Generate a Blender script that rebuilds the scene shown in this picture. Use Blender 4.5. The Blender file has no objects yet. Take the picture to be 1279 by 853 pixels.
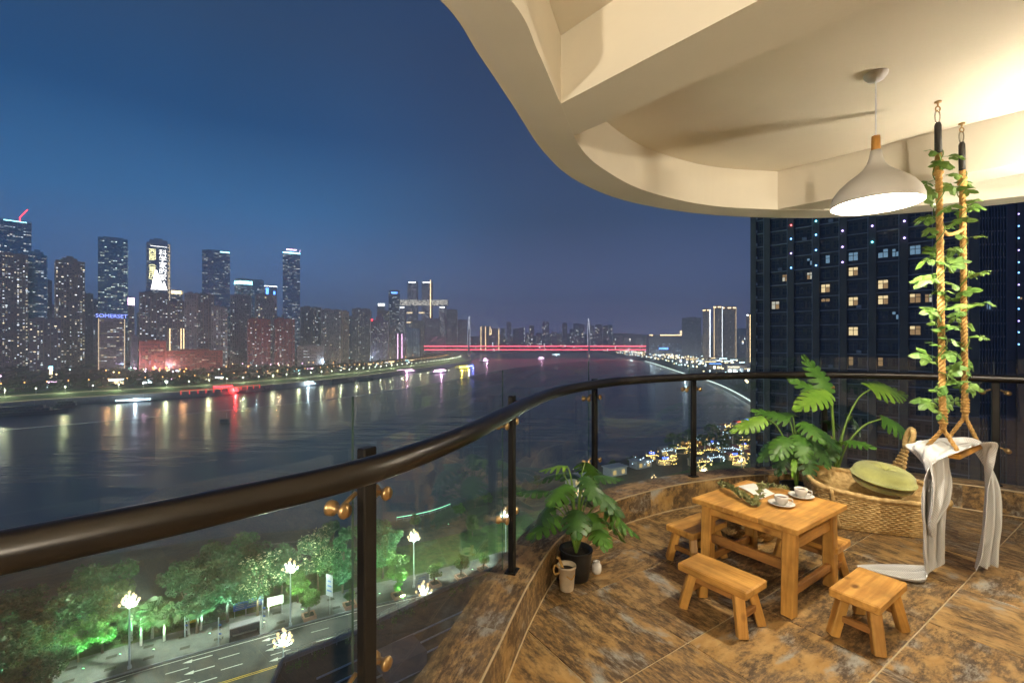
import bpy, bmesh, math, random
from mathutils import Vector, Matrix, noise
R = math.radians
rnd = random.Random(7)
S = bpy.context.scene
COL = S.collection

# ---------------------------------------------------------------- camera
F = 570.0                       # focal length in photograph pixels
CAMZ = 1.64
cam_d = bpy.data.cameras.new('camera')
cam_d.sensor_width = 36.0
cam_d.lens = 36.0 * F / 1279.0
cam_d.clip_start = 0.05
cam_d.clip_end = 20000.0
cam = bpy.data.objects.new('camera', cam_d)
COL.objects.link(cam)
cam.location = (0, 0, CAMZ)
cam.rotation_euler = (math.pi / 2, 0, 0)
S.camera = cam

# ---------------------------------------------------------------- night sky
SUN_EL, SUN_ROT = R(-4.0), R(250)
W = bpy.data.worlds.new('World')
S.world = W
W.use_nodes = True
wn, wl = W.node_tree.nodes, W.node_tree.links
wn.clear()
w_out = wn.new('ShaderNodeOutputWorld')
w_bg = wn.new('ShaderNodeBackground')
w_sky = wn.new('ShaderNodeTexSky')
w_sky.sky_type = 'NISHITA'
w_sky.sun_disc = False
w_sky.sun_elevation = SUN_EL
w_sky.sun_rotation = SUN_ROT
w_sky.altitude = 300
w_sky.dust_density = 2.0
w_tc = wn.new('ShaderNodeTexCoord')
w_sep = wn.new('ShaderNodeSeparateXYZ')
def sky_ramp(stops):
    n_ = wn.new('ShaderNodeValToRGB')
    el = n_.color_ramp.elements
    el[0].position, el[0].color = stops[0][0], (*stops[0][1], 1)
    el[1].position, el[1].color = stops[-1][0], (*stops[-1][1], 1)
    for p, c in stops[1:-1]:
        e = el.new(p)
        e.color = (*c, 1)
    wl.new(w_sep.outputs['Z'], n_.inputs[0])
    return n_
# the last light of dusk stands on the left (west), the right (east) side is greyer
w_west = sky_ramp(((0.0, (0.16, 0.27, 0.58)), (0.10, (0.105, 0.225, 0.52)), (0.24, (0.032, 0.170, 0.420)), (0.385, (0.009, 0.076, 0.222)), (0.52, (0.022, 0.062, 0.150)), (1.0, (0.012, 0.030, 0.080))))
w_east = sky_ramp(((0.0, (0.215, 0.215, 0.48)), (0.10, (0.100, 0.148, 0.325)), (0.25, (0.040, 0.078, 0.175)), (0.5, (0.028, 0.050, 0.120)), (1.0, (0.012, 0.028, 0.075))))
w_az = wn.new('ShaderNodeMapRange')
w_az.interpolation_type = 'SMOOTHSTEP'
w_az.inputs['From Min'].default_value = -0.55
w_az.inputs['From Max'].default_value = 0.15
w_mixs = wn.new('ShaderNodeMixRGB')
w_nz = wn.new('ShaderNodeTexNoise')
w_nz.inputs['Scale'].default_value = 2.2
w_nz.inputs['Detail'].default_value = 4
w_mr = wn.new('ShaderNodeMapRange')
w_mr.inputs['From Min'].default_value = 0.3
w_mr.inputs['From Max'].default_value = 0.7
w_mr.inputs['To Min'].default_value = 0.92
w_mr.inputs['To Max'].default_value = 1.08
w_mul = wn.new('ShaderNodeMixRGB')
w_mul.blend_type = 'MULTIPLY'
w_mul.inputs[0].default_value = 1.0
w_add = wn.new('ShaderNodeMixRGB')
w_add.blend_type = 'ADD'
w_add.inputs[0].default_value = 0.05
wl.new(w_tc.outputs['Generated'], w_sep.inputs[0])
wl.new(w_sep.outputs['X'], w_az.inputs['Value'])
wl.new(w_az.outputs[0], w_mixs.inputs[0])
wl.new(w_west.outputs[0], w_mixs.inputs[1])
wl.new(w_east.outputs[0], w_mixs.inputs[2])
wl.new(w_tc.outputs['Generated'], w_nz.inputs['Vector'])
wl.new(w_nz.outputs['Fac'], w_mr.inputs['Value'])
wl.new(w_mixs.outputs[0], w_mul.inputs[1])
wl.new(w_mr.outputs[0], w_mul.inputs[2])
wl.new(w_mul.outputs[0], w_add.inputs[1])
wl.new(w_sky.outputs[0], w_add.inputs[2])
wl.new(w_add.outputs[0], w_bg.inputs['Color'])
w_bg.inputs['Strength'].default_value = 0.84
wl.new(w_bg.outputs[0], w_out.inputs['Surface'])

# faint moonlight
sun_d = bpy.data.lights.new('moonlight', 'SUN')
sun_d.energy = 0.03
sun_d.angle = R(10)
sun_d.color = (0.75, 0.85, 1.0)
sun = bpy.data.objects.new('moonlight', sun_d)
COL.objects.link(sun)
sun.location = (0, 0, 400)
sun.rotation_euler = (R(40), 0, R(30))

# ---------------------------------------------------------------- render and exposure
S.view_settings.view_transform = 'Standard'
S.view_settings.look = 'None'
S.view_settings.exposure = 0.25
S.view_settings.gamma = 1.0
S.view_settings.use_curve_mapping = False
S.render.engine = 'CYCLES'
cy = S.cycles
cy.use_denoising = True
try:
    cy.denoiser = 'OPENIMAGEDENOISE'
    cy.denoising_input_passes = 'RGB_ALBEDO_NORMAL'
except Exception:
    pass
cy.max_bounces = 8
cy.diffuse_bounces = 3
cy.glossy_bounces = 3
cy.transmission_bounces = 4
cy.transparent_max_bounces = 24
cy.volume_bounces = 1
cy.sample_clamp_indirect = 4.0
cy.sample_clamp_direct = 0.0
cy.caustics_reflective = False
cy.caustics_refractive = False
cy.use_light_tree = True
cy.use_adaptive_sampling = True
cy.adaptive_threshold = 0.03

# ---------------------------------------------------------------- materials
def lin(c):
    return tuple(((v / 255.0) / 12.92 if v / 255.0 <= 0.04045 else ((v / 255.0 + 0.055) / 1.055) ** 2.4) for v in c)

def new_mat(name):
    m = bpy.data.materials.new(name)
    m.use_nodes = True
    nt = m.node_tree
    b = nt.nodes.get('Principled BSDF')
    return m, nt, b

def pmat(name, col, rough=0.6, metal=0.0, var=0.15, scale=4.0, bump=0.0, bscale=None, stretch=(1, 1, 1), spec=0.5, coat=0.0, col2=None, detail=5, rand=False, sheen=0.0, transl=0.0):
    m, nt, b = new_mat(name)
    N, L = nt.nodes, nt.links
    tc = N.new('ShaderNodeTexCoord')
    mp = N.new('ShaderNodeMapping')
    mp.inputs['Scale'].default_value = stretch
    L.new(tc.outputs['Object'], mp.inputs['Vector'])
    vec = mp.outputs['Vector']
    if rand:
        oi = N.new('ShaderNodeObjectInfo')
        sc = N.new('ShaderNodeVectorMath')
        sc.operation = 'SCALE'
        sc.inputs[0].default_value = (37.0, 53.0, 71.0)
        L.new(oi.outputs['Random'], sc.inputs['Scale'])
        ad = N.new('ShaderNodeVectorMath')
        L.new(mp.outputs['Vector'], ad.inputs[0])
        L.new(sc.outputs[0], ad.inputs[1])
        vec = ad.outputs[0]
    nz = N.new('ShaderNodeTexNoise')
    nz.inputs['Scale'].default_value = scale
    nz.inputs['Detail'].default_value = detail
    nz.inputs['Roughness'].default_value = 0.6
    L.new(vec, nz.inputs['Vector'])
    rp = N.new('ShaderNodeValToRGB')
    rp.color_ramp.elements[0].position = 0.32
    rp.color_ramp.elements[1].position = 0.68
    c2 = col2 if col2 else tuple(min(1, v * (1 + var)) for v in col)
    c1 = col if col2 else tuple(v * (1 - var) for v in col)
    rp.color_ramp.elements[0].color = (*c1, 1)
    rp.color_ramp.elements[1].color = (*c2, 1)
    L.new(nz.outputs['Fac'], rp.inputs[0])
    L.new(rp.outputs[0], b.inputs['Base Color'])
    b.inputs['Roughness'].default_value = rough
    b.inputs['Metallic'].default_value = metal
    b.inputs['Specular IOR Level'].default_value = spec
    if coat:
        b.inputs['Coat Weight'].default_value = coat
    if sheen:
        b.inputs['Sheen Weight'].default_value = sheen
    rr = N.new('ShaderNodeMapRange')
    rr.inputs['To Min'].default_value = max(0.03, rough - (0.1 if scale < 50 else .02))
    rr.inputs['To Max'].default_value = min(1, rough + 0.1)
    L.new(nz.outputs['Fac'], rr.inputs['Value'])
    L.new(rr.outputs[0], b.inputs['Roughness'])
    if bump:
        n2 = N.new('ShaderNodeTexNoise')
        n2.inputs['Scale'].default_value = bscale or scale * 4
        n2.inputs['Detail'].default_value = 4
        L.new(vec, n2.inputs['Vector'])
        bp = N.new('ShaderNodeBump')
        bp.inputs['Strength'].default_value = bump
        bp.inputs['Distance'].default_value = 0.01
        L.new(n2.outputs['Fac'], bp.inputs['Height'])
        L.new(bp.outputs[0], b.inputs['Normal'])
    if transl:
        tr = N.new('ShaderNodeBsdfTranslucent')
        L.new(rp.outputs[0], tr.inputs['Color'])
        mx = N.new('ShaderNodeMixShader')
        mx.inputs[0].default_value = transl
        out = N.get('Material Output')
        L.new(b.outputs[0], mx.inputs[1])
        L.new(tr.outputs[0], mx.inputs[2])
        L.new(mx.outputs[0], out.inputs['Surface'])
    return m

def emat(name, col, strength, sample=False):
    m, nt, b = new_mat(name)
    nt.nodes.remove(b)
    e = nt.nodes.new('ShaderNodeEmission')
    e.inputs['Color'].default_value = (*col, 1)
    e.inputs['Strength'].default_value = strength
    nt.links.new(e.outputs[0], nt.nodes['Material Output'].inputs['Surface'])
    m.cycles.emission_sampling = 'FRONT' if sample else 'NONE'
    return m

M = {}
ORD = ['first', 'second', 'third', 'fourth', 'fifth', 'sixth', 'seventh', 'eighth', 'ninth', 'tenth', 'eleventh', 'twelfth', 'thirteenth', 'fourteenth', 'fifteenth', 'sixteenth', 'seventeenth', 'eighteenth', 'nineteenth', 'twentieth']
ORD += ['twenty-' + w for w in ORD[:9]] + ['thirtieth'] + ['thirty-' + w for w in ORD[:9]] + ['fortieth']
# far city
M['resi'] = pmat('residential_facade', (0.55, 0.50, 0.52), 0.8, scale=0.05, var=0.2)
M['beige'] = pmat('beige_facade', (0.58, 0.47, 0.38), 0.8, scale=0.05, var=0.2)
M['dark'] = pmat('dark_facade', (0.32, 0.30, 0.35), 0.6, scale=0.05, var=0.2)
M['redbrick'] = pmat('red_facade', (0.52, 0.18, 0.17), 0.8, scale=0.05, var=0.2)
M['blue'] = pmat('blue_curtain_wall', (0.26, 0.40, 0.52), 0.22, 0.75, scale=0.05, var=0.25)
M['teal'] = pmat('teal_curtain_wall', (0.20, 0.46, 0.55), 0.22, 0.75, scale=0.05, var=0.25)
M['violet'] = pmat('mauve_facade', (0.46, 0.36, 0.50), 0.8, scale=0.05, var=0.2)
M['white'] = pmat('pale_facade', (0.55, 0.54, 0.56), 0.8, scale=0.05, var=0.15)
M['concrete'] = pmat('concrete', (0.30, 0.29, 0.28), 0.85, scale=0.3, var=0.2)
M['roof_grey'] = pmat('roof_grey', (0.16, 0.16, 0.17), 0.85, scale=0.2, var=0.2)
M['dark_glass'] = pmat('dark_window_glass', (0.14, 0.17, 0.22), 0.15, 0.6, scale=0.3, var=0.3)
def win_mat():
    m, nt, b = new_mat('lit_window')
    nt.nodes.remove(b)
    a = nt.nodes.new('ShaderNodeAttribute')
    a.attribute_name = 'Col'
    e = nt.nodes.new('ShaderNodeEmission')
    e.inputs['Strength'].default_value = 1.0
    nt.links.new(a.outputs['Color'], e.inputs['Color'])
    nt.links.new(e.outputs[0], nt.nodes['Material Output'].inputs['Surface'])
    m.cycles.emission_sampling = 'NONE'
    return m
M['lit'] = win_mat()
M['strip_warm'] = emat('warm_light_strip', (1.0, 0.72, 0.36), 4.0, True)
M['strip_white'] = emat('white_light_strip', (0.85, 0.95, 1.0), 4.5, True)
M['strip_cyan'] = emat('cyan_light_strip', (0.30, 0.85, 1.0), 6.0, True)
M['strip_gold'] = emat('gold_light_strip', (1.0, 0.78, 0.45), 2.0, True)
M['strip_blue'] = emat('blue_light_strip', (0.10, 0.30, 1.0), 4.5, True)
M['led_red'] = emat('red_light', (1.0, 0.03, 0.04), 9.0, True)
M['led_red_dim'] = emat('dim_red_light', (1.0, 0.05, 0.05), 1.0, True)
M['quay_line'] = emat('quay_streak_glow', (1.0, 0.86, 0.42), .55)
M['bridge_red'] = emat('bridge_red_light', (1.0, 0.085, 0.13), 6.0, True)
M['sign_blue'] = emat('blue_sign_light', (0.25, 0.32, 1.0), 3.0)
M['led_white'] = emat('white_led_letters', (1.0, 0.97, 0.92), 3.6)
M['led_yellow'] = emat('yellow_led_letters', (1.0, 0.93, 0.45), 3.0)
M['lamp_white'] = emat('promenade_lamp', (0.93, 1.0, 0.72), 14)
M['lamp_orange'] = emat('sodium_lamp', (1.0, 0.46, 0.12), 5)
M['lamp_warm'] = emat('warm_bulb', (1.0, 0.78, 0.42), 4.0)
M['lamp_cool'] = emat('cool_bulb', (0.70, 0.95, 1.0), 4.0)
M['boat_yellow'] = emat('yellow_boat_light', (1.0, 0.80, 0.08), 8.0, True)
M['boat_pink'] = emat('pink_boat_light', (1.0, 0.60, 0.88), 6.0, True)
M['boat_blue'] = emat('blue_boat_light', (0.12, 0.20, 1.0), 14.0, True)
M['boat_white'] = emat('white_boat_light', (0.70, 0.95, 1.0), 6.0, True)
M['trail'] = emat('lit_railing', (0.85, 1.0, 0.92), 1.6)
M['hull'] = pmat('boat_hull', (0.10, 0.11, 0.13), 0.6, scale=0.3)
M['hull_white'] = pmat('boat_white', (0.55, 0.56, 0.60), 0.6, scale=0.3)
M['pylon'] = pmat('bridge_pylon', (0.60, 0.58, 0.62), 0.7, scale=0.05)
M['bridge_steel'] = pmat('bridge_steel', (0.42, 0.14, 0.13), 0.6, scale=0.1)
# ground
M['asphalt'] = pmat('asphalt', (0.045, 0.048, 0.050), 0.75, scale=0.35, var=0.3, bump=0.3, bscale=8)
M['paving'] = pmat('paving', (0.17, 0.18, 0.18), 0.75, scale=0.5, var=0.2, bump=0.2, bscale=5)
M['grass'] = pmat('grass', (0.055, 0.11, 0.025), 0.95, scale=0.6, var=0.4, bump=0.6, bscale=4)
M['greenbank'] = pmat('grassy_embankment', (0.07, 0.13, 0.045), 0.95, scale=0.05, var=0.45)
M['soil'] = pmat('bank_earth', (0.06, 0.06, 0.05), 0.95, scale=0.03, var=0.35)
M['paint'] = pmat('road_paint', (0.72, 0.72, 0.68), 0.7, scale=2.0, var=0.15)
M['planter'] = pmat('planter_brick', (0.42, 0.24, 0.18), 0.8, scale=2, var=0.15)
M['steel'] = pmat('galvanised_steel', (0.50, 0.52, 0.54), 0.45, 0.7, scale=3)
M['board_blue'] = pmat('blue_board', (0.04, 0.12, 0.42), 0.5, scale=2)
M['board_yellow'] = pmat('yellow_board', (0.80, 0.50, 0.03), 0.5, scale=2)
M['board_white'] = pmat('white_board', (0.30, 0.32, 0.36), 0.5, scale=2)
M['trunk'] = pmat('bark', (0.13, 0.10, 0.075), 0.9, scale=3, var=0.3, bump=0.5)
M['trunk_white'] = pmat('whitewashed_trunk', (0.62, 0.62, 0.58), 0.9, scale=3, var=0.15)
M['leaf_a'] = pmat('broadleaf', (0.045, 0.125, 0.050), 0.6, scale=0.6, var=0.5, transl=0.25, rand=True)
M['leaf_b'] = pmat('broadleaf_light', (0.085, 0.185, 0.040), 0.6, scale=0.6, var=0.45, transl=0.25, rand=True)
M['leaf_c'] = pmat('palm_leaf', (0.080, 0.165, 0.065), 0.55, scale=0.6, var=0.4, transl=0.2, rand=True)
M['leaf_d'] = pmat('olive_leaf', (0.095, 0.130, 0.038), 0.6, scale=0.6, var=0.4, transl=0.2, rand=True)
M['flower'] = pmat('pale_blossom', (0.60, 0.60, 0.36), 0.7, scale=2, var=0.2, transl=0.2)
M['wood_far'] = pmat('far_foliage', (0.035, 0.060, 0.030), 0.9, scale=0.08, var=0.5)
M['globe'] = emat('street_lamp_globe', (1.0, 0.70, 0.34), 1.5)
M['pole'] = pmat('lamp_pole', (0.62, 0.68, 0.74), 0.45, 0.2, scale=2)

# ---------------------------------------------------------------- helpers
def link(o, parent=None):
    COL.objects.link(o)
    if parent is not None:
        o.parent = parent
    return o

def tag(o, label=None, cat=None, group=None, kind=None):
    if label: o['label'] = label
    if cat: o['category'] = cat
    if group: o['group'] = group
    if kind: o['kind'] = kind
    return o

def thing(name, label, cat, loc=(0, 0, 0), rz=0.0, group=None):
    o = bpy.data.objects.new(name, None)
    o.empty_display_size = 0.1
    COL.objects.link(o)
    o.location = loc
    o.rotation_euler = (0, 0, rz)
    return tag(o, label, cat, group)

def copy_tree(o, parent=None):
    c = o.copy()
    COL.objects.link(c)
    c.parent = parent
    for ch in o.children:
        copy_tree(ch, c)
    return c

class MB:
    """collects faces; build() links them as one mesh object"""
    def __init__(s):
        s.v, s.f, s.m, s.c = [], [], [], []
    def add(s, vs, fs, mi=0, col=None):
        o = len(s.v)
        s.v.extend([tuple(p) for p in vs])
        for f in fs:
            s.f.append(tuple(i + o for i in f))
            s.m.append(mi)
            s.c.append(col)
        return s
    def quad(s, a, b, c, d, mi=0, col=None):
        return s.add((a, b, c, d), ((0, 1, 2, 3),), mi, col)
    def box(s, c, size, rz=0.0, mi=0, mat=None, bevel=0.0):
        x, y, z = size[0] / 2, size[1] / 2, size[2] / 2
        if bevel > 0:
            b = min(bevel, x * .9, y * .9, z * .9)
            vs = []
            for sz in (-1, 1):
                for sx, sy in ((-1, -1), (1, -1), (1, 1), (-1, 1)):
                    vs.append((sx * (x - b), sy * (y - b), sz * z))
                    vs.append((sx * x, sy * (y - b), sz * (z - b)))
                    vs.append((sx * (x - b), sy * y, sz * (z - b)))
            bm = bmesh.new()
            for p in vs: bm.verts.new(p)
            bmesh.ops.convex_hull(bm, input=bm.verts)
            bm.verts.ensure_lookup_table()
            for i, vv in enumerate(bm.verts): vv.index = i
            pv = [vv.co.copy() for vv in bm.verts]
            fs = [tuple(q.index for q in f.verts) for f in bm.faces]
            bm.free()
        else:
            pv = [Vector((sx * x, sy * y, sz * z)) for sz in (-1, 1) for sx, sy in ((-1, -1), (1, -1), (1, 1), (-1, 1))]
            fs = [(3, 2, 1, 0), (4, 5, 6, 7), (0, 1, 5, 4), (1, 2, 6, 5), (2, 3, 7, 6), (3, 0, 4, 7)]
        if mat is None:
            mat = Matrix.Translation(c) @ Matrix.Rotation(rz, 4, 'Z')
        return s.add([mat @ p for p in pv], fs, mi)
    def beam(s, a, b, w, h, mi=0, bevel=0.0, up=(0, 0, 1)):
        a, b = Vector(a), Vector(b)
        d = b - a
        L = d.length
        z = d.normalized()
        u = Vector(up)
        x = u.cross(z)
        if x.length < 1e-4:
            x = Vector((1, 0, 0))
        x.normalize()
        y = z.cross(x)
        m = Matrix(((x.x, y.x, z.x, 0), (x.y, y.y, z.y, 0), (x.z, y.z, z.z, 0), (0, 0, 0, 1)))
        m = Matrix.Translation((a + b) / 2) @ m
        return s.box((0, 0, 0), (w, h, L), mi=mi, mat=m, bevel=bevel)
    def tube(s, pts, r, n=8, mi=0, caps=True, rfun=None):
        pts = [Vector(p) for p in pts]
        k = len(pts)
        rs = list(r) if hasattr(r, '__len__') else [r] * k
        prev = None
        vs, fs = [], []
        for i, p in enumerate(pts):
            t = (pts[min(i + 1, k - 1)] - pts[max(i - 1, 0)]).normalized()
            if prev is None:
                a = Vector((0, 0, 1)) if abs(t.z) < 0.9 else Vector((1, 0, 0))
                x = t.cross(a).normalized()
            else:
                x = prev - t * prev.dot(t)
                x = x.normalized() if x.length > 1e-6 else t.orthogonal().normalized()
            prev = x
            y = t.cross(x)
            for j in range(n):
                an = 2 * math.pi * j / n
                rr = rs[i] if rfun is None else rfun(i, j, rs[i])
                vs.append(p + (x * math.cos(an) + y * math.sin(an)) * rr)
        for i in range(k - 1):
            for j in range(n):
                a, b = i * n + j, i * n + (j + 1) % n
                fs.append((a, b, b + n, a + n))
        if caps:
            fs.append(tuple(reversed(range(n))))
            fs.append(tuple(range((k - 1) * n, k * n)))
        return s.add(vs, fs, mi)
    def lathe(s, prof, n=24, c=(0, 0, 0), mi=0, mat=None):
        vs, fs = [], []
        for r, z in prof:
            for j in range(n):
                a = 2 * math.pi * j / n
                vs.append(Vector((r * math.cos(a), r * math.sin(a), z)))
        for i in range(len(prof) - 1):
            for j in range(n):
                a, b = i * n + j, i * n + (j + 1) % n
                fs.append((a, b, b + n, a + n))
        if mat is None:
            mat = Matrix.Translation(c)
        return s.add([mat @ p for p in vs], fs, mi)
    def sphere(s, c, r, nu=10, nv=6, mi=0, sc=(1, 1, 1)):
        vs, fs = [], []
        for i in range(1, nv):
            ph = math.pi * i / nv
            for j in range(nu):
                a = 2 * math.pi * j / nu
                vs.append((c[0] + r * sc[0] * math.sin(ph) * math.cos(a), c[1] + r * sc[1] * math.sin(ph) * math.sin(a), c[2] + r * sc[2] * math.cos(ph)))
        top, bot = len(vs), len(vs) + 1
        vs += [(c[0], c[1], c[2] + r * sc[2]), (c[0], c[1], c[2] - r * sc[2])]
        for i in range(nv - 2):
            for j in range(nu):
                a, b = i * nu + j, i * nu + (j + 1) % nu
                fs.append((a, a + nu, b + nu, b))
        for j in range(nu):
            fs.append((top, j, (j + 1) % nu))
            k = (nv - 2) * nu
            fs.append((bot, k + (j + 1) % nu, k + j))
        return s.add(vs, fs, mi)
    def prism(s, poly, z0, z1, mi=0):
        n = len(poly)
        vs = [(x, y, z0) for x, y in poly] + [(x, y, z1) for x, y in poly]
        fs = [tuple(reversed(range(n))), tuple(range(n, 2 * n))] + [(i, (i + 1) % n, n + (i + 1) % n, n + i) for i in range(n)]
        return s.add(vs, fs, mi)
    def mesh(s, name, mats, smooth=False):
        me = bpy.data.meshes.new(name)
        me.from_pydata(s.v, [], s.f)
        mats = mats if isinstance(mats, (list, tuple)) else [mats]
        for m in mats:
            me.materials.append(M[m] if isinstance(m, str) else m)
        if len(mats) > 1:
            me.polygons.foreach_set('material_index', s.m)
        if any(c is not None for c in s.c):
            at = me.attributes.new('Col', 'FLOAT_COLOR', 'FACE')
            buf = []
            for c in s.c:
                buf.extend((c[0], c[1], c[2], 1.0) if c else (0, 0, 0, 1))
            at.data.foreach_set('color', buf)
        if smooth:
            me.polygons.foreach_set('use_smooth', [True] * len(me.polygons))
        me.update()
        return me
    def build(s, name, mats, parent=None, smooth=False, loc=None):
        o = bpy.data.objects.new(name, s.mesh(name, mats, smooth))
        link(o, parent)
        if loc is not None:
            o.location = loc
        return o

def inst(name, me, parent=None, loc=(0, 0, 0), rot=(0, 0, 0), sc=(1, 1, 1)):
    o = bpy.data.objects.new(name, me)
    link(o, parent)
    o.location, o.rotation_euler, o.scale = loc, rot, sc
    return o

def px(x, y, z):
    """ground point (X, Y) seen at photograph pixel (x, y) on the level z"""
    Y = (CAMZ - z) * F / (y - 426.5)
    return ((x - 639.5) / F * Y, Y)

def spline(pts, n=8):
    """Catmull-Rom through points"""
    P = [Vector(p) for p in pts]
    P = [P[0] * 2 - P[1]] + P + [P[-1] * 2 - P[-2]]
    out = []
    for i in range(1, len(P) - 2):
        a, b, c, d = P[i - 1], P[i], P[i + 1], P[i + 2]
        for k in range(n):
            t = k / n
            out.append(0.5 * ((2 * b) + (c - a) * t + (2 * a - 5 * b + 4 * c - d) * t * t + (3 * b - a - 3 * c + d) * t ** 3))
    out.append(P[-2])
    return out

def offset(path, d):
    """offset a 2D path to its left by d"""
    out = []
    n = len(path)
    for i, p in enumerate(path):
        t = (path[min(i + 1, n - 1)] - path[max(i - 1, 0)])
        t = Vector((t[0], t[1])).normalized()
        out.append(Vector((p[0] - t.y * d, p[1] + t.x * d)))
    return out

def resample(path, step):
    out = [path[0].copy()]
    acc = 0.0
    for i in range(len(path) - 1):
        a, b = path[i], path[i + 1]
        L = (b - a).length
        while acc + L >= step and L > 1e-9:
            t = (step - acc) / L
            a = a + (b - a) * t
            out.append(a.copy())
            L = (b - a).length
            acc = 0.0
        acc += L
    return out
# ================================================================ THE SETTING: river, banks, hills
WZ = -70.0      # water level
GZ = -54.3      # street level below the balcony

def water_mat():
    m, nt, b = new_mat('river_water')
    N, L = nt.nodes, nt.links
    b.inputs['Base Color'].default_value = (0.085, 0.105, 0.135, 1)
    b.inputs['Roughness'].default_value = 0.27
    b.inputs['IOR'].default_value = 1.33
    tc = N.new('ShaderNodeTexCoord')
    prev = None
    for sc, st, amt in (((0.010, 0.045, 1), 1.0, 1.6), ((0.05, 0.22, 1), 1.0, 0.28)):
        mp = N.new('ShaderNodeMapping')
        mp.inputs['Scale'].default_value = sc
        mp.inputs['Rotation'].default_value = (0, 0, R(14))
        nz = N.new('ShaderNodeTexNoise')
        nz.inputs['Scale'].default_value = 1.0
        nz.inputs['Detail'].default_value = 3
        L.new(tc.outputs['Object'], mp.inputs['Vector'])
        L.new(mp.outputs[0], nz.inputs['Vector'])
        bp = N.new('ShaderNodeBump')
        bp.inputs['Strength'].default_value = 0.55
        bp.inputs['Distance'].default_value = amt
        L.new(nz.outputs['Fac'], bp.inputs['Height'])
        if prev is not None:
            L.new(prev, bp.inputs['Normal'])
        prev = bp.outputs[0]
    L.new(prev, b.inputs['Normal'])
    return m
M['water'] = water_mat()
river = MB().quad((-4000, -300, WZ), (4000, -300, WZ), (4000, 4200, WZ), (-4000, 4200, WZ)).build('river', 'water')
tag(river, kind='structure')

def strip(name, pa, za, pb, zb, mat):
    b = MB()
    n = len(pa)
    vs = [(p[0], p[1], za) for p in pa] + [(p[0], p[1], zb) for p in pb]
    b.add(vs, [(i, i + 1, n + i + 1, n + i) for i in range(n - 1)])
    o = b.build(name, mat)
    return tag(o, kind='structure')

Lpts = [(-700, 150), (-640, 300), (-575, 410), (-533, 475), (-499, 517), (-438, 567), (-400, 600), (-372, 648), (-318, 756), (-274, 869), (-245, 996), (-185, 1237), (-150, 1512), (-160, 1800), (-215, 2300), (-300, 2900), (-420, 3600)]
Lsh = spline(Lpts, 6)
def Lo(d): return offset(Lsh, d)
strip('quay_wall', Lsh, WZ - 2, Lo(1.5), -62.5, 'concrete')
strip('quay_promenade', Lo(1.5), -62.5, Lo(12), -62.3, 'paving')
strip('lower_embankment', Lo(12), -62.3, Lo(34), -59.5, 'greenbank')
strip('upper_promenade', Lo(34), -59.4, Lo(42), -59.3, 'paving')
strip('upper_embankment', Lo(42), -59.3, Lo(66), -57.2, 'greenbank')
strip('riverside_road', Lo(66), -57.2, Lo(90), -57.0, 'asphalt')
strip('far_bank_ground', Lo(90), -57.0, Lo(330), -52.0, 'soil')
big = [Vector((p[0] - 260, p[1] + 900)) for p in Lo(330)]
strip('far_bank_hillside', Lo(330), -52.0, [Vector((p[0] - 1800, p[1] + 900)) for p in Lo(330)], 20.0, 'soil')

Rpts = [(-400, -60), (-190, 110), (-115, 158), (-47, 178), (-27, 195), (0, 222), (35, 249), (72, 274), (123, 305), (172, 337), (215, 395), (262, 500), (325, 729), (360, 960), (455, 1571), (490, 2149), (540, 2900), (640, 3600)]
Rsh = spline(Rpts, 6)
def Ro(d): return offset(Rsh, -d)
strip('near_bank_revetment', Rsh, WZ - 1, Ro(7), -65.6, 'concrete')
strip('riverside_lane', Ro(7), -65.6, Ro(17), -65.5, 'asphalt')
strip('near_bank_slope', Ro(17), -65.5, Ro(44), -54.9, 'soil')
b = MB()
poly = Ro(44)
vs = [(p[0], p[1], -54.9) for p in poly] + [(4800, 3600, -54.9), (4800, -300, -54.9)]
b.add(vs, [tuple(range(len(vs)))])
nb = b.build('near_bank_ground', 'soil')
bm = bmesh.new(); bm.from_mesh(nb.data); bmesh.ops.triangulate(bm, faces=bm.faces); bm.normal_update()
bm.to_mesh(nb.data); bm.free()
tag(nb, kind='structure')

# hills behind the far city
def ridge(name, Y, x0, x1, zmax, seed, base=-60):
    b = MB()
    n = 60
    top = []
    for i in range(n + 1):
        x = x0 + (x1 - x0) * i / n
        h = zmax * (0.45 + 0.75 * noise.noise(Vector((i * 0.13, seed, 0))) + 0.12 * noise.noise(Vector((i * 0.6, seed, 3))))
        h *= min(1, 6 * i / n, 6 * (1 - i / n) + 0.05)
        top.append((x, max(h, base + 5)))
    vs = []
    for x, h in top:
        vs += [(x, Y - 500, base), (x, Y - 200, (h + base) * 0.55 - 5), (x, Y, h), (x, Y + 700, base)]
    fs = []
    for i in range(n):
        for k in range(3):
            a = i * 4 + k
            fs.append((a, a + 4, a + 5, a + 1))
    o = b.add(vs, fs).build(name, 'wood_far', smooth=True)
    return tag(o, kind='structure')
ridge('hills', 3500, -2600, 3600, 105, 1.7)
ridge('distant_hills', 3750, -3200, 4200, 120, 6.1)

# ================================================================ THE FAR CITY
COOL = [(0.75, 0.88, 1.0), (0.85, 0.95, 1.0), (1.0, 0.95, 0.85)]
WARM = [(1.0, 0.78, 0.45), (1.0, 0.88, 0.62), (1.0, 0.93, 0.8)]
MIX = [(1.0, 0.82, 0.52), (0.9, 0.95, 1.0), (0.8, 0.95, 0.95), (1.0, 0.9, 0.7), (0.75, 0.85, 1.0)]

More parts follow.
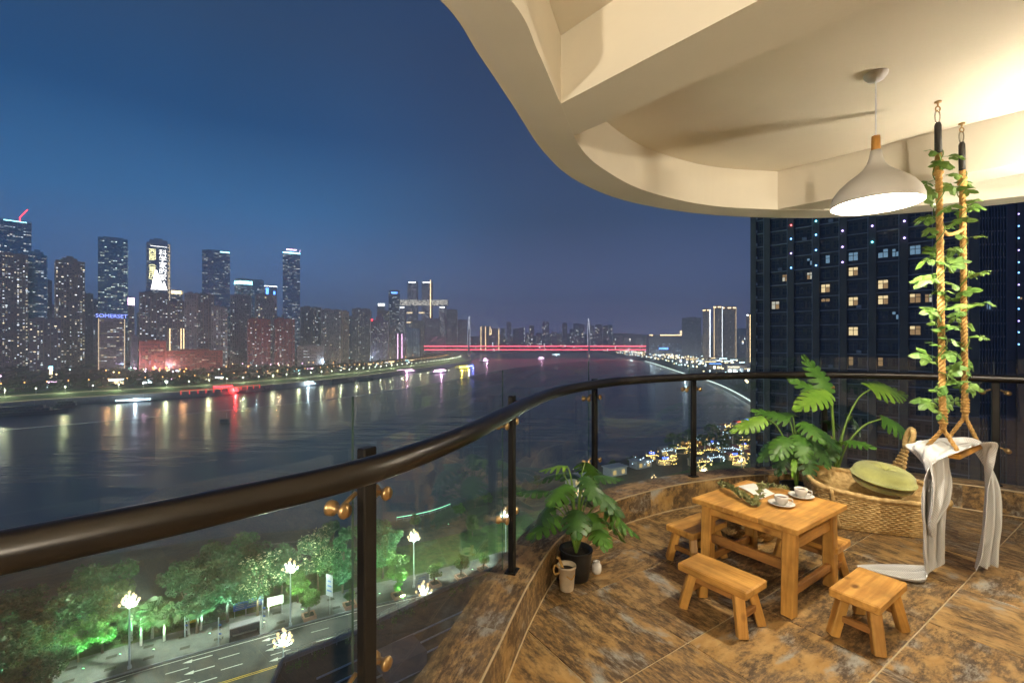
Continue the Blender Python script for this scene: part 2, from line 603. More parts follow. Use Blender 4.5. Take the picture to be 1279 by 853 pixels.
def facade(bw, W_, D, H, bays, side_bays, fh, p, cols, gain, wfrac, hfrac, depth_of, seed, style='resi', z0=4.0, p_dark=0.45):
    r = random.Random(seed)
    faces = ((0, -D / 2, 1, 0, W_, bays, True), (-W_ / 2, 0, 0, -1, D, side_bays, False), (W_ / 2, 0, 0, 1, D, side_bays, False))
    nf = int((H - z0 - 1.5) / fh)
    for cx, cy_, ux, uy, span, nb_, front in faces:
        nx, ny = uy, -ux                      # outward
        if not front and cx < 0: nx, ny = -1, 0
        if not front and cx > 0: nx, ny = 1, 0
        runs = {}
        for i in range(nb_):
            bwid = span / nb_
            c = -span / 2 + (i + 0.5) * bwid
            colp = r.choice([.1, .35, .6, 1.0]) if style != 'glass' else r.uniform(.3, .9)
            for j in range(nf):
                if style == 'resi':
                    lit = r.random() < p * 1.25 * colp
                else:                      # offices light up in runs along a floor
                    if i % 3 == 0 or j not in runs: runs[j] = r.random() < p * .8
                    lit = runs[j] and r.random() < .7
                if not lit and r.random() > p_dark:
                    continue
                out = 0.07 + (depth_of(i) if front else 0.0)
                px_, py_ = cx + ux * c + nx * out, cy_ + uy * c + ny * out
                hw = bwid * wfrac / 2 * (r.choice([.6, 1.0, 1.0, 1.5]) if style == 'resi' else 1.0)
                z = z0 + j * fh + fh * 0.25
                h = fh * hfrac
                a = (px_ - ux * hw, py_ - uy * hw, z)
                b_ = (px_ + ux * hw, py_ + uy * hw, z)
                c_ = (b_[0], b_[1], z + h)
                d_ = (a[0], a[1], z + h)
                if lit:
                    k = gain * (0.35 + 2.3 * r.random() ** 2.2)
                    cc = r.choice(cols)
                    bw.quad(a, b_, c_, d_, 1, tuple(k * v for v in cc))
                else:
                    bw.quad(a, b_, c_, d_, 0)

def tower(label, x0, x1, ytop, Y, style='resi', mat='resi', zb=-57.0, dep=None, yaw=0.0, p=0.25, cols=MIX, gain=0.9, fh=3.2, bay=4.0, name='tower', extras=(), group=None, roof=True):
    """a far building: photograph columns x0..x1 and roof line ytop at the distance Y give its real size"""
    phi = math.atan(((x0 + x1) / 2 - 639.5) / F)          # the fronts face the river and so, roughly, the balcony
    yaw = yaw + math.degrees(-phi) + (int(x0 * 7 + ytop * 3) % 9 - 4) * 1.1
    W_ = (x1 - x0) / F * Y * math.cos(phi)
    H = CAMZ + (426.5 - ytop) / F * Y - zb
    D = dep or max(16.0, min(34.0, W_ * 0.8))
    xc = ((x0 + x1) / 2 - 639.5) / F * Y
    seed = int(x0 * 131 + ytop * 17 + Y)
    t = thing(name, label, 'tower' if H > 60 else 'building', (xc, Y + D / 2, zb), R(yaw), group)
    nb_ = max(3, int(round(W_ / bay)))
    sb = max(2, int(round(D / bay)))
    body = MB()
    dof = (lambda i: 0.0)
    if style == 'resi':
        pat = [0, 1, 1, 0] if nb_ % 4 == 0 else [1, 0, 1]
        dof = lambda i: 1.3 if pat[i % len(pat)] else 0.0
        body.box((0, 0, H / 2), (W_, D, H))
        k = 0
        for i in range(nb_):
            if dof(i) > 0:
                hh = H - (0 if i % 3 else 3)
                body.box((-W_ / 2 + (i + .5) * W_ / nb_, -D / 2 - 0.65 + 0.01, hh / 2), (W_ / nb_ * 0.97, 1.3, hh))
        if roof:
            body.box((-W_ * 0.18, 0, H + 2), (W_ * 0.3, D * 0.5, 4))
            body.box((W_ * 0.22, 0, H + 1.4), (W_ * 0.22, D * 0.5, 2.8))
            body.box((0, -D / 2 + .2, H + .5), (W_, .4, 1.0))
        wf, hf = 0.5, 0.5
    elif style == 'glass':
        body.box((0, 0, H / 2), (W_, D, H))
        for i in range(nb_ + 1):
            body.box((-W_ / 2 + i * W_ / nb_, -D / 2 - 0.2, H / 2), (0.35, 0.4, H))
        for j in range(int(H / (fh * 6))):
            body.box((0, -D / 2 - 0.12, (j + 1) * fh * 6), (W_, 0.24, 0.8))
        if roof:
            body.box((0, 0, H + 1.5), (W_ * 0.7, D * 0.6, 3))
        wf, hf = 0.8, 0.55
    elif style == 'office':
        body.box((0, 0, H / 2), (W_, D, H))
        for j in range(int(H / fh)):
            body.box((0, -D / 2 - 0.25, j * fh + 0.4), (W_, 0.5, 0.8))
        for s in (-1, 1):
            body.box((s * (W_ / 2 - 1.2), -D / 2 - 0.4, H / 2), (2.4, 0.8, H))
        if roof:
            body.box((0, 0, H + 1.5), (W_ * 0.5, D * 0.5, 3))
        wf, hf = 0.8, 0.45
    elif style == 'round':
        n = 20
        prof = [(W_ / 2, 0), (W_ / 2, H * 0.9), (W_ / 2 * 0.97, H), (0.1, H + 2)]
        body.lathe(prof, n)
        wf, hf = 0.7, 0.5
    body.build('wall', mat, t)
    if style == 'resi' and W_ > 22:
        pil = MB()
        for i in range(0, nb_ + 1, 2):
            pil.box((-W_ / 2 + i * W_ / nb_, -D / 2 - 1.0, H / 2), (.55, 2.0, H + 1.5))
        tag(pil.build('pilaster', 'beige' if mat in ('beige', 'dark') else ('violet' if mat == 'redbrick' else 'white'), t), kind='stuff')
    bw = MB()
    if style == 'round':
        r = random.Random(seed)
        n = 20
        for i in range(n):
            a0, a1 = 2 * math.pi * (i + .15) / n, 2 * math.pi * (i + .85) / n
            if math.sin((a0 + a1) / 2) > 0.3: continue
            rr = W_ / 2 * 1.005
            for j in range(int(H / fh) - 1):
                z = 3 + j * fh
                q = [(rr * math.cos(a0), rr * math.sin(a0), z), (rr * math.cos(a1), rr * math.sin(a1), z), (rr * math.cos(a1), rr * math.sin(a1), z + 1.7), (rr * math.cos(a0), rr * math.sin(a0), z + 1.7)]
                if r.random() < p:
                    k = gain * (0.3 + r.random())
                    bw.quad(*q, 1, tuple(k * v for v in r.choice(cols)))
                else:
                    bw.quad(*q, 0)
    else:
        facade(bw, W_, D, H, nb_, sb, fh, p, cols, gain, wf, hf, dof, seed, style)
    if bw.f:
        tag(bw.build('window_grid', ['dark_glass', 'lit'], t), kind='stuff')
    for e in extras:
        e(t, W_, D, H)
    return t

# lit extras of particular towers
def crown(mat, h=3.0, inset=0.0, z=0.0):
    def f(t, W_, D, H):
        MB().box((0, -D / 2 - 0.35, H - h / 2 + z), (W_ * (1 - inset), 0.5, h)).build('roof_light', mat, t)
        MB().box((W_ / 2 + 0.3, 0, H - h / 2 + z), (0.5, D * .9, h)).build('roof_light', mat, t)
    return f
def vstrip(fr, mat, w=0.9, z0=0.05, z1=1.0):
    def f(t, W_, D, H):
        MB().box((W_ * (fr - .5), -D / 2 - 1.6, H * (z0 + z1) / 2), (w, 0.5, H * (z1 - z0))).build('light_strip', mat, t)
    return f
def mast(h=14, fr=.5):
    def f(t, W_, D, H):
        MB().tube([(W_ * (fr - .5), 0, H), (W_ * (fr - .5), 0, H + h)], [0.7, 0.2], 6).build('mast', 'steel', t)
    return f
def stepped(h=8, w=.6, mat='resi'):
    def f(t, W_, D, H):
        b = MB()
        b.box((0, 0, H + h / 2), (W_ * w, D * w, h))
        b.box((0, 0, H + h + h * .3), (W_ * w * .5, D * w * .5, h * .6))
        b.build('roof_tower', mat, t)
    return f
def text_sign(txt, mat, size, loc, parent, name='sign_lettering', align='CENTER', extrude=0.15):
    c = bpy.data.curves.new(name, 'FONT')
    c.body = txt
    c.size = size
    c.align_x = align
    c.align_y = 'TOP'
    c.space_line = 0.95
    c.extrude = extrude
    o = bpy.data.objects.new(name + '_curve', c)
    COL.objects.link(o)
    bpy.context.view_layer.update()
    me = bpy.data.meshes.new_from_object(o)
    bpy.data.objects.remove(o)
    me.materials.clear()
    me.materials.append(M[mat])
    for p_ in me.polygons: p_.material_index = 0
    q = inst(name, me, parent, loc, (math.pi / 2, 0, 0))
    return q

def led_screen(t, W_, D, H):
    y = -D / 2 - 0.7
    MB().box((0, -D / 2 - 0.35, H * .97), (W_ * .7, 0.5, 1.0)).build('roof_light', 'led_white', t)
    text_sign('西\n部\n︵\n重\n庆\n︶', 'led_yellow', 15.5, (-W_ * .27, y, H * .945), t, extrude=0.1)
    text_sign('科\n学\n家\n的\n家', 'led_white', 16.5, (W_ * .17, y, H * .945), t, extrude=0.1)
    g = MB()
    zb_, zt = H * .615, H * .775
    for xa, xb_, xt, wt in ((-.34, -.05, -.14, .02), (-.04, .24, -.10, .02), (.10, .36, .22, .02)):
        top = zt if xt < .2 else zb_ + (zt - zb_) * .45
        g.add([(W_ * xa, y, zb_), (W_ * xb_, y, zb_), (W_ * (xt + wt), y, top), (W_ * (xt - wt), y, top)], [(0, 1, 2, 3)])
    g.build('led_graphic', 'led_white', t)
    r = random.Random(3)
    e = MB()
    for j in range(int(H / 3.4)):
        for s in (.40, .46):
            if r.random() < .75:
                e.box((W_ * s, -D / 2 - .5, j * 3.4 + 2), (W_ * .03, .3, 1.6))
    tag(e.build('light_strip', 'strip_gold', t), kind='stuff')

def somerset(t, W_, D, H):
    text_sign('SOMERSET', 'sign_blue', 9.0, (0, -D / 2 - 0.6, H + 9.0), t, extrude=.2)
    for i in range(9):
        MB().box((-W_ * .4 + i * W_ * .1, -D / 2, H + 1.2), (.4, .4, 2.6)).build('sign_post', 'steel', t)

def construction_top(t, W_, D, H):
    b = MB()
    n = 7
    for i in range(n + 1):
        x = -W_ / 2 + W_ * i / n
        b.box((x, -D / 2 - 1.0, H - 14), (.5, .5, 34))
    for j in range(8):
        b.box((0, -D / 2 - 1.0, H - 28 + j * 4.2), (W_, .5, .6))
    b.build('scaffold', 'white', t)

far = [  # label, x0, x1, ytop, Y, kw
 ('unfinished tower wrapped in pale scaffolding behind the leftmost residential block', -14, 28, 275, 960, dict(style='glass', mat='teal', p=.3, cols=COOL, gain=.7, extras=(construction_top, crown('strip_cyan', 1.6, .3)))),
 ('leftmost residential tower with beige pilasters at the edge of the picture', -12, 25, 317, 830, dict(mat='beige', p=.42, cols=MIX, gain=1.0, bay=3.6)),
 ('dark blue glass tower with a stepped roof between two beige pilastered towers', 27, 52, 318, 900, dict(style='glass', mat='teal', p=.28, cols=COOL, gain=.5, extras=(stepped(7, .6, 'teal'),))),
 ('dark low tower close behind the leftmost blocks, peeping over their shoulder', 44, 60, 350, 1000, dict(mat='dark', p=.2, cols=COOL, gain=.4)),
 ('residential tower with pale vertical pilasters and a small roof lantern', 58, 95.5, 326, 850, dict(mat='beige', p=.4, cols=MIX, gain=.95, bay=3.6, extras=(stepped(7, .5, 'beige'), mast(10)))),
 ('squat dark apartment block with yellowish windows in front of the pilastered towers', 25, 65, 399, 790, dict(mat='dark', p=.45, cols=MIX, gain=.9, bay=4.2)),
 ('plain grey block half hidden right of the lantern-topped tower', 95, 112, 367, 1000, dict(mat='dark', p=.12, cols=COOL, gain=.4)),
 ('tall teal glass tower with a flat roof, third skyscraper from the left', 114.6, 152, 297, 1000, dict(style='glass', mat='teal', p=.32, cols=[(.85, .95, .75), (.8, 1, .95)], gain=.75, bay=3.4)),
 ('dark hotel block with a blue lettered sign on its roof', 112, 147, 398, 800, dict(style='office', mat='dark', p=.35, cols=COOL + WARM, gain=.5, name='hotel_block', extras=(somerset, vstrip(.03, 'strip_gold', .35, .1), vstrip(.97, 'strip_gold', .35, .1)))),
 ('low lit pavilion tower with violet light left of the letter-covered skyscraper', 152, 164, 372, 1050, dict(style='glass', mat='violet', p=.3, gain=.8, extras=(crown('boat_pink', 16),))),
 ('blue skyscraper with Chinese characters and a pyramid shown in lights on its face', 176, 206, 303, 1150, dict(style='glass', mat='blue', p=.25, cols=COOL, gain=.25, extras=(led_screen, stepped(8, .75, 'blue')))),
 ('dark residential tower right below the letter-covered skyscraper', 166, 202, 366, 850, dict(mat='dark', p=.3, cols=COOL, gain=.7)),
 ('reddish office block with a grey flank at the foot of the letter-covered skyscraper', 166, 200, 426, 800, dict(style='office', mat='redbrick', p=.2, cols=WARM, gain=.4, fh=3.4)),
 ('narrow grey slab attached left of the reddish office block', 158, 167, 420, 806, dict(style='office', mat='dark', p=.15, gain=.3)),
 ('residential tower carrying three golden light strips', 203, 228, 377, 870, dict(mat='dark', p=.3, gain=.6, extras=(vstrip(.12, 'strip_warm', .8, .08, .62), vstrip(.68, 'strip_warm', .8, .08, .62), vstrip(.82, 'strip_warm', .8, .08, .62)))),
 ('bright little penthouse box behind the golden striped tower', 208, 224, 363, 1250, dict(style='office', mat='white', p=.5, gain=.7, extras=(crown('strip_warm', 9),))),
 ('residential tower just right of the golden striped one', 226, 247, 367, 880, dict(mat='resi', p=.25, cols=COOL, gain=.65, extras=(mast(6, .4),))),
 ('residential tower in front of the glowing-topped slab skyscraper, left one of the pair', 242, 262, 368, 890, dict(mat='dark', p=.25, cols=COOL, gain=.6)),
 ('lower residential tower in front of the glowing-topped slab, right one of the pair', 260, 280, 384, 900, dict(mat='resi', p=.3, cols=MIX, gain=.6)),
 ('long low dark red block on the quay behind the red lit boat', 202, 274, 438, 830, dict(style='office', mat='redbrick', p=.25, cols=[(1, .6, .5), (1, .75, .6)], gain=.35, fh=3.2, bay=3.5, dep=24)),
 ('dark slab skyscraper with a cyan glow on its right roof corner', 247, 282, 313, 1150, dict(style='glass', mat='blue', p=.35, cols=COOL, gain=.35, extras=(lambda t, W_, D, H: MB().box((W_ * .32, -D / 2 - .4, H - 2), (W_ * .34, .5, 2.6)).build('roof_light', 'strip_cyan', t),))),
 ('round glass tower with a cyan lit rim behind the apartment blocks', 288, 314, 348, 1250, dict(style='round', mat='teal', p=.4, cols=COOL, gain=.5, extras=(lambda t, W_, D, H: MB().lathe([(W_ / 2 * 1.01, H * .93), (W_ / 2 * 1.03, H * .95), (W_ / 2 * 1.01, H * .97)], 20).build('roof_light', 'strip_cyan', t),))),
 ('teal glass tower joined to the right of the round one', 313, 327, 350, 1260, dict(style='glass', mat='teal', p=.4, cols=COOL, gain=.45)),
 ('bright blue lit tower beside the round glass tower', 327, 343, 357, 1270, dict(style='glass', mat='blue', p=.3, gain=.4, extras=(vstrip(.25, 'strip_blue', 7, .68, .97), vstrip(.8, 'strip_blue', 5, .3, .93), crown('strip_white', 2)))),
 ('slender skyscraper with a glowing crown, tallest in the middle of the skyline', 349.5, 371, 314, 1250, dict(style='glass', mat='blue', p=.4, cols=COOL, gain=.5, extras=(crown('strip_cyan', 4.0, 0, -2), crown('boat_pink', 2.0, .4, 6), stepped(7, .6, 'blue')))),
 ('grey apartment slab below the round glass tower', 283, 309, 369, 1000, dict(mat='resi', p=.18, cols=COOL, gain=.5)),
 ('apartment tower below the blue lit tower', 314, 340, 368, 1010, dict(mat='resi', p=.3, cols=MIX, gain=.55)),
 ('dark reddish apartment tower, left of two standing near the quay', 303, 332, 399, 930, dict(mat='redbrick', p=.22, cols=MIX, gain=.55)),
 ('dark reddish apartment tower, right of two standing near the quay', 338, 363, 399, 960, dict(mat='redbrick', p=.2, cols=COOL, gain=.55)),
 ('low pale block at the foot of the slender crowned skyscraper', 367, 400, 432, 1000, dict(style='office', mat='resi', p=.2, gain=.4)),
 ('broad apartment tower right of the slender crowned skyscraper', 371.5, 397, 384, 1150, dict(mat='dark', p=.25, cols=COOL, gain=.55)),
 ('brownish apartment tower left of the slim pale column block', 397, 424, 387, 1130, dict(mat='resi', p=.25, cols=MIX, gain=.5)),
 ('slim pale column-like block with a rounded top', 424.6, 434, 389, 1080, dict(mat='beige', p=.05, gain=.3, bay=3, style='office')),
 ('apartment tower just right of the slim pale column block', 437.6, 460.5, 386, 1250, dict(mat='resi', p=.25, cols=MIX, gain=.5)),
 ('apartment tower with a small red light on its left roof edge', 462, 483, 401, 1300, dict(mat='violet', p=.3, cols=COOL, gain=.5, extras=(stepped(14, .45, 'violet'), lambda t, W_, D, H: MB().sphere((-W_ * .45, -D / 2, H + 3), 2.2).build('roof_light', 'led_red', t)))),
 ('block with a bright white roof box, left of the slim blue-topped tower', 470, 479.5, 379, 1900, dict(style='office', mat='white', p=.1, gain=.4, extras=(crown('strip_white', 11),))),
 ('slim dark tower with a blue roof sign', 484, 498, 363, 1700, dict(style='glass', mat='dark', p=.4, cols=COOL, gain=.7, extras=(lambda t, W_, D, H: MB().box((0, -D / 2 - .6, H - 8), (W_ * .55, .6, 6)).build('roof_light', 'strip_blue', t),))),
 ('purple lit low tower near the bridge end', 493, 506, 417, 1450, dict(mat='violet', p=.3, cols=[(.75, .6, 1)], gain=.5, extras=(vstrip(.2, 'boat_pink', 1, .05), vstrip(.6, 'boat_pink', 1, .05)))),
 ('dark apartment tower left of the purple lit low tower', 479, 493, 409, 1400, dict(mat='dark', p=.3, cols=COOL, gain=.5)),
 ('short blue-grey tower right of the purple lit low tower', 506, 523, 411, 1500, dict(mat='blue', p=.25, cols=COOL, gain=.5)),
 ('apartment tower under the glowing sky bridge, left', 512, 528, 401, 1700, dict(mat='dark', p=.25, cols=WARM, gain=.5)),
 ('apartment tower under the glowing sky bridge, right', 530, 548, 398, 2150, dict(mat='violet', p=.25, cols=COOL, gain=.5)),
 ('wide stepped tower at the right end of the glowing sky bridge', 557, 571, 387, 2160, dict(mat='dark', p=.4, cols=COOL, gain=.6)),
 ('mauve tower behind the left bridge pylon', 571, 583, 400, 2300, dict(mat='violet', p=.2, gain=.4)),
 ('low pink lit hall at the left end of the bridge', 535, 556, 420, 2100, dict(style='office', mat='violet', p=.7, cols=[(1, .35, .55)], gain=.5)),
 ('four-part warm edged tower block beyond the bridge', 600, 612, 408, 2600, dict(mat='beige', p=.2, gain=.4, extras=(vstrip(.03, 'strip_warm', 3), vstrip(.5, 'strip_warm', 3), vstrip(.97, 'strip_warm', 3)))),
 ('warm edged tower block beyond the bridge, right of the four-part one', 613, 623, 411, 2600, dict(mat='beige', p=.2, gain=.4, extras=(vstrip(.03, 'strip_warm', 3), vstrip(.97, 'strip_warm', 3)))),
 ('dark warehouse-like tower standing left of the white edged towers on the right bank', 854, 878, 397, 1500, dict(style='office', mat='dark', p=.02, gain=.3)),
 ('left one of three white edged towers on the right bank', 879.5, 889, 387, 1250, dict(mat='beige', p=.12, cols=WARM, gain=.4, extras=(vstrip(.98, 'strip_white', 1.2), crown('strip_warm', 2)))),
 ('middle one of three white edged towers on the right bank', 893, 904.5, 383, 1230, dict(mat='beige', p=.15, cols=WARM, gain=.45, extras=(vstrip(.99, 'strip_white', 1.2), vstrip(.1, 'strip_gold', 1), crown('strip_warm', 2.5)))),
 ('right one of three white edged towers on the right bank', 905, 922, 384, 1240, dict(mat='beige', p=.12, cols=MIX, gain=.4, extras=(vstrip(.99, 'strip_gold', .8), crown('strip_warm', 2.5)))),
 ('thin warm lit tower beside the left edge of the big dark tower', 934.5, 945, 393, 1000, dict(mat='beige', p=.1, gain=.4, extras=(vstrip(.45, 'strip_warm', 1.1), crown('strip_white', 2)))),
]
for label, x0, x1, yt, Y, kw in far:
    tower(label, x0, x1, yt, Y, **kw)

# the pair of tall towers carrying a horizontal glass sky bridge
sk = thing('sky_bridge_complex', 'tall twin towers crossed by a long glowing horizontal sky bridge', 'tower', ((529 - 639.5) / F * 2200, 2200, -55))
def skx(x): return (x - 529) / F * 2200
def skz(y): return CAMZ + (426.5 - y) / F * 2200 + 55
for xa, xb, yt in ((510, 521.5, 352), (527.5, 540, 352), (499, 507, 383), (549, 557, 383)):
    b = MB()
    w = skx(xb) - skx(xa); H = skz(yt)
    b.box(((skx(xa) + skx(xb)) / 2, 0, H / 2), (w, 34, H))
    for i in range(5):
        b.box((skx(xa) + w * i / 4, -17.2, H / 2), (.8, .5, H))
    b.build('wall', 'dark', sk)
    bw = MB()
    r = random.Random(int(xa))
    for i in range(8):
        for j in range(int(H / 5)):
            if r.random() < .35:
                k = .2 + .6 * r.random()
                x = skx(xa) + w * (i + .5) / 8
                bw.quad((x - 2, -17.6, j * 5), (x + 2, -17.6, j * 5), (x + 2, -17.6, j * 5 + 2.5), (x - 2, -17.6, j * 5 + 2.5), 1, (k * .9, k * .9, k))
    tag(bw.build('window_grid', ['dark_glass', 'lit'], sk), kind='stuff')
    MB().box(((skx(xa) + skx(xb)) / 2, -17.4, H - 5), (w * .8, .8, 5)).build('roof_light', 'strip_white', sk)
b = MB()
b.box(((skx(499) + skx(560)) / 2, -2, skz(378.5)), (skx(560) - skx(499), 30, skz(375) - skz(382)))
b.build('sky_bridge', 'white', sk)
bw = MB(); r = random.Random(5)
for i in range(60):
    for j in range(5):
        if r.random() < .8:
            k = .5 + .9 * r.random()
            x = skx(499) + (skx(560) - skx(499)) * (i + .5) / 60
            z = skz(382) + (skz(375) - skz(382)) * (j + .1) / 5
            bw.quad((x - 1.7, -17.8, z), (x + 1.7, -17.8, z), (x + 1.7, -17.8, z + 4), (x - 1.7, -17.8, z + 4), 1, (k, k * .95, k * .8))
tag(bw.build('window_grid', ['dark_glass', 'lit'], sk), kind='stuff')
MB().box((skx(538.5), -18, skz(380)), (3.2, 1, skz(352) - skz(411))).build('light_strip', 'strip_warm', sk)
for y, xa, xb in ((391, 509, 516), (403, 509, 516), (391, 524, 531)):
    MB().box((skx((xa + xb) / 2), -18, skz(y)), (skx(xb) - skx(xa), 1, 6)).build('light_strip', 'strip_gold', sk)

# tower crane on the unfinished tower
cn = thing('tower_crane', 'thin red lit crane jib on the unfinished tower', 'crane', ((20 - 639.5) / F * 962, 970, CAMZ + (426.5 - 275) / F * 962))
b = MB()
for s in (-.6, .6):
    b.beam((s, 0, 0), (s, 0, 8), .5, .5)
b.build('mast', 'led_red', cn)
MB().beam((-2, 0, 6), (16, 0, 24), .8, .8).build('jib', 'led_red', cn)

# faint building rows far beyond the bridge
r = random.Random(11)
n = 0
rows = []
for x in range(592, 770, 7):
    rows.append((x + r.uniform(-2, 2), r.uniform(5, 9), r.uniform(402, 419) if x > 625 else r.uniform(414, 421), r.uniform(2500, 3400)))
for x in range(300, 480, 13):
    rows.append((x + r.uniform(-3, 3), r.uniform(9, 15), r.uniform(388, 408), r.uniform(1350, 1600)))
for x in range(770, 930, 12):
    rows.append((x + r.uniform(-2, 2), r.uniform(6, 10), r.uniform(417, 424), r.uniform(1900, 2400)))
for x in range(0, 290, 17):
    rows.append((x + r.uniform(-3, 3), r.uniform(12, 18), r.uniform(372, 402), r.uniform(1150, 1300)))
rows.sort()
seen_ = {}
for x, w, yt, Y in rows:
    bank = 'on the far bank behind the front towers' if x < 480 else ('beyond the bridge in the haze' if x < 770 else 'on the right bank behind the shore lights')
    seen_[bank] = seen_.get(bank, -1) + 1
    o = tower('hazy distant apartment block, %s from the left %s' % (ORD[seen_[bank]], bank), x, x + w, yt, Y, 'resi', r.choice(['resi', 'dark', 'violet', 'beige']), p=.2, gain=.7 if x < 480 else 3.0, fh=4.2 if x < 480 else 7.0, bay=5 if x < 480 else 8.0, cols=MIX, name='background_block', group='hazy apartment blocks ' + bank)

# ================================================================ BRIDGE
BY = 2000.0
M['pylon_glow'] = emat('pylon_floodlit_glow', (.8, .85, 1.0), 1.8)  # emission stands in for floodlight falling on the pylons
bz = CAMZ - (433.5 - 426.5) / F * BY
xl, xr = (528 - 639.5) / F * BY, (806 - 639.5) / F * BY
br = thing('cable_stayed_bridge', 'long red lit cable-stayed bridge with two needle pylons across the river', 'bridge', (0, BY, WZ))
dz = bz - WZ
MB().box(((xl + xr) / 2, 0, dz + 3), (xr - xl, 24, 2.5)).build('deck', 'bridge_steel', br)
MB().box(((xl + xr) / 2, 0, dz - 12), (xr - xl, 18, 2.4)).build('lower_deck', 'bridge_steel', br)
MB().box(((xl + xr) / 2, -12.4, dz + 4.0), (xr - xl, .6, 3.0)).build('light_strip', 'bridge_red', br)
MB().box(((xl + xr) / 2, -12.4, dz - 11.5), (xr - xl, .6, 2.4)).build('light_strip', 'bridge_red', br)
b = MB()
nseg = 70
for i in range(nseg):
    xa, xb = xl + (xr - xl) * i / nseg, xl + (xr - xl) * (i + 1) / nseg
    za, zb_ = (dz - 11, dz + 2) if i % 2 else (dz + 2, dz - 11)
    b.beam((xa, -11, za), (xb, -11, zb_), 1.3, 1.3)
tag(b.build('truss', 'bridge_steel', br), kind='stuff')
for xp, yt in ((586, 394), (735, 397)):
    X = (xp - 639.5) / F * BY
    H = CAMZ + (426.5 - yt) / F * BY - WZ
    b = MB()
    for s in (-1, 1):
        pts = [(X, s * 12, -3), (X, s * 15, dz * .5), (X, s * 17, dz), (X, s * 9, dz + (H - dz) * .45), (X, s * 2, dz + (H - dz) * .75), (X, 0, H)]
        b.tube(spline(pts, 4), [5.2] * 8 + [4.4] * 6 + [3.4] * 5 + [1.0, .8], 8)
    py = b.build('pylon', 'pylon', br)
    MB().box((X, -18.5, dz * .55), (2.5, .6, dz * .9)).build('light_strip', 'strip_gold', br)
    for s in (-1, 1):
        MB().tube([(X + s * 5.0, -13, dz + 6), (X + s * 4.4, -8, dz + (H - dz) * .5), (X + s * 1.2, -2, H - 3)], .7, 5).build('light_strip', 'pylon_glow', br)  # added glowing tubes in place of floodlit pylon faces
    for s in (-1, 1):
        for k in range(9):
            xe = X + s * (24 + k * 21)
            if xl < xe < xr:
                MB().tube([(X, 0, H - 6 - k * 5), (xe, 0, dz + 4)], .45, 5).build('cable', 'pylon', br)

# ================================================================ LAMPS ALONG THE FAR QUAY
lm = MB()
lm.tube([(0, 0, 0), (0, 0, 7)], .16, 5, mi=0)
lm.sphere((0, 0, 7.3), .62, 8, 5, mi=1)
lamp_mesh_w = lm.mesh('promenade_lamp', ['pole', 'lamp_white'])
lm = MB()
lm.tube([(0, 0, 0), (0, 0, 9)], .16, 5, mi=0)
lm.sphere((0, 0, 9.2), .60, 8, 5, mi=1)
lamp_mesh_o = lm.mesh('road_lamp', ['pole', 'lamp_orange'])
def lamp_glow(parent, z, power, col, rad=.45):
    ld = bpy.data.lights.new('lamp_light', 'POINT')
    ld.energy, ld.color, ld.shadow_soft_size = power, col, rad
    lo = bpy.data.objects.new('lamp_light', ld)
    link(lo, parent)
    lo.location = (0, -1.2, z)
seg = [p for p in resample(Lo(38), 24) if 380 < p[1] < 1700]
for i, p in enumerate(seg):
    o = inst('promenade_lamp', lamp_mesh_w, None, (p[0], p[1], -59.3))
    if i % 2 == 0: lamp_glow(o, 7.3, 12000, (.90, 1.0, .55))
    tag(o, 'small white lamp in the long row along the far quay promenade', 'street lamp', 'white lamps along the far promenade')
seg = [p for p in resample(Lo(88), 19) if 420 < p[1] < 1700]
for i, p in enumerate(seg):
    o = inst('road_lamp', lamp_mesh_o, None, (p[0], p[1], -57.0))
    if i % 6 == 0: lamp_glow(o, 9.2, 9000, (1.0, .55, .2))
    tag(o, 'orange street lamp along the road behind the far quay promenade', 'street lamp', 'orange lamps along the far riverside road')

ql = thing('quay_light_streaks', 'long yellowish streak of car light along the top edge of the far quay', 'light line', (0, 0, 0))  # glowing tubes added in place of the streaks of passing car lights
for k_, (o_, z_, mt) in enumerate(((2.0, -61.9, 'quay_line'), (36, -58.6, 'quay_line'))):
    pq = [p for p in Lo(o_) if 430 < p[1] < 1750]
    MB().tube([(p[0], p[1], z_) for p in pq], [.10 + p[1] / 7000 for p in pq], 5).build('light_strip', mt, ql)
# shops with bright fronts behind the far riverside road
r = random.Random(21)
shop_cols = ['boat_white', 'strip_warm', 'strip_white', 'boat_pink', 'strip_gold', 'strip_cyan']
words_ = {'boat_white': 'icy white', 'strip_warm': 'warm yellow', 'strip_white': 'cool white', 'boat_pink': 'pink', 'strip_gold': 'golden', 'strip_cyan': 'cyan'}
segp = [p for p in resample(Lo(104), 30) if 430 < p[1] < 1300]
for i, p in enumerate(segp):
    if r.random() < .25: continue
    w, h = r.uniform(12, 22), r.uniform(4, 9)
    nxt = Lsh[min(range(len(Lsh)), key=lambda k: (Lsh[k] - p).length) - 1]
    t = thing('quay_shop', None, 'shop', (p[0], p[1], -56.9), R(38))
    mat = r.choice(shop_cols)
    n_shop = globals().get('n_shop', -1) + 1
    tag(t, 'low shop with a %s front, %s from the left behind the far riverside road' % (words_[mat], ORD[n_shop]), group='low lit shops with %s fronts on the far bank' % words_[mat])
    b = MB()
    b.box((0, 0, h / 2), (w, 9, h)); b.box((0, -.5, h + .3), (w + 1.2, 11, .6))
    b.build('wall', r.choice(['resi', 'beige', 'dark']), t)
    MB().box((0, -4.8, h * .82), (w * .9, .3, h * .16)).build('shop_sign', mat, t)
    for k in range(3):
        MB().box((-w / 3 + k * w / 3, -4.7, h * .35), (w / 4.5, .2, h * .5)).build('shop_window', r.choice(['strip_gold', 'dark_glass', 'boat_white', 'dark_glass']), t)

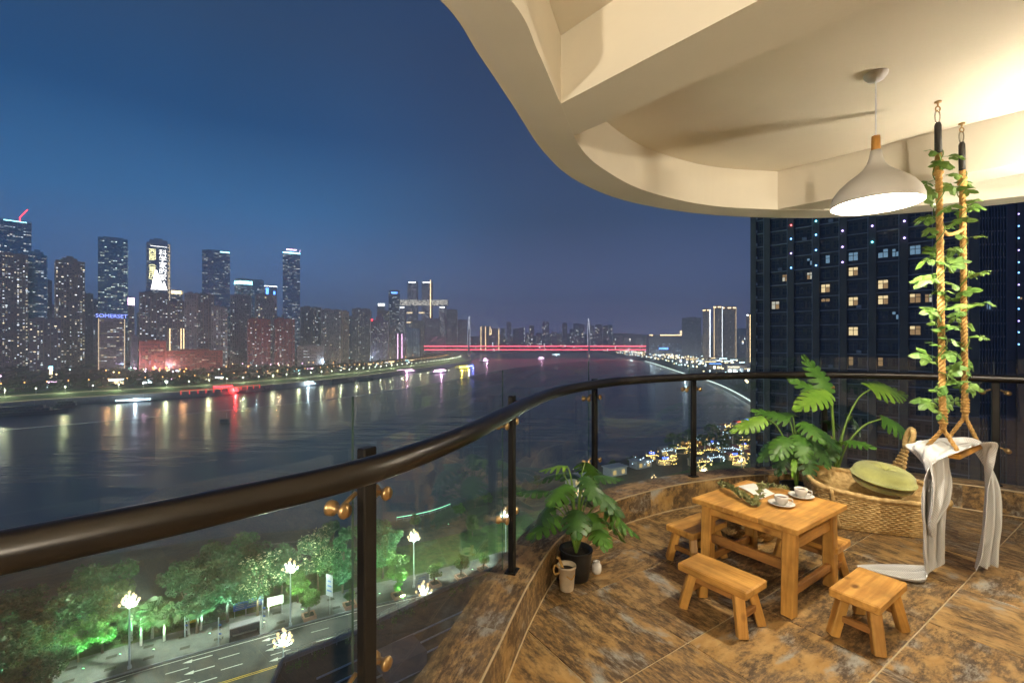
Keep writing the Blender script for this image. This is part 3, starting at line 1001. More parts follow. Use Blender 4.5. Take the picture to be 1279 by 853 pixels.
# lamps of the streets between the far towers
lm = MB()
lm.tube([(0, 0, 0), (0, 0, 10)], .2, 5, mi=0)
lm.sphere((0, 0, 10.3), .9, 8, 5, mi=1)
sc_m = {k: lm.mesh('city_lamp', ['pole', k]) for k in ('lamp_orange', 'lamp_cool', 'boat_pink', 'lamp_warm')}
r = random.Random(55)
glow_c = {'lamp_orange': ('orange', (1, .5, .2)), 'lamp_cool': ('icy', (.6, .85, 1)), 'boat_pink': ('pink', (1, .55, .8)), 'lamp_warm': ('warm', (1, .8, .5))}
for k_ in range(90):
    pth = Lo(r.uniform(115, 330))
    cand = [p for p in pth if 430 < p[1] < 1600]
    p = r.choice(cand)
    mt = r.choice(['lamp_orange', 'lamp_orange', 'lamp_cool', 'boat_pink', 'lamp_warm'])
    o = inst('city_lamp', sc_m[mt], None, (p[0] + r.uniform(-8, 8), p[1] + r.uniform(-8, 8), -53.5))
    tag(o, '%s street lamp glowing between the trees and towers of the far bank' % glow_c[mt][0], 'street lamp', '%s lamps between the far towers' % glow_c[mt][0])
    if k_ % 3 == 0: lamp_glow(o, 12, 13000 if mt != 'boat_pink' else 9000, glow_c[mt][1], .8)
# lit column near the left end of the far bank
col = thing('light_column', 'slim orange and blue lit column at the left end of the far bank', 'light column', (*px(63.5, 476, -57), -57))
MB().box((0, 0, 9), (2.2, 2.2, 18)).build('shaft', 'lamp_warm', col)
MB().box((0, 0, 20), (3.0, 3.0, 4)).build('top', 'strip_cyan', col)

# the trees of the far bank read as one dark mass
b = MB()
r = random.Random(31)
for off, n, zg in ((72, 260, -57), (100, 420, -56.5), (150, 420, -55), (230, 420, -53.5), (320, 420, -52), (480, 300, -49)):
    pth = Lo(off)
    cand = [p for p in pth if 380 < p[1] < 1900]
    for k in range(n):
        i = r.randrange(len(cand) - 1)
        p = cand[i].lerp(cand[i + 1], r.random())
        cx, cy_ = p[0] + r.uniform(-14, 14), p[1] + r.uniform(-14, 14)
        rad = r.uniform(2.5, 5.5) * (.55 if off < 80 else 1)
        for q in range(26):
            d = Vector((r.gauss(0, 1), r.gauss(0, 1), abs(r.gauss(0, .9)))).normalized()
            c = Vector((cx, cy_, zg + rad * .7)) + d * rad * r.uniform(.6, 1.05)
            u = Vector((r.uniform(-1, 1), r.uniform(-1, 1), r.uniform(-1, 1))).normalized() * 1.0
            v = u.orthogonal().normalized() * 1.0
            b.quad(c - u - v, c + u - v, c + u + v, c - u + v)
fw = b.build('far_woodland', 'wood_far')
tag(fw, 'dark mass of trees between the far quay and the towers', 'woodland', kind='stuff')

# ================================================================ BOATS
def boat(label, x, y, Lm, Bm, Hm, decks, yaw, hull='hull', light=None, lh=1.0, name='moored_boat', z_light=None, group=None):
    X, Y = px(x, y, WZ)
    t = thing(name, label, 'boat', (X, Y, WZ), R(yaw), group)
    b = MB()
    st = []
    n = 9
    for i in range(n):
        u = i / (n - 1)
        wv = Bm / 2 * min(1, (1 - abs(2 * u - 1) ** 5) + .25) * (1 if u < .75 else 1 - ((u - .75) / .25) ** 2 * .8)
        sh = Hm * (1 + .35 * max(0, (u - .7) / .3) ** 2)
        xx = (u - .5) * Lm
        st.append([(xx, -wv, sh), (xx, -wv * .8, -.4), (xx, wv * .8, -.4), (xx, wv, sh)])
    vs = [p for s_ in st for p in s_]
    fs = []
    for i in range(n - 1):
        for k in range(3):
            a = i * 4 + k
            fs.append((a, a + 4, a + 5, a + 1))
        fs.append((i * 4 + 3, i * 4 + 7, i * 4 + 4, i * 4))
    fs += [(0, 1, 2, 3), tuple((n - 1) * 4 + k for k in (3, 2, 1, 0))]
    b.add(vs, fs).build('hull', hull, t)
    z = Hm
    for d in range(decks):
        ll = Lm * (.72 - .14 * d); bb = Bm * (.8 - .12 * d)
        c = MB()
        c.box((-Lm * .04, 0, z + 1.2), (ll, bb, 2.4)); c.box((-Lm * .04, 0, z + 2.55), (ll + 1.2, bb + 1.0, .3))
        c.build('cabin', 'hull_white' if light else 'hull', t)
        w = MB()
        k = max(4, int(ll / 3))
        for i in range(k):
            for sgn in (-1, 1):
                w.box((-Lm * .04 - ll / 2 + (i + .5) * ll / k, sgn * (bb / 2 + .04), z + 1.35), (ll / k * .6, .08, 1.0))
        tag(w.build('window_row', (light if light else 'dark_glass'), t), kind='stuff')
        if light:
            e = MB()
            e.box((-Lm * .04, -bb / 2 - .7, z + 2.2), (ll, .25, .25 * lh)); e.box((-Lm * .04, bb / 2 + .7, z + 2.2), (ll, .25, .25 * lh))
            e.build('light_strip', light, t)
        z += 2.7
    MB().tube([(Lm * .15, 0, z), (Lm * .15, 0, z + 5)], .15, 5).build('mast', 'steel', t)
    gc = {'led_red': ((1, .04, .04), 60000), 'boat_pink': ((1, .5, .85), 22000), 'boat_yellow': ((1, .8, .1), 60000), 'boat_blue': ((.15, .2, 1), 60000), 'boat_white': ((.7, .9, 1), 12000)}.get(light)
    if gc:
        for s_ in ((-.25, .25) if gc[1] > 30000 else (0,)):
            ld = bpy.data.lights.new('deck_light', 'POINT')
            ld.energy, ld.color, ld.shadow_soft_size = gc[1] / (2 if gc[1] > 30000 else 1), gc[0], 1.0
            lo = bpy.data.objects.new('deck_light', ld)
            link(lo, t); lo.location = (Lm * s_, -Bm * .62, Hm + 3.5)
    return t
yw = 32
boat('big red lit boat moored at the far quay', 281, 491.5, 50, 12, 2.5, 3, 30, light='led_red', lh=5, name='excursion_boat')
boat('dark barge moored along the bottom left of the far bank', 24, 518, 70, 12, 3, 2, 33, name='barge')
boat('small dark work boat with a wheelhouse right of the long barge', 84, 509, 22, 7, 2, 2, 33)
boat('long low white-lit pontoon boat left of the red wall', 170, 502, 46, 9, 1.6, 1, 30, light='boat_white', lh=.4, name='pontoon_boat')
boat('dark barge just right of the red boat', 318, 488, 40, 9, 2, 1, 34, name='barge')
boat('white passenger boat moored midway along the far quay', 383, 482, 40, 9, 2, 2, 45, hull='hull_white', light='boat_white', lh=.5, name='passenger_boat')
boat('dark cargo boat between the white passenger boat and the pink one', 425, 478, 46, 10, 2.5, 2, 50, name='cargo_boat')
boat('second dark cargo boat left of the pink lit boat', 455, 475, 46, 10, 2.5, 1, 52, name='cargo_boat')
boat('pale pink lit boat under the far promenade', 505, 466, 80, 14, 3, 2, 57, hull='hull_white', light='boat_pink', lh=1.5, name='cruise_boat')
boat('white lit boat between the pink boat and the yellow one', 548, 466, 60, 12, 3, 2, 58, hull='hull_white', light='boat_pink', lh=2, name='cruise_boat')
boat('yellow glowing boat with blue light below the bridge', 578, 461, 62, 13, 3, 2, 62, light='boat_yellow', lh=5, name='excursion_boat')
bb = boat('blue lit boat beside the yellow glowing one', 586, 459, 40, 10, 2.5, 1, 62, light='boat_blue', lh=3, name='excursion_boat')
boat('many-decked boat with reddish lights near the left bridge pylon', 605, 452, 70, 16, 3, 4, 70, light='boat_pink', lh=1, name='cruise_boat')
boat('small white and red boat midstream before the bridge', 676, 449, 36, 10, 2.5, 3, 10, light='boat_pink', lh=2, name='ferry_boat')
boat('low pale boat near the right pylon of the bridge', 695, 444, 60, 12, 2.5, 2, 0, light='boat_white', lh=1, name='ferry_boat')
boat('small dark sampan drifting alone on the open river', 281, 528, 9, 2.4, .8, 1, 5, name='sampan')

# red glowing balustrade wall on the quay left of the red boat
rw = thing('red_lit_railing', 'red glowing railing on the quay left of the red boat', 'railing', (0, 0, 0))
pth = [p for p in resample(Lo(1.0), 9) if 578 < p[1] < 662]
for i in range(len(pth)):
    MB().box((pth[i][0], pth[i][1], -63.5), (.8, .8, 5.0)).build('post', 'led_red_dim', rw)
b = MB()
b.tube([(p[0], p[1], -61) for p in pth], .3, 5)
b.build('rail', 'led_red_dim', rw)

# ================================================================ RIGHT BANK LIGHTS
lm = MB()
lm.tube([(0, 0, 0), (0, 0, 9)], .25, 5, mi=0)
lm.sphere((0, 0, 9.4), 1.7, 8, 5, mi=1)
rb_meshes = [lm.mesh('shore_lamp', ['pole', k]) for k in ('lamp_warm', 'lamp_cool')]
tr = MB()
pth = [p for p in Ro(3) if 440 < p[1] < 1650]
tr.tube([(p[0], p[1], -66.0) for p in pth], [0.35 + p[1] / 1800 for p in pth], 6)
tl = tr.build('lit_handrail', 'trail')
tag(tl, 'thin white glowing handrail curving along the right bank', 'railing')
r = random.Random(41)
cnt = 0
for off, step in ((26, 24), (44, 22), (62, 22), (84, 24), (112, 26), (145, 30), (190, 36)):
    for p in resample(Ro(off), step):
        if 600 < p[1] < 2300 and r.random() < .85:
            X = p[0] / p[1] * F + 639.5
            if X > 950 or cnt > 295: continue
            k = 0 if r.random() < .6 else 1
            o = inst('shore_lamp', rb_meshes[k], None, (p[0] + r.uniform(-5, 5), p[1] + r.uniform(-8, 8), -55 if off > 40 else -62), (0, 0, 0), (1, 1, r.uniform(.6, 1.2)))
            s = ('warm', 'cool')[k]
            tag(o, '%s white lamp in the crowd of lights along the right bank' % s, 'street lamp', '%s lamps along the right bank' % s)
            cnt += 1
            if cnt % 16 == 0: lamp_glow(o, 12, 26000, (1.0, .85, .6) if k == 0 else (.7, .9, 1.0))
# low houses among them
for k in range(46):
    p = r.choice([q for q in Ro(r.choice([55, 75, 100, 135, 180])) if 560 < q[1] < 2000])
    X0 = p[0] / p[1] * F + 639.5
    if X0 > 960: continue
    w, h = r.uniform(18, 34), r.uniform(8, 18)
    mat = r.choice(['strip_warm', 'strip_white', 'strip_gold', 'strip_blue', 'boat_white'])
    wd = {'strip_warm': 'warm', 'strip_white': 'white', 'strip_gold': 'golden', 'strip_blue': 'blue', 'boat_white': 'icy'}[mat]
    t = thing('shore_house', 'low building with %s lights on the right bank' % wd, 'building', (p[0] + r.uniform(-8, 8), p[1] + r.uniform(-14, 14), -55), r.uniform(-.4, .4), 'low right bank buildings with %s lights' % wd)
    b = MB(); b.box((0, 0, h / 2), (w, 14, h)); b.box((0, 0, h + .5), (w + 2, 16, 1.0)); b.build('wall', r.choice(['resi', 'beige', 'dark']), t)
    MB().box((0, -7.3, h - 1.5), (w * .9, .4, r.uniform(.5, 1.4))).build('light_strip', mat, t)
    for q in range(4):
        MB().box((-w * .36 + q * w * .24, -7.2, h * .4), (w * .13, .3, h * .35)).build('window', r.choice(['dark_glass', 'strip_gold', 'strip_white', 'dark_glass']), t)
# lit ridge-top pavilion
hp = thing('hilltop_hall', 'long hall with amber roof lights and a turret on the right bank hill', 'building', ((831 - 639.5) / F * 1700, 1700, -56))
z = CAMZ - 0 + (426.5 - 418) / F * 1700 + 56
w = 44 / F * 1700
MB().box((0, 0, z / 2), (w, 40, z)).build('wall', 'dark', hp)
b = MB(); r2 = random.Random(2)
for i in range(30):
    if i > 8 or i < 3:
        b.box((-w / 2 + w * (i + .5) / 30, -20.4, z - 2), (w / 40, .6, 3.5))
b.build('light_row', 'strip_warm', hp)
MB().box((w * .46, 0, z + 7), (9, 9, 16)).build('turret', 'strip_gold', hp)
MB().box((-w * .1, -20.6, z * .38), (w * .25, .6, 6)).build('light_strip', 'strip_blue', hp)
bw = MB()
for i in range(22):
    for j in range(6):
        if r2.random() < .4:
            k = r2.random() * .8
            x = -w / 2 + w * (i + .5) / 22
            bw.quad((x - 1.6, -20.2, 6 + j * 8), (x + 1.6, -20.2, 6 + j * 8), (x + 1.6, -20.2, 10 + j * 8), (x - 1.6, -20.2, 10 + j * 8), 1, (k * .5, k * .7, k))
tag(bw.build('window_grid', ['dark_glass', 'lit'], hp), kind='stuff')
# ================================================================ THE STREET BELOW
E = spline([(-190, -20), (-125, 32), (-90, 59), (-68, 75), (-48, 86.6), (-34, 94.2), (-11, 105.5), (8, 118), (45, 146), (70, 163), (100, 184), (150, 222), (210, 268)], 6)
def Eo(d): return offset(E, d)
def sheet(name, d0, d1, z, mat, z1=None):
    return strip(name, Eo(d0), z, Eo(d1), z if z1 is None else z1, mat)
sheet('road', -21, 0, -54.25, 'asphalt')
sheet('pavement', 0.30, 9.0, -54.08, 'paving')
b = MB()
for d0, d1 in ((0.0, 0.30),):
    A, B = Eo(d0), Eo(d1)
    n = len(A)
    vs = [(p[0], p[1], -54.26) for p in A] + [(p[0], p[1], -54.07) for p in A] + [(p[0], p[1], -54.07) for p in B]
    b.add(vs, [(i, i + 1, n + i + 1, n + i) for i in range(n - 1)] + [(n + i, n + i + 1, 2 * n + i + 1, 2 * n + i) for i in range(n - 1)])
tag(b.build('kerb', 'board_white'), kind='structure')
sheet('lawn', 9.0, 26, -54.06, 'grass', -54.3)
sheet('near_pavement', -27, -21, -54.10, 'paving')
sheet('near_verge', -60, -27, -54.12, 'grass')

# painted markings: each dash its own piece of the road
road = bpy.data.objects['road']
dash = MB().box((0, 0, 0), (3.2, .16, .012)).mesh('lane_dash', 'paint')
def along(d, step):
    pts = resample(Eo(d), step)
    return [(pts[i], math.atan2(pts[i + 1][1] - pts[i][1], pts[i + 1][0] - pts[i][0])) for i in range(len(pts) - 1)]
for d in (-3.6, -7.0, -14.0, -17.4):
    for k, (p, a) in enumerate(along(d, 7.5)):
        if -110 < p[0] < 60:
            inst('lane_dash', dash, road, (p[0], p[1], -54.235), (0, 0, a))
for d, mat in ((-.6, 'paint'), (-10.3, 'board_yellow'), (-10.7, 'board_yellow'), (-20.4, 'paint')):
    A, B = Eo(d), Eo(d - .16)
    n = len(A)
    o = MB().add([(p[0], p[1], -54.236) for p in A] + [(p[0], p[1], -54.236) for p in B], [(i + 1, i, n + i, n + i + 1) for i in range(n - 1)]).build('edge_line', mat, road)
arrow = MB()
arrow.add([(-2.2, -.12, 0), (.8, -.12, 0), (.8, .12, 0), (-2.2, .12, 0), (.8, -.5, 0), (2.2, 0, 0), (.8, .5, 0)], [(0, 1, 2, 3), (4, 5, 6)])
arrow = arrow.mesh('lane_arrow', 'paint')
for d in (-1.9, -5.3, -8.7):
    for p, a in along(d, 12):
        if -75 < p[0] < -40:
            inst('lane_arrow', arrow, road, (p[0], p[1], -54.234), (0, 0, a + math.pi))
# paving slabs joints close to the kerb: darker inserts
slab = MB().box((0, 0, 0), (1.5, .8, .02)).mesh('paving_slab', 'soil')
pave = bpy.data.objects['pavement']
for d in (2.6, 6.4):
    for k, (p, a) in enumerate(along(d, 5.2)):
        if -85 < p[0] < -30:
            inst('paving_slab', slab, pave, (p[0], p[1], -54.07), (0, 0, a))

# ---------------------------------------------------------------- street lamps with clusters of globes
def street_lamp(label, loc, group, power=1500):
    t = thing('street_lamp', label, 'street lamp', loc, rnd.uniform(0, 3), group)
    return t
sl_pole = MB()
sl_pole.tube([(0, 0, 0), (0, 0, .5), (0, 0, .52), (0, 0, 6), (0, 0, 10.4)], [.32, .30, .17, .15, .10], 10)
sl_pole.lathe([(.1, 10.2), (.34, 10.6), (.12, 10.9)], 10)
sl_pole = sl_pole.mesh('pole', 'pole', True)
sl_arm = MB()
gl = []
for ring, n, rad, z in ((0, 6, 1.35, 11.3), (1, 5, .85, 12.2), (2, 1, 0, 13.0)):
    for i in range(n):
        a = 2 * math.pi * (i + .5 * ring) / n
        e = Vector((rad * math.cos(a), rad * math.sin(a), z))
        gl.append(e)
        sl_arm.tube(spline([(0, 0, 10.5), (rad * .55 * math.cos(a), rad * .55 * math.sin(a), 10.7 + .2 * ring), e + Vector((0, 0, -.25))], 3), .045, 5)
sl_arm = sl_arm.mesh('bracket', 'pole')
sl_globe = MB()
sl_globe.lathe([(.0, -.22), (.11, -.20), (.20, -.07), (.21, .05), (.15, .18), (.06, .26), (0, .28)], 10)
sl_globe = sl_globe.mesh('globe', 'globe', True)
def lamp_at(p, label, group, power):
    t = street_lamp(label, p, group)
    inst('pole', sl_pole, t)
    inst('bracket', sl_arm, t)
    for e in gl:
        inst('globe', sl_globe, t, e)
    ld = bpy.data.lights.new('lamp_light', 'POINT')
    ld.energy = power
    ld.color = (0.86, 1.0, 0.74)
    ld.shadow_soft_size = 0.12
    lo = bpy.data.objects.new('lamp_light', ld)
    link(lo, t)
    lo.location = (0, 0, 11.75)
    return t
lampline = [(-65.3, 77.9), (-43.5, 89.6), (-22.3, 103.6), (-1.6, 117), (20, 133)]
names_ = ['globe cluster street lamp among the palms and green shrubs, nearest the left edge', 'globe cluster street lamp before the blossoming trees left of the near rail post',
          'globe cluster street lamp beside the bright green tree right of the near rail post', 'globe cluster street lamp seen just left of the second rail post', 'globe cluster street lamp behind the potted plant on the kerb']
for p, n_ in zip(lampline, names_):
    lamp_at((p[0], p[1], -54.1), n_, 'far side street lamps', 21000)
near_line = [(-34, 67.8), (-15.7, 81.3), (5, 98), (45.5, 150 - 4), (66, 157), (86, 171)]
names2 = ['globe cluster street lamp on the near kerb, cut by the bottom frame', 'globe cluster street lamp showing only its globes over the brown wall reflection', 'globe cluster street lamp hidden low behind the second rail post',
          'globe cluster street lamp peeping over the kerb right of the potted plant', 'globe cluster street lamp at the foot of the fourth rail post', 'globe cluster street lamp before the yellow lit market']
for p, n_ in zip(near_line, names2):
    lamp_at((p[0], p[1], -54.1), n_, 'near side street lamps', 7000)

# ---------------------------------------------------------------- trees
def leafy(b, r, c, rad, n, size, mi=0, flat=.8):
    for _ in range(n):
        d = Vector((r.gauss(0, 1), r.gauss(0, 1), r.gauss(0, 1) * flat))
        d.normalize()
        p = c + d * rad * (.55 + .5 * r.random() ** .5)
        u = (Vector((r.uniform(-1, 1), r.uniform(-1, 1), r.uniform(-.6, .6)))).normalized()
        v = (d + Vector((r.uniform(-.8, .8), r.uniform(-.8, .8), r.uniform(-.8, .8)))).cross(u)
        v = v.normalized() if v.length > 1e-3 else u.orthogonal()
        s = size * r.uniform(.6, 1.3)
        b.add([p - u * s, p + v * s * .45, p + u * s, p - v * s * .45], [(0, 1, 2, 3)], mi)
def tree_mesh(seed, H, spread, leaf, n_cl, n_leaf, size, flowers=False, low=.35):
    r = random.Random(seed)
    tb = MB()
    top = Vector((r.uniform(-.4, .4), r.uniform(-.4, .4), H * .62))
    tb.tube([(0, 0, -.3), (0.05, 0, H * .2), top * .6, top], [.28, .2, .15, .07], 7)
    cb = MB()
    for k in range(n_cl):
        a = r.uniform(0, 6.28)
        z = H * r.uniform(low, .92)
        f = math.sin(math.pi * min(1, max(.12, (z / H - low * .8) / (1.05 - low * .8)))) ** .7
        rad = spread * f * r.uniform(.25, .95)
        c = Vector((rad * math.cos(a), rad * math.sin(a), z))
        tb.tube([top * r.uniform(.4, .95), c * .5 + top * .45, c], [.09, .06, .02], 5, caps=False)
        cr_ = spread * r.uniform(.26, .42)
        leafy(cb, r, c, cr_, n_leaf, size)
        if flowers:
            leafy(cb, r, c + Vector((0, 0, cr_ * .35)), cr_ * .95, int(n_leaf * .22), size * .8, 1)
    tm = tb.mesh('trunk', 'trunk')
    cm = cb.mesh('crown', [leaf, 'flower'] if flowers else [leaf])
    return tm, cm
def palm_mesh(seed, H, nf, L):
    r = random.Random(seed)
    tb = MB()
    tb.tube([(0, 0, -.3), (.1, 0, H * .5), (.15, .05, H)], [.22, .17, .15], 8)
    cb = MB()
    for k in range(nf):
        a = r.uniform(0, 6.28)
        el = r.uniform(-.5, 1.2)
        d = Vector((math.cos(a) * math.cos(el), math.sin(a) * math.cos(el), math.sin(el)))
        base = Vector((.15, .05, H))
        stem = [base, base + d * L * .5, base + d * L * .62 + Vector((0, 0, -.08 * L))]
        cb.tube(stem, .03, 4, caps=False)
        c = stem[-1]
        side = d.cross(Vector((0, 0, 1))).normalized()
        up = side.cross(d)
        for q in range(11):
            an = (q - 5) * .27
            dd = (d * math.cos(an) + side * math.sin(an)).normalized()
            tip = c + dd * L * .5 + Vector((0, 0, -.16 * L * (1 + abs(an))))
            w = side * math.cos(an) - d * math.sin(an)
            mid = c + dd * L * .28
            cb.add([c, mid + w * .09, tip, mid - w * .09], [(0, 1, 2, 3)])
    return tb.mesh('trunk', 'trunk_white'), cb.mesh('crown', 'leaf_c')
TV = {
 'broad': [tree_mesh(s, 12, 4.2, 'leaf_a', 20, 170, .34) for s in (1, 2, 3)],
 'light': [tree_mesh(s, 9.5, 3.6, 'leaf_b', 16, 170, .30) for s in (5, 6)],
 'olive': [tree_mesh(s, 10, 3.8, 'leaf_d', 17, 160, .30) for s in (8,)],
 'flower': [tree_mesh(s, 13, 4.6, 'leaf_a', 22, 150, .34, True) for s in (11, 12)],
 'round': [tree_mesh(s, 5.2, 2.1, 'leaf_b', 16, 130, .20, low=.42) for s in (15, 16)],
 'conifer': [tree_mesh(s, 14, 3.0, 'leaf_a', 24, 140, .32, low=.15) for s in (18,)],
 'palm': [palm_mesh(s, 4.6, 26, 2.3) for s in (21, 22)],
}
def tree(kind, x, y, label, sc=1.0, group=None, z=-54.1, wpos=None, name=None):
    X, Y = wpos if wpos else px(x, y, z)
    t = thing(name or {'palm': 'fan_palm', 'conifer': 'tall_tree', 'flower': 'blossoming_tree', 'round': 'round_tree'}.get(kind, 'broadleaf_tree'), label, 'palm' if kind == 'palm' else 'tree', (X, Y, z), rnd.uniform(0, 6.28), group)
    if y > 700: sc *= 1.12
    t.scale = (sc, sc, sc * rnd.uniform(.93, 1.07))
    tm, cm = rnd.choice(TV[kind])
    inst('trunk', tm, t)
    inst('crown', cm, t)
    return t
LT = [('broad', 60, 872, 'leafy tree at the bottom left close to the kerb', .62), ('light', 24, 880, 'green tree cut by the bottom left corner of the frame', .7), ('broad', 130, 786, 'dark tree between the first street lamp and the river', 1.0), ('broad', 305, 745, 'dark tree behind the noticeboards at the water side', 1.0), ('broad', 232, 772, 'dark tree behind the fan palms near the yellow board', .9), ('broad', 8, 868, 'dark leafy tree in the bottom left corner of the park', .9), ('olive', 40, 852, 'olive toned tree second from the bottom left corner', .85), ('broad', 72, 828, 'blue-green tree behind the olive toned one', 1.0),
 ('light', 98, 826, 'bright green floodlit shrub-like tree left of the first street lamp', .72), ('light', 128, 815, 'bright green tree right behind the first street lamp pole', .68), ('broad', 108, 798, 'dark tree rising behind the floodlit green trees at left', .95), ('olive', 148, 792, 'yellowish tree behind the first street lamp', .85),
 ('broad', 246, 790, 'dark tree at the left end of the tall middle clump', .92), ('broad', 284, 776, 'large dark tree over the noticeboards', 1.05), ('flower', 322, 768, 'tree with pale blossom left of the second street lamp', .92), ('flower', 397, 738, 'tree with pale blossom behind the second street lamp', .95), ('conifer', 428, 740, 'tall dark tree just left of the near rail post', .9),
 ('broad', 268, 752, 'dark tree far back in the tall middle clump', .95), ('broad', 352, 740, 'dark tree between the two blossoming trees', .8), ('light', 372, 752, 'bright green tree lit from below beside the second street lamp', .6), ('conifer', 452, 726, 'tall tree half hidden behind the near rail post', .85), ('broad', 478, 722, 'dark tree right of the near rail post', .9), ('light', 497, 737, 'vivid green floodlit tree left of the third street lamp', .78),
 ('broad', 470, 700, 'dark tree at the water side behind the near rail post', .9), ('conifer', 415, 716, 'dark tree at the water side behind the blossoming tree', .8), ('olive', 590, 668, 'thin tree by the riverside lane left of the second rail post', .6), ('broad', 20, 815, 'dark tree at the water side near the left edge', .9)]
for k, x, y, lb, sc in LT:
    tree(k, x, y, lb, sc)
for i, (x, y, sc) in enumerate(((176, 806, 1.0), (190, 797, 1.05), (205, 800, .95), (236, 792, .95), (251, 786, .9), (164, 800, .9))):
    tree('palm', x, y, None, sc)
    o = bpy.data.objects['fan_palm' if i == 0 else 'fan_palm.%03d' % i]
    tag(o, ('fan palm in the group right of the first street lamp' if x < 220 else 'fan palm left of the yellow board under the dark trees'), group=('fan palms right of the first street lamp' if x < 220 else 'fan palms near the yellow board'))
# round trees in brick planters along the pavement
pl_mesh = MB()
for c, s in (((0, -1.05, .35), (2.4, .3, .7)), ((0, 1.05, .35), (2.4, .3, .7)), ((-1.05, 0, .35), (.3, 1.8, .7)), ((1.05, 0, .35), (.3, 1.8, .7))):
    pl_mesh.box(c, s)
pl_mesh = pl_mesh.mesh('rim', 'planter')
pl_soil = MB().box((0, 0, .28), (1.8, 1.8, .5)).mesh('earth', 'soil')
ords = ['first', 'second', 'third', 'fourth', 'fifth', 'sixth', 'seventh']
for i, (x, y, sc) in enumerate(((386, 771, 1.15), (437, 757, .7), (497, 745, .6), (543, 731, 1.0), (576, 722, 1.05), (604, 712, .8), (662, 690, .9))):
    X, Y = px(x, y, -54.08)
    t = thing('brick_planter', '%s pinkish brick planter from the left along the far pavement' % ords[i], 'planter', (X, Y, -54.08), R(35), 'brick planters along the far pavement')
    inst('rim', pl_mesh, t); inst('earth', pl_soil, t)
    tree('round', 0, 0, 'small round tree standing in the %s brick planter from the left' % ords[i], sc * .9, wpos=(X, Y), z=-53.6)

# green floodlights in the park
def floodlight(x, y, label, power, col=(.25, 1.0, .35)):
    X, Y = px(x, y, -54.1)
    t = thing('garden_floodlight', label, 'floodlight', (X, Y, -54.1))
    power *= 2.4
    MB().box((0, 0, .12), (.34, .2, .2), bevel=.03).build('housing', 'dark', t)
    MB().box((0, 0, .235), (.28, .15, .02)).build('lens', emat('flood_lens', col, 6), t)
    ld = bpy.data.lights.new('floodlight_beam', 'SPOT')
    ld.energy = power; ld.color = col; ld.spot_size = R(120); ld.spot_blend = .6; ld.shadow_soft_size = .1
    lo = bpy.data.objects.new('floodlight_beam', ld)
    link(lo, t); lo.location = (0, 0, .3); lo.rotation_euler = (math.pi - R(12), 0, 0)
floodlight(104, 836, 'green floodlight on the grass among the left trees', 6000)
floodlight(378, 762, 'green floodlight under the blossoming trees', 6000, (.45, 1, .25))
floodlight(503, 748, 'green floodlight under the vivid green tree', 7000, (.35, 1, .3))
floodlight(560, 655, 'green floodlight on the riverside lane', 500, (.3, 1, .6))

floodlight(40, 856, 'added teal fill floodlight under the trees in the bottom left corner', 5000, (.3, 1, .6))  # this and the floodlights below are added to brighten the trees
floodlight(150, 818, 'added green fill floodlight right of the first street lamp', 5000, (.2, 1, .35))
floodlight(192, 812, 'added green fill floodlight under the fan palms', 3500, (.5, 1, .45))
floodlight(262, 792, 'added teal fill floodlight under the large dark tree', 6000, (.45, 1, .7))
floodlight(330, 778, 'added pale fill floodlight under the first blossoming tree', 5000, (.8, 1, .6))
floodlight(436, 752, 'added teal fill floodlight left of the near rail post', 4500, (.5, 1, .7))
floodlight(545, 724, 'added green fill floodlight behind the round trees', 6500, (.5, 1, .45))
floodlight(590, 712, 'added green fill floodlight right of the third street lamp', 5000, (.55, 1, .5))
floodlight(474, 742, 'added green fill floodlight behind the near rail post', 6000, (.4, 1, .45))
# low shrubs along the lawn edge
hb = MB(); r = random.Random(78)
for p in [q for q in resample(Eo(10.5), 1.7) if -100 < q[0] < -56]:
    leafy(hb, r, Vector((p[0] + r.uniform(-1, 1), p[1] + r.uniform(-.5, 2.5), -53.2)), r.uniform(1.0, 1.8), 90, .24, flat=.7)
tag(hb.build('park_shrubbery', 'leaf_b'), 'low green shrubs along the park edge at bottom left', 'shrubs', kind='stuff')
# notice boards and signs on the lawn
def board(name, label, x, y, w, h, lift, mat, rz, text=None, posts=2):
    X, Y = px(x, y, -54.1)
    t = thing(name, label, 'sign', (X, Y, -54.1), rz)
    for s in ((-1, 1) if posts == 2 else (0,)):
        MB().tube([(s * w * .4, 0, 0), (s * w * .4, 0, lift + h)], .06, 6).build('post', 'steel', t)
    MB().box((0, -.09, lift + h / 2), (w, .08, h)).build('panel', mat, t)
    b = MB()
    for k in range(3):
        b.box((0, -.14, lift + h * (.25 + .22 * k)), (w * (.7 - .1 * k), .02, h * .07))
    b.build('lettering', 'board_white' if mat != 'board_white' else 'board_blue', t)
    return t
board('notice_board', 'yellow board standing on the lawn under the palms', 241, 783, 1.6, 2.6, 1.0, 'board_yellow', R(30))
board('notice_board', 'small blue notice board under the large dark tree', 300, 770, 2.4, 1.6, 1.4, 'board_blue', R(30))
board('notice_board', 'wider blue notice board right of the small blue one', 317, 766, 3.4, 1.8, 1.5, 'board_blue', R(30))
board('notice_board', 'white notice board with blue print left of the second street lamp', 344, 768, 3.0, 1.7, 2.2, 'board_white', R(28))
board('traffic_sign', 'tall white road sign panel on a pole left of the near rail post', 412, 767, 1.8, 4.4, 3.8, 'board_white', R(-25), posts=1)
board('notice_board', 'white and blue board by the foot of the third street lamp', 527, 733, 3.2, 2.4, .6, 'board_white', R(30))
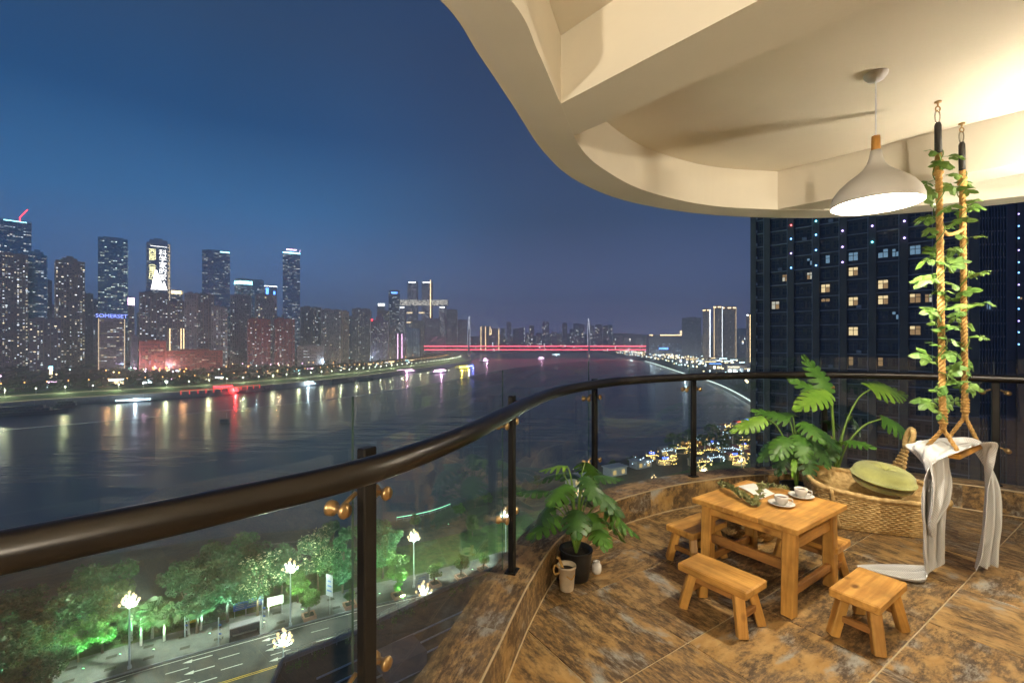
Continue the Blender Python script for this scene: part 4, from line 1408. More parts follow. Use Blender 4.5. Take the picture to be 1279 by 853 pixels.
for i, (x, y, lb) in enumerate(((231, 795, 'slim striped post on the pavement left of the camera pole'), (273, 806, 'slim signal post with rungs at the kerb below the dark trees'), (328, 783, 'slim white post beside the dark bus shelter'))):
    X, Y = px(x, y, -54.1)
    t = thing('signal_post', lb, 'post', (X, Y, -54.1))
    MB().tube([(0, 0, 0), (0, 0, 5.2)], [.12, .09], 8).build('pole', 'pole', t)
    for k in range(4):
        MB().box((.25, 0, 1.4 + k * .8), (.5, .12, .3)).build('plate', 'board_blue' if k % 2 else 'board_white', t)
X, Y = px(306, 794, -54.1)
t = thing('bus_shelter', 'dark glazed shelter box at the kerb right of the signal post', 'shelter', (X, Y, -54.1), R(30))
MB().box((0, 0, 2.5), (5.0, 1.9, .18)).build('roof', 'dark', t)
for s in (-1, 1):
    MB().box((s * 2.4, 0, 1.2), (.12, 1.7, 2.4)).build('side_panel', 'dark_glass', t)
MB().box((0, .85, 1.2), (4.7, .08, 2.4)).build('back_panel', 'dark_glass', t)
MB().box((0, .4, .45), (4.0, .45, .1)).build('bench_seat', 'steel', t)

# planted fence in the near verge
t = thing('garden_fence', 'wire garden fence on the roof edge of the low dark building below', 'fence', (0, 0, 0))
pts = resample([Vector((-28.9, 58.2)), Vector((-22.3, 63.4)), Vector((-14, 72.6))], 1.6)
for i, p in enumerate(pts):
    MB().tube([(p[0], p[1], -39.6), (p[0], p[1], -38.0)], .05, 5).build('post', 'dark', t)
for z in (-39.2, -38.8, -38.4, -38.0):
    MB().tube([(p[0], p[1], z) for p in pts], .03, 4).build('rail', 'dark', t)
pod = thing('podium_building', 'low dark flat-roofed building right below the balcony, hiding the near side of the road', 'building', (0, 0, -54.9))
PPOLY = [(-29.7, 59.0), (-27, 46), (-12, 30), (20, 16), (70, 60), (62, 112), (20, 95.5), (0, 86.0), (-11.5, 76.0), (-23, 64.2)]
M['pod_roof'] = pmat('stained_roof_membrane', (0.050, 0.052, 0.042), .9, scale=.35, col2=(0.115, 0.100, 0.075), bump=.3, bscale=3)
o = MB().prism(PPOLY, 0, 15.0).build('wall', 'pod_roof', pod)
par = MB()
for (xa, ya), (xb, yb) in zip(PPOLY, PPOLY[1:] + PPOLY[:1]):
    par.beam((xa, ya, 15.25), (xb, yb, 15.25), .35, .7)
par.build('parapet', 'concrete', pod)
for (cx_, cy_, w_, d_, h_) in ((-14, 58, 5, 4, 2.4), (2, 70, 7, 5, 1.8), (-18, 50, 3, 3, 1.6), (14, 76, 6, 4, 2.6)):
    MB().box((cx_, cy_, 15 + h_ / 2), (w_, d_, h_), R(38)).build('roof_plant_room', 'roof_grey', pod)
for k in range(5):
    a_ = Vector((-24 + k * 1.2, 56 - k * 2.0, 15.2))
    MB().tube([a_, a_ + Vector((20, 17, 0))], .12, 6).build('roof_pipe', 'steel', pod)
gb = MB(); r = random.Random(76)
for p in resample([Vector((-28.6, 57.6)), Vector((-22.3, 62.6)), Vector((-12, 73.6)), Vector((-1, 83.5))], 1.1):
    if r.random() < .6: leafy(gb, r, Vector((p[0] + r.uniform(-.5, .8), p[1] - r.uniform(.3, 1.2), -39.2)), r.uniform(.4, .9), 60, .13, flat=.7)
tag(gb.build('roof_garden_shrubs', 'leaf_b'), 'green shrubs along the roof edge of the low dark building', 'shrubs', kind='stuff')
hb = MB(); r = random.Random(77)
for p in [q for q in resample(Eo(-31), 2.2) if -75 < q[0] < 30]:
    leafy(hb, r, Vector((p[0], p[1], -53.6)), 1.3, 60, .26, flat=.6)
for p in [q for q in resample(Eo(-37), 2.6) if -75 < q[0] < 30]:
    leafy(hb, r, Vector((p[0], p[1], -53.3)), 1.8, 60, .3, flat=.6)
tag(hb.build('near_shrubbery', 'leaf_a'), 'low dark shrubs along the near side of the road', 'shrubs', kind='stuff')

# riverside lane: green lit railing
t = thing('riverside_railing', 'green-white lit railing beside the riverside lane below the park', 'railing', (0, 0, 0))
M['rail_green'] = emat('green_rail_light', (.35, 1.0, .62), 1.6, True)
pts = [p for p in resample(Ro(8), 2.6) if -44 < p[0] < -24]
for p in pts:
    MB().tube([(p[0], p[1], -65.6), (p[0], p[1], -64.3)], .07, 5).build('post', 'steel', t)
MB().tube([(p[0], p[1], -64.2) for p in pts], .16, 5).build('rail', 'rail_green', t)
MB().tube([(p[0], p[1], -65.0) for p in pts], .10, 5).build('rail', 'steel', t)
lw = [p for p in resample(Ro(20), 16) if -70 < p[0] < 150]
for i, p in enumerate(lw):
    tree('round', 0, 0, 'small dark tree beside the riverside lane', 1.1, group='small trees beside the riverside lane', wpos=(p[0] + rnd.uniform(-2, 2), p[1] + rnd.uniform(-2, 2)), z=-65.0)

# ---------------------------------------------------------------- the lit market by the river at right
M['bulb_w'] = emat('market_bulb', (1.0, 0.66, 0.18), 5.0)
M['bulb_c'] = emat('market_bulb_cool', (0.65, 0.85, 1.0), 4.0)
M['shop_light'] = emat('market_shop_light', (1.0, 0.72, 0.30), .55, True)
M['shop_blue'] = emat('market_blue_sign', (0.08, 0.16, 1.0), 3.5)
M['shop_red'] = emat('market_red_sign', (1.0, 0.12, 0.05), 2.5)
r = random.Random(91)
spots = []
for k in range(400):
    x, y = r.uniform(800, 945), r.uniform(517, 583)
    d = (x - 800) / 145
    if y < 575 - 58 * d ** 1.1: continue
    X, Y = px(x, y, -54.5)
    if all((X - a) ** 2 + (Y - c) ** 2 > 8.5 ** 2 for a, c in spots):
        spots.append((X, Y))
for k, (X, Y) in enumerate(spots[:60]):
    bulbs = ('bulb_w', 'amber') if r.random() < .72 else ('bulb_c', 'cool white')
    t = thing('market_stall', 'low market pavilion hung with %s bulbs by the river at right' % bulbs[1], 'stall', (X, Y, -54.9), r.uniform(-.5, .5), 'market pavilions with %s bulbs' % bulbs[1])
    w, d_, h = r.uniform(4, 8), r.uniform(4, 6), r.uniform(2.6, 3.6)
    rf = MB()
    rf.add([(-w / 2, -d_ / 2, h), (w / 2, -d_ / 2, h), (w / 2, d_ / 2, h), (-w / 2, d_ / 2, h), (-w / 2, 0, h + 1.4), (w / 2, 0, h + 1.4)], [(0, 1, 5, 4), (2, 3, 4, 5), (1, 2, 5), (3, 0, 4), (3, 2, 1, 0)])
    rf.build('roof', r.choice(['roof_grey', 'dark', 'redbrick']), t)
    MB().box((0, .3, h / 2), (w * .9, d_ * .7, h)).build('wall', 'beige', t)
    MB().box((0, -d_ * .35 + .2, h * .45), (w * .75, .1, h * .55)).build('shop_front', 'shop_light' if r.random() < .5 else 'dark_glass', t)
    bl = MB()
    for q in range(9):
        bl.sphere((-w / 2 + q * w / 8, -d_ / 2 - .2, h - .1 - .25 * math.sin(q * .8)), .2, 6, 4)
    for q in range(14):
        bl.sphere((r.uniform(-w / 2, w / 2) * 1.3, -d_ / 2 - r.uniform(.5, 4), r.uniform(1.0, 5)), r.uniform(.12, .24), 6, 4)
    tag(bl.build('bulb_string', bulbs[0], t), kind='stuff')
    if r.random() < .3:
        MB().box((0, -d_ * .5, h + .9), (w * .5, .15, .7)).build('shop_sign', r.choice(['shop_blue', 'shop_red', 'shop_blue']), t)
for k, (x, y) in enumerate(((842, 574), (880, 572), (888, 560), (902, 574), (915, 562), (928, 572), (936, 556), (858, 566))):
    X, Y = px(x, y, -54.9)
    tree('palm', 0, 0, 'palm tree among the market lights at right', 2.0, group='palms among the market lights', wpos=(X, Y), z=-54.9)
# pale kiosks on the plaza before the market
for k, (x, y, lb) in enumerate(((768, 592, 'small flat-roofed pale kiosk on the plaza right of the third rail post'), (722, 604, 'low pale hut on the plaza behind the potted plant'), (800, 583, 'grey flat-roofed hut left of the fourth rail post'))):
    X, Y = px(x, y, -54.9)
    t = thing('plaza_kiosk', lb, 'kiosk', (X, Y, -54.9), R(30))
    MB().box((0, 0, 1.6), (9, 5, 3.2)).build('wall', 'white', t)
    MB().box((0, 0, 3.4), (10, 6, .4)).build('roof', 'white', t)
    for s in (-1, 1):
        MB().box((s * 2.4, -2.55, 1.5), (1.8, .1, 1.8)).build('window', 'shop_light', t)

# ================================================================ THE BIG DARK TOWERS AT RIGHT
M['bt_wall'] = pmat('dark_tower_wall', (0.060, 0.062, 0.075), 0.7, scale=.2, var=.25)
M['bt_pier'] = pmat('dark_tower_pier', (0.085, 0.080, 0.078), 0.7, scale=.2, var=.25)
M['bt_slab'] = pmat('dark_tower_slab_edge', (0.26, 0.28, 0.33), 0.7, scale=.2, var=.2)
M['bt_glass'] = pmat('dark_tower_glass', (0.020, 0.024, 0.034), 0.18, scale=.2, var=.3)
M['w_warm'] = emat('warm_room', (1.0, 0.78, 0.42), .75)
M['w_dim'] = emat('dim_room', (0.85, 0.55, 0.28), .30)
M['w_blue'] = emat('blue_room', (0.40, 0.70, 1.0), .30)
M['w_pale'] = emat('pale_room', (0.95, 0.92, 0.75), .45)
M['led_violet'] = emat('violet_facade_led', (.45, .35, 1.0), 7)
M['led_sky'] = emat('blue_facade_led', (.15, .45, 1.0), 8)
M['led_cyan'] = emat('cyan_facade_led', (.15, .8, 1.0), 9)
M['led_r'] = emat('red_facade_led', (1.0, .1, .1), 8)
ang = -math.pi / 4
A0 = Vector((0.5263 * 105, 105.0))
t = thing('apartment_tower', 'huge dark apartment tower with a few lit windows and coloured roof lights', 'tower', (A0.x, A0.y, -54.9), ang)
TH, TL, TD = 118.0, 36.5, 26.0      # local x runs along the face, local -y faces the balcony
MB().box((TL / 2, TD / 2 + .3, TH / 2), (TL, TD, TH)).build('wall', 'bt_wall', t)
bays = [3.2 + 4.68 * i for i in range(8)]
pier_m = MB().box((0, 0, TH / 2), (1.15, .9, TH)).mesh('pier', 'bt_pier')
pipe_m = MB().tube([(0, 0, 0), (0, 0, TH)], .09, 6).mesh('downpipe', 'bt_slab')
for xb in bays:
    inst('pier', pier_m, t, (xb, .0, 0))
    inst('downpipe', pipe_m, t, (xb - .75, -.12, 0))
inst('pier', pier_m, t, (.3, .1, 0))
slab_m = MB().box((TL / 2, .12, 0), (TL, .5, .16)).mesh('slab_edge', 'bt_slab')
nfl = int(TH / 3.0)
for j in range(1, nfl):
    if 20 < j * 3.0 < 92:
        inst('slab_edge', slab_m, t, (0, 0, j * 3.0))
fr_v = []
def window_mesh(w, h, pane, seed=0):
    b = MB()
    rr_ = random.Random(pane + str(w) + str(seed))
    for ix in range(2):
        for z0_, z1_ in ((0, h * .62), (h * .62, h)):
            b.box((-w / 4 + ix * w / 2, 0, (z0_ + z1_) / 2), (w / 2, .06, z1_ - z0_), mi=1 if rr_.random() < .7 else 2)
    for x in (-w / 2, 0, w / 2):
        b.box((x, -.06, h / 2), (.09, .1, h + .09), mi=0)
    for z in (0, h * .62, h):
        b.box((0, -.06, z), (w + .09, .11, .09), mi=0)
    return b.mesh('window', ['bt_pier', pane, 'bt_glass' if pane in ('bt_glass', 'w_dim') else ('w_dim' if pane != 'w_blue' else 'bt_glass')])
wm = {k: [(window_mesh(1.55, 1.7, k, s), window_mesh(1.1, 1.5, k, s)) for s in range(4)] for k in ('bt_glass', 'w_warm', 'w_dim', 'w_blue', 'w_pale')}
lit = {}
def face_sz(x, y):
    u = (x - 639.5) / F
    s = (u * 105 - A0.x) / (.7071 * (1 + u))
    Yp = 105 - .7071 * s
    return s, CAMZ + (426.5 - y) / F * Yp + 54.9
for x, y, k in ((975, 354, 'w_pale'), (1006, 351, 'w_pale'), (973, 388, 'w_pale'), (1024, 334, 'w_blue'), (1035, 329, 'w_blue'), (1070, 324, 'w_blue'), (1093, 323, 'w_blue'), (1109, 319, 'w_blue'), (1129, 320, 'w_blue'), (1137, 317, 'w_blue'), (1005, 332, 'w_blue'),
                (1060, 346, 'w_dim'), (1072, 345, 'w_warm'), (1024, 364, 'w_dim'), (1036, 367, 'w_warm'), (1035, 384, 'w_warm'), (1022, 381, 'w_dim'), (1109, 362, 'w_warm'), (1055, 379, 'w_warm'), (1069, 382, 'w_warm'), (1092, 378, 'w_warm'), (1136, 376, 'w_warm'), (1055, 416, 'w_warm'), (1069, 420, 'w_warm'), (1135, 417, 'w_warm'), (1155, 378, 'w_pale'), (1128, 398, 'w_blue'), (1057, 452, 'w_dim'), (1093, 455, 'w_dim')):
    s, z = face_sz(x, y)
    best = None
    for bi in range(-1, 8):
        for wi in (0, 1):
            xs = (bays[bi] if bi >= 0 else bays[0] - 4.68) + (1.55, 3.45)[wi]
            d = abs(xs - s)
            if best is None or d < best[0]: best = (d, bi, wi)
    lit[(best[1], best[2], int(z / 3.0))] = k
for bi in range(-1, 8):
    for wi in (0, 1):
        xs = (bays[bi] if bi >= 0 else bays[0] - 4.68) + (1.55, 3.45)[wi]
        if xs < .8 or xs > TL - .5: continue
        for j in range(9, 30):
            k = lit.get((bi, wi, j), 'bt_glass')
            inst('window', wm[k][rnd.randrange(4)][wi], t, (xs, .27, j * 3.0 + .75))
rest = MB()
for bi in range(-1, 8):
    for wi in (0, 1):
        xs = (bays[bi] if bi >= 0 else bays[0] - 4.68) + (1.55, 3.45)[wi]
        if xs < .8 or xs > TL - .5: continue
        for j in list(range(0, 9)) + list(range(30, nfl)):
            rest.box((xs, .27, j * 3.0 + 1.5), (1.4, .08, 1.6))
tag(rest.build('window_grid', 'bt_glass', t), kind='stuff')
ac = MB(); ac.box((0, 0, .3), (.8, .4, .6), bevel=.04)
ac = ac.mesh('air_conditioner', 'bt_slab')
for j in range(9, 30):
    inst('air_conditioner', ac, t, (.75, -.1, j * 3.0 + .3))
    if rnd.random() < .45: inst('air_conditioner', ac, t, (bays[rnd.randrange(7)] + 2.5, .0, j * 3.0 + .2))
led_m = {k: MB().sphere((0, 0, 0), .15, 8, 6).mesh('facade_light', k) for k in ('led_violet', 'led_sky', 'led_cyan', 'led_r')}
for x, y, k in ((989, 282, 'led_r'), (989, 299, 'led_sky'), (989, 317, 'led_violet'), (989, 335, 'led_sky'), (1020, 277, 'led_cyan'), (1020, 294, 'led_sky'), (1020, 313, 'led_sky'), (1053, 289, 'led_violet'), (1053, 309, 'led_violet'), (1053, 328, 'led_violet'), (1090, 283, 'led_violet'), (1090, 303, 'led_cyan'), (1130, 277, 'led_violet'), (1130, 298, 'led_violet'), (1020, 332, 'led_sky')):
    s, z = face_sz(x, y)
    inst('facade_light', led_m[k], t, (s, -.6, z))
# finned tower behind its right corner
u0, u1, Yt = (1206 - 639.5) / F, (1253.5 - 639.5) / F, 118.0
t = thing('finned_tower', 'dark tower with close vertical fins right of the big dark tower', 'tower', ((u0 + u1) / 2 * Yt, Yt, -54.9), R(-6))
w = (u1 - u0) * Yt
MB().box((0, 8.2, 56), (w, 16, 112)).build('wall', 'bt_glass', t)
M['fin'] = pmat('tower_fin', (0.12, 0.17, 0.21), 0.5, .2, scale=.3)
fin_m = MB().box((0, 0, 56), (.16, .5, 112)).mesh('fin', 'fin')
for i in range(15):
    inst('fin', fin_m, t, (-w / 2 + w * i / 14, -.05, 0))
sl_m = MB().box((0, 0, 0), (w, .3, .35)).mesh('slab_edge', 'bt_slab')
for j in range(8, 30):
    inst('slab_edge', sl_m, t, (0, .12, j * 3.4))
MB().box((w * .1, -.05, 66), (.9, .1, 2.2)).build('window', 'w_blue', t)
# last tower at the right edge
u0, Yt = (1256 - 639.5) / F, 124.0
t = thing('edge_tower', 'black tower with a column of small blue lights at the right edge', 'tower', (u0 * Yt + 9, Yt, -54.9), 0)
MB().box((0, 8, 60), (18, 16, 120)).build('wall', 'bt_wall', t)
for i in range(7):
    inst('pier', MB().box((0, 0, 60), (.4, .5, 120)).mesh('pier', 'bt_pier'), t, (-9 + i * 3, -.1, 0))
for i, y in enumerate((268, 283, 298, 313, 328, 341, 356, 372, 386, 401, 415, 430)):
    inst('facade_light', led_m['led_sky' if i % 3 else 'led_violet'], t, ((1270 - 639.5) / F * Yt - (u0 * Yt + 9), -.5, CAMZ + (426.5 - y) / F * Yt + 54.9))
inst('window', wm['w_dim'][0][0], t, ((1273 - 639.5) / F * Yt - (u0 * Yt + 9), -.02, CAMZ + (426.5 - 379) / F * Yt + 54.9))
# ================================================================ THE BALCONY
def patina_mat(name, k=1.0):
    """weathered wood-print stoneware: tan, dark brown and grey, streaked along local x, different on every tile"""
    m, nt, b = new_mat(name)
    N, L = nt.nodes, nt.links
    tc = N.new('ShaderNodeTexCoord')
    oi = N.new('ShaderNodeObjectInfo')
    sc = N.new('ShaderNodeVectorMath'); sc.operation = 'SCALE'
    sc.inputs[0].default_value = (91.0, 57.0, 33.0)
    L.new(oi.outputs['Random'], sc.inputs['Scale'])
    ad = N.new('ShaderNodeVectorMath')
    L.new(tc.outputs['Object'], ad.inputs[0]); L.new(sc.outputs[0], ad.inputs[1])
    def nz(scale, st, det=6, rough=.62, dist=0.0):
        mp = N.new('ShaderNodeMapping'); mp.inputs['Scale'].default_value = st
        L.new(ad.outputs[0], mp.inputs['Vector'])
        n = N.new('ShaderNodeTexNoise')
        n.inputs['Scale'].default_value = scale; n.inputs['Detail'].default_value = det
        n.inputs['Roughness'].default_value = rough; n.inputs['Distortion'].default_value = dist
        L.new(mp.outputs[0], n.inputs['Vector'])
        return n.outputs['Fac']
    def ramp(src, a, c):
        r_ = N.new('ShaderNodeMapRange'); r_.inputs['From Min'].default_value = a; r_.inputs['From Max'].default_value = c
        r_.clamp = True
        L.new(src, r_.inputs['Value']); return r_.outputs[0]
    def mix(fac, c1, c2):
        x = N.new('ShaderNodeMixRGB')
        L.new(fac, x.inputs[0])
        for i, c in ((1, c1), (2, c2)):
            if isinstance(c, tuple): x.inputs[i].default_value = (*c, 1)
            else: L.new(c, x.inputs[i])
        return x.outputs[0]
    tan = mix(ramp(nz(7, (1, 2.5, 1)), .35, .65), (0.37 * k, 0.205 * k, 0.062 * k), (0.51 * k, 0.325 * k, 0.130 * k))
    grey = mix(ramp(nz(3.0, (1, 1.7, 1), 5, .6, .3), .54, .63), tan, (0.38 * k, 0.36 * k, 0.30 * k))
    rs = N.new('ShaderNodeMapRange'); rs.inputs['To Min'].default_value = -.035; rs.inputs['To Max'].default_value = .105
    L.new(oi.outputs['Random'], rs.inputs['Value'])
    fine = ramp(nz(14, (1, 3.0, 1), 9, .80), .36, .54)
    bn = N.new('ShaderNodeMath'); bn.operation = 'ADD'
    L.new(nz(4.3, (1, 1.8, 1), 9, .70, .15), bn.inputs[0]); L.new(rs.outputs[0], bn.inputs[1])
    big = ramp(bn.outputs[0], .40, .52)
    mul = N.new('ShaderNodeMath'); mul.operation = 'MULTIPLY'
    L.new(big, mul.inputs[0]); L.new(fine, mul.inputs[1])
    speck = ramp(nz(15, (1, 2.4, 1), 8, .78), .59, .66)
    mx = N.new('ShaderNodeMath'); mx.operation = 'MAXIMUM'
    sm = N.new('ShaderNodeMath'); sm.operation = 'MULTIPLY'; sm.inputs[1].default_value = .75
    L.new(speck, sm.inputs[0]); L.new(mul.outputs[0], mx.inputs[0]); L.new(sm.outputs[0], mx.inputs[1])
    dark = mix(ramp(nz(5, (1, 3, 1)), .4, .6), (0.066, 0.038, 0.017), (0.125, 0.080, 0.042))
    col = mix(mx.outputs[0], grey, dark)
    L.new(col, b.inputs['Base Color'])
    rr = N.new('ShaderNodeMapRange'); rr.inputs['To Min'].default_value = .30; rr.inputs['To Max'].default_value = .52
    L.new(mx.outputs[0], rr.inputs['Value']); L.new(rr.outputs[0], b.inputs['Roughness'])
    bp = N.new('ShaderNodeBump'); bp.inputs['Strength'].default_value = .25; bp.inputs['Distance'].default_value = .003
    bp.invert = True
    L.new(mx.outputs[0], bp.inputs['Height']); L.new(bp.outputs[0], b.inputs['Normal'])
    return m
M['patina'] = patina_mat('patina_tile')
M['grout'] = pmat('grout', (0.56, 0.45, 0.29), .9, scale=8, var=.15)
M['trim'] = pmat('tile_edge_trim', (0.55, 0.42, 0.24), .5, .2, scale=8, var=.1)
M['plaster'] = pmat('cream_plaster', (0.84, 0.77, 0.62), .85, scale=1.4, var=.035, bump=.12, bscale=60)
M['plaster_out'] = pmat('outer_plaster', (0.50, 0.44, 0.33), .85, scale=1.4, var=.06, bump=.15, bscale=60)
M['bronze'], _nt, _b = new_mat('dark_bronze_rail')
_b.inputs['Base Color'].default_value = (0.012, 0.0095, 0.0075, 1)
_b.inputs['Metallic'].default_value = .3
_b.inputs['Roughness'].default_value = .30
M['post_m'] = pmat('dark_post', (0.012, 0.0105, 0.009), .45, .5, scale=6, var=.2)
M['brass'] = pmat('brass_clamp', (0.55, 0.36, 0.16), .32, .9, scale=10, var=.15)
def glass_mat():
    m, nt, b = new_mat('balustrade_glass')
    N, L = nt.nodes, nt.links
    N.remove(b)
    tr = N.new('ShaderNodeBsdfTransparent'); tr.inputs['Color'].default_value = (.95, .975, .97, 1)
    gl_ = N.new('ShaderNodeBsdfGlossy'); gl_.inputs['Roughness'].default_value = .004
    gl_.inputs['Color'].default_value = (1, 1, 1, 1)
    fr = N.new('ShaderNodeFresnel'); fr.inputs['IOR'].default_value = 1.5
    geo = N.new('ShaderNodeNewGeometry')
    mx = N.new('ShaderNodeMixShader')
    # same reflectance from both sides of a thin pane
    nrm = N.new('ShaderNodeVectorMath'); nrm.operation = 'DOT_PRODUCT'
    L.new(geo.outputs['Incoming'], nrm.inputs[0]); L.new(geo.outputs['Normal'], nrm.inputs[1])
    ab = N.new('ShaderNodeMath'); ab.operation = 'ABSOLUTE'; L.new(nrm.outputs['Value'], ab.inputs[0])
    om = N.new('ShaderNodeMath'); om.operation = 'SUBTRACT'; om.inputs[0].default_value = 1.0; L.new(ab.outputs[0], om.inputs[1])
    pw = N.new('ShaderNodeMath'); pw.operation = 'POWER'; pw.inputs[1].default_value = 5.0; L.new(om.outputs[0], pw.inputs[0])
    ma = N.new('ShaderNodeMath'); ma.operation = 'MULTIPLY_ADD'; ma.inputs[1].default_value = .95; ma.inputs[2].default_value = .05
    L.new(pw.outputs[0], ma.inputs[0])
    N.remove(fr)
    L.new(ma.outputs[0], mx.inputs[0]); L.new(tr.outputs[0], mx.inputs[1]); L.new(gl_.outputs[0], mx.inputs[2])
    L.new(mx.outputs[0], N['Material Output'].inputs['Surface'])
    return m
M['glass'] = glass_mat()
M['glass_edge'] = pmat('green_glass_edge', (0.10, 0.16, 0.12), .15, scale=8, var=.2, transl=.3)

M['glass_top_glint'] = pmat('highlit_glass_edge', (0.55, 0.66, 0.64), .1, scale=8, var=.1)  # pale colour paints the highlight along the top edge of the panes
Cp = [(-3.7, -1.6), (-2.6, -.68), (-1.9, -.12), (-1.3, .38), (-.858, .764), (-.62, .985), (-.38, 1.27), (-.20, 1.66), (-.06, 2.10), (.12, 2.70), (.36, 3.28), (.80, 3.90), (1.22, 4.24), (1.8, 4.55), (2.53, 4.79), (3.35, 4.86), (4.1, 4.66), (4.7, 4.28), (5.3, 3.72), (5.95, 3.05)]
C = resample(spline(Cp, 12), .05)
KH = .24                            # kerb height
WX = 4.1                            # house wall at right
floor_poly = [(p[0], p[1]) for p in C] + [(5.95, 3.05), (WX, 3.05), (WX, -2.2), (-3.7, -2.2)]
fl = MB().prism(floor_poly, -.30, -.0065).build('floor', 'grout')
bm = bmesh.new(); bm.from_mesh(fl.data); bmesh.ops.triangulate(bm, faces=[f for f in bm.faces if len(f.verts) > 4]); bm.to_mesh(fl.data); bm.free()
tag(fl, kind='structure')
# floor tiles
def clip_poly(sub, x0, x1, y0, y1):
    def cl(poly, ax, lim, keep_less):
        out = []
        for i in range(len(poly)):
            a, c = poly[i - 1], poly[i]
            ia = (a[ax] <= lim) if keep_less else (a[ax] >= lim)
            ic = (c[ax] <= lim) if keep_less else (c[ax] >= lim)
            if ia != ic:
                t_ = (lim - a[ax]) / (c[ax] - a[ax])
                out.append((a[0] + (c[0] - a[0]) * t_, a[1] + (c[1] - a[1]) * t_))
            if ic: out.append(c)
        return out
    for ax, lim, kl in ((0, x0, False), (0, x1, True), (1, y0, False), (1, y1, True)):
        if len(sub) < 3: return []
        sub = cl(sub, ax, lim, kl)
    return sub
def area(p):
    return .5 * sum(p[i - 1][0] * p[i][1] - p[i][0] * p[i - 1][1] for i in range(len(p)))
TA = R(33.7); TS = .665; ct, st_ = math.cos(TA), math.sin(TA)
loc_poly = [(x * ct + y * st_, -x * st_ + y * ct) for x, y in floor_poly]
full_tile = MB().box((0, 0, -.006), (TS - .0084, TS - .0084, .011), bevel=.0015).mesh('floor_tile', 'patina')
g = .0042
for i in range(-8, 12):
    for j in range(-8, 12):
        x0, y0 = .185 + i * TS, .21 + j * TS
        cp_ = clip_poly(loc_poly, x0 + g, x0 + TS - g, y0 + g, y0 + TS - g)
        if len(cp_) < 3 or abs(area(cp_)) < .004: continue
        cx_, cy_ = x0 + TS / 2, y0 + TS / 2
        rot = (i * 7 + j * 3 + (i * j) % 3) % 2
        loc = (cx_ * ct - cy_ * st_, cx_ * st_ + cy_ * ct, rnd.uniform(-.0006, .0006))
        if abs(abs(area(cp_)) - (TS - 2 * g) ** 2) < 1e-4:
            inst('floor_tile', full_tile, fl, loc, (0, 0, TA + rot * math.pi / 2))
        else:
            if area(cp_) < 0: cp_ = cp_[::-1]
            q = []
            for (x, y) in cp_:
                v = (x - cx_, y - cy_)
                if not q or (abs(q[-1][0] - v[0]) + abs(q[-1][1] - v[1])) > 1e-5: q.append(v)
            if rot: q = [(y, -x) for x, y in q]
            b = MB().prism(q, -.011, -.0005)
            inst('floor_tile', b.mesh('floor_tile', 'patina'), fl, loc, (0, 0, TA + rot * math.pi / 2))

# kerb: core, top tiles, face tiles, metal edge trim
def band(pa, pb, za, zb_, b=None, close=False):
    b = b or MB()
    n = len(pa)
    vs = [(p[0], p[1], za) for p in pa] + [(p[0], p[1], zb_) for p in pb]
    b.add(vs, [(i, i + 1, n + i + 1, n + i) for i in range(n - 1)])
    return b
KW = .27
core = MB()
Ci, Co = offset(C, .012), offset(C, KW)
band(Co, Co, KH - .012, -.9, core); band(Ci, Co, KH - .012, KH - .012, core); band(Ci, Ci, -.3, KH - .012, core)
kb = core.build('kerb_upstand', 'plaster_out'); tag(kb, kind='structure')
tile_len = 9       # 9 x 0.05 m
def curve_tile(i0, i1, o0, o1, z0, z1, name, parent, rot=False):
    ia, ib = offset(C, o0)[i0:i1 + 1], offset(C, o1)[i0:i1 + 1]
    c = ia[len(ia) // 2]
    n = len(ia)
    b = MB()
    T = (ia[-1] - ia[0]); a = math.atan2(T[1], T[0])
    m = Matrix.Rotation(-a, 3, 'Z')
    def L_(p, z): return m @ Vector((p[0] - c[0], p[1] - c[1], z - z0))
    vs = [L_(p, z0) for p in ia] + [L_(p, z1) for p in ia] + [L_(p, z1) for p in ib] + [L_(p, z0) for p in ib]
    fs = []
    for k in range(n - 1):
        for q in range(4):
            p0, p1 = q * n + k, q * n + k + 1
            r0, r1 = ((q + 1) % 4) * n + k, ((q + 1) % 4) * n + k + 1
            fs.append((p0, p1, r1, r0))
    fs += [(0, n, 2 * n, 3 * n), (4 * n - 1, 3 * n - 1, 2 * n - 1, n - 1)]
    if rot:   # vertical face: turn texture upright
        rm = Matrix.Rotation(math.pi / 2, 3, 'Y')
        vs = [rm @ v for v in vs]
    b.add(vs, fs)
    o = b.build(name, 'patina', parent)
    o.location = (c[0], c[1], z0)
    o.rotation_euler = (0, 0, a)
    if rot:
        o.rotation_euler = (Matrix.Rotation(a, 3, 'Z') @ Matrix.Rotation(-math.pi / 2, 3, 'Y')).to_euler()
    return o
offs_cache = {}
_off = offset
def offset(path, d):
    if path is C:
        k = round(d, 5)
        if k not in offs_cache: offs_cache[k] = _off(path, d)
        return offs_cache[k]
    return _off(path, d)
i = 0
k = 0
while i < len(C) - 2:
    j = min(i + tile_len, len(C) - 1)
    curve_tile(i, j, .0085, KW - .004, KH - .0115, KH, 'kerb_tile', kb)
    i = j; k += 1
i = 3
while i < len(C) - 2:
    j = min(i + 6, len(C) - 1)
    curve_tile(i, j, 0.0, .0115, .004, KH - .0125, 'kerb_face_tile', kb, True)
    i = j
tr_b = MB(); tr_b.tube([(p[0], p[1], KH - .004) for p in offset(C, .004)], .0055, 6)
tr_b.build('edge_trim', 'trim', kb)
tr_b = MB(); tr_b.tube([(p[0], p[1], .003) for p in offset(C, -.004)], .0045, 6)
tr_b.build('grout_bead', 'trim', kb)

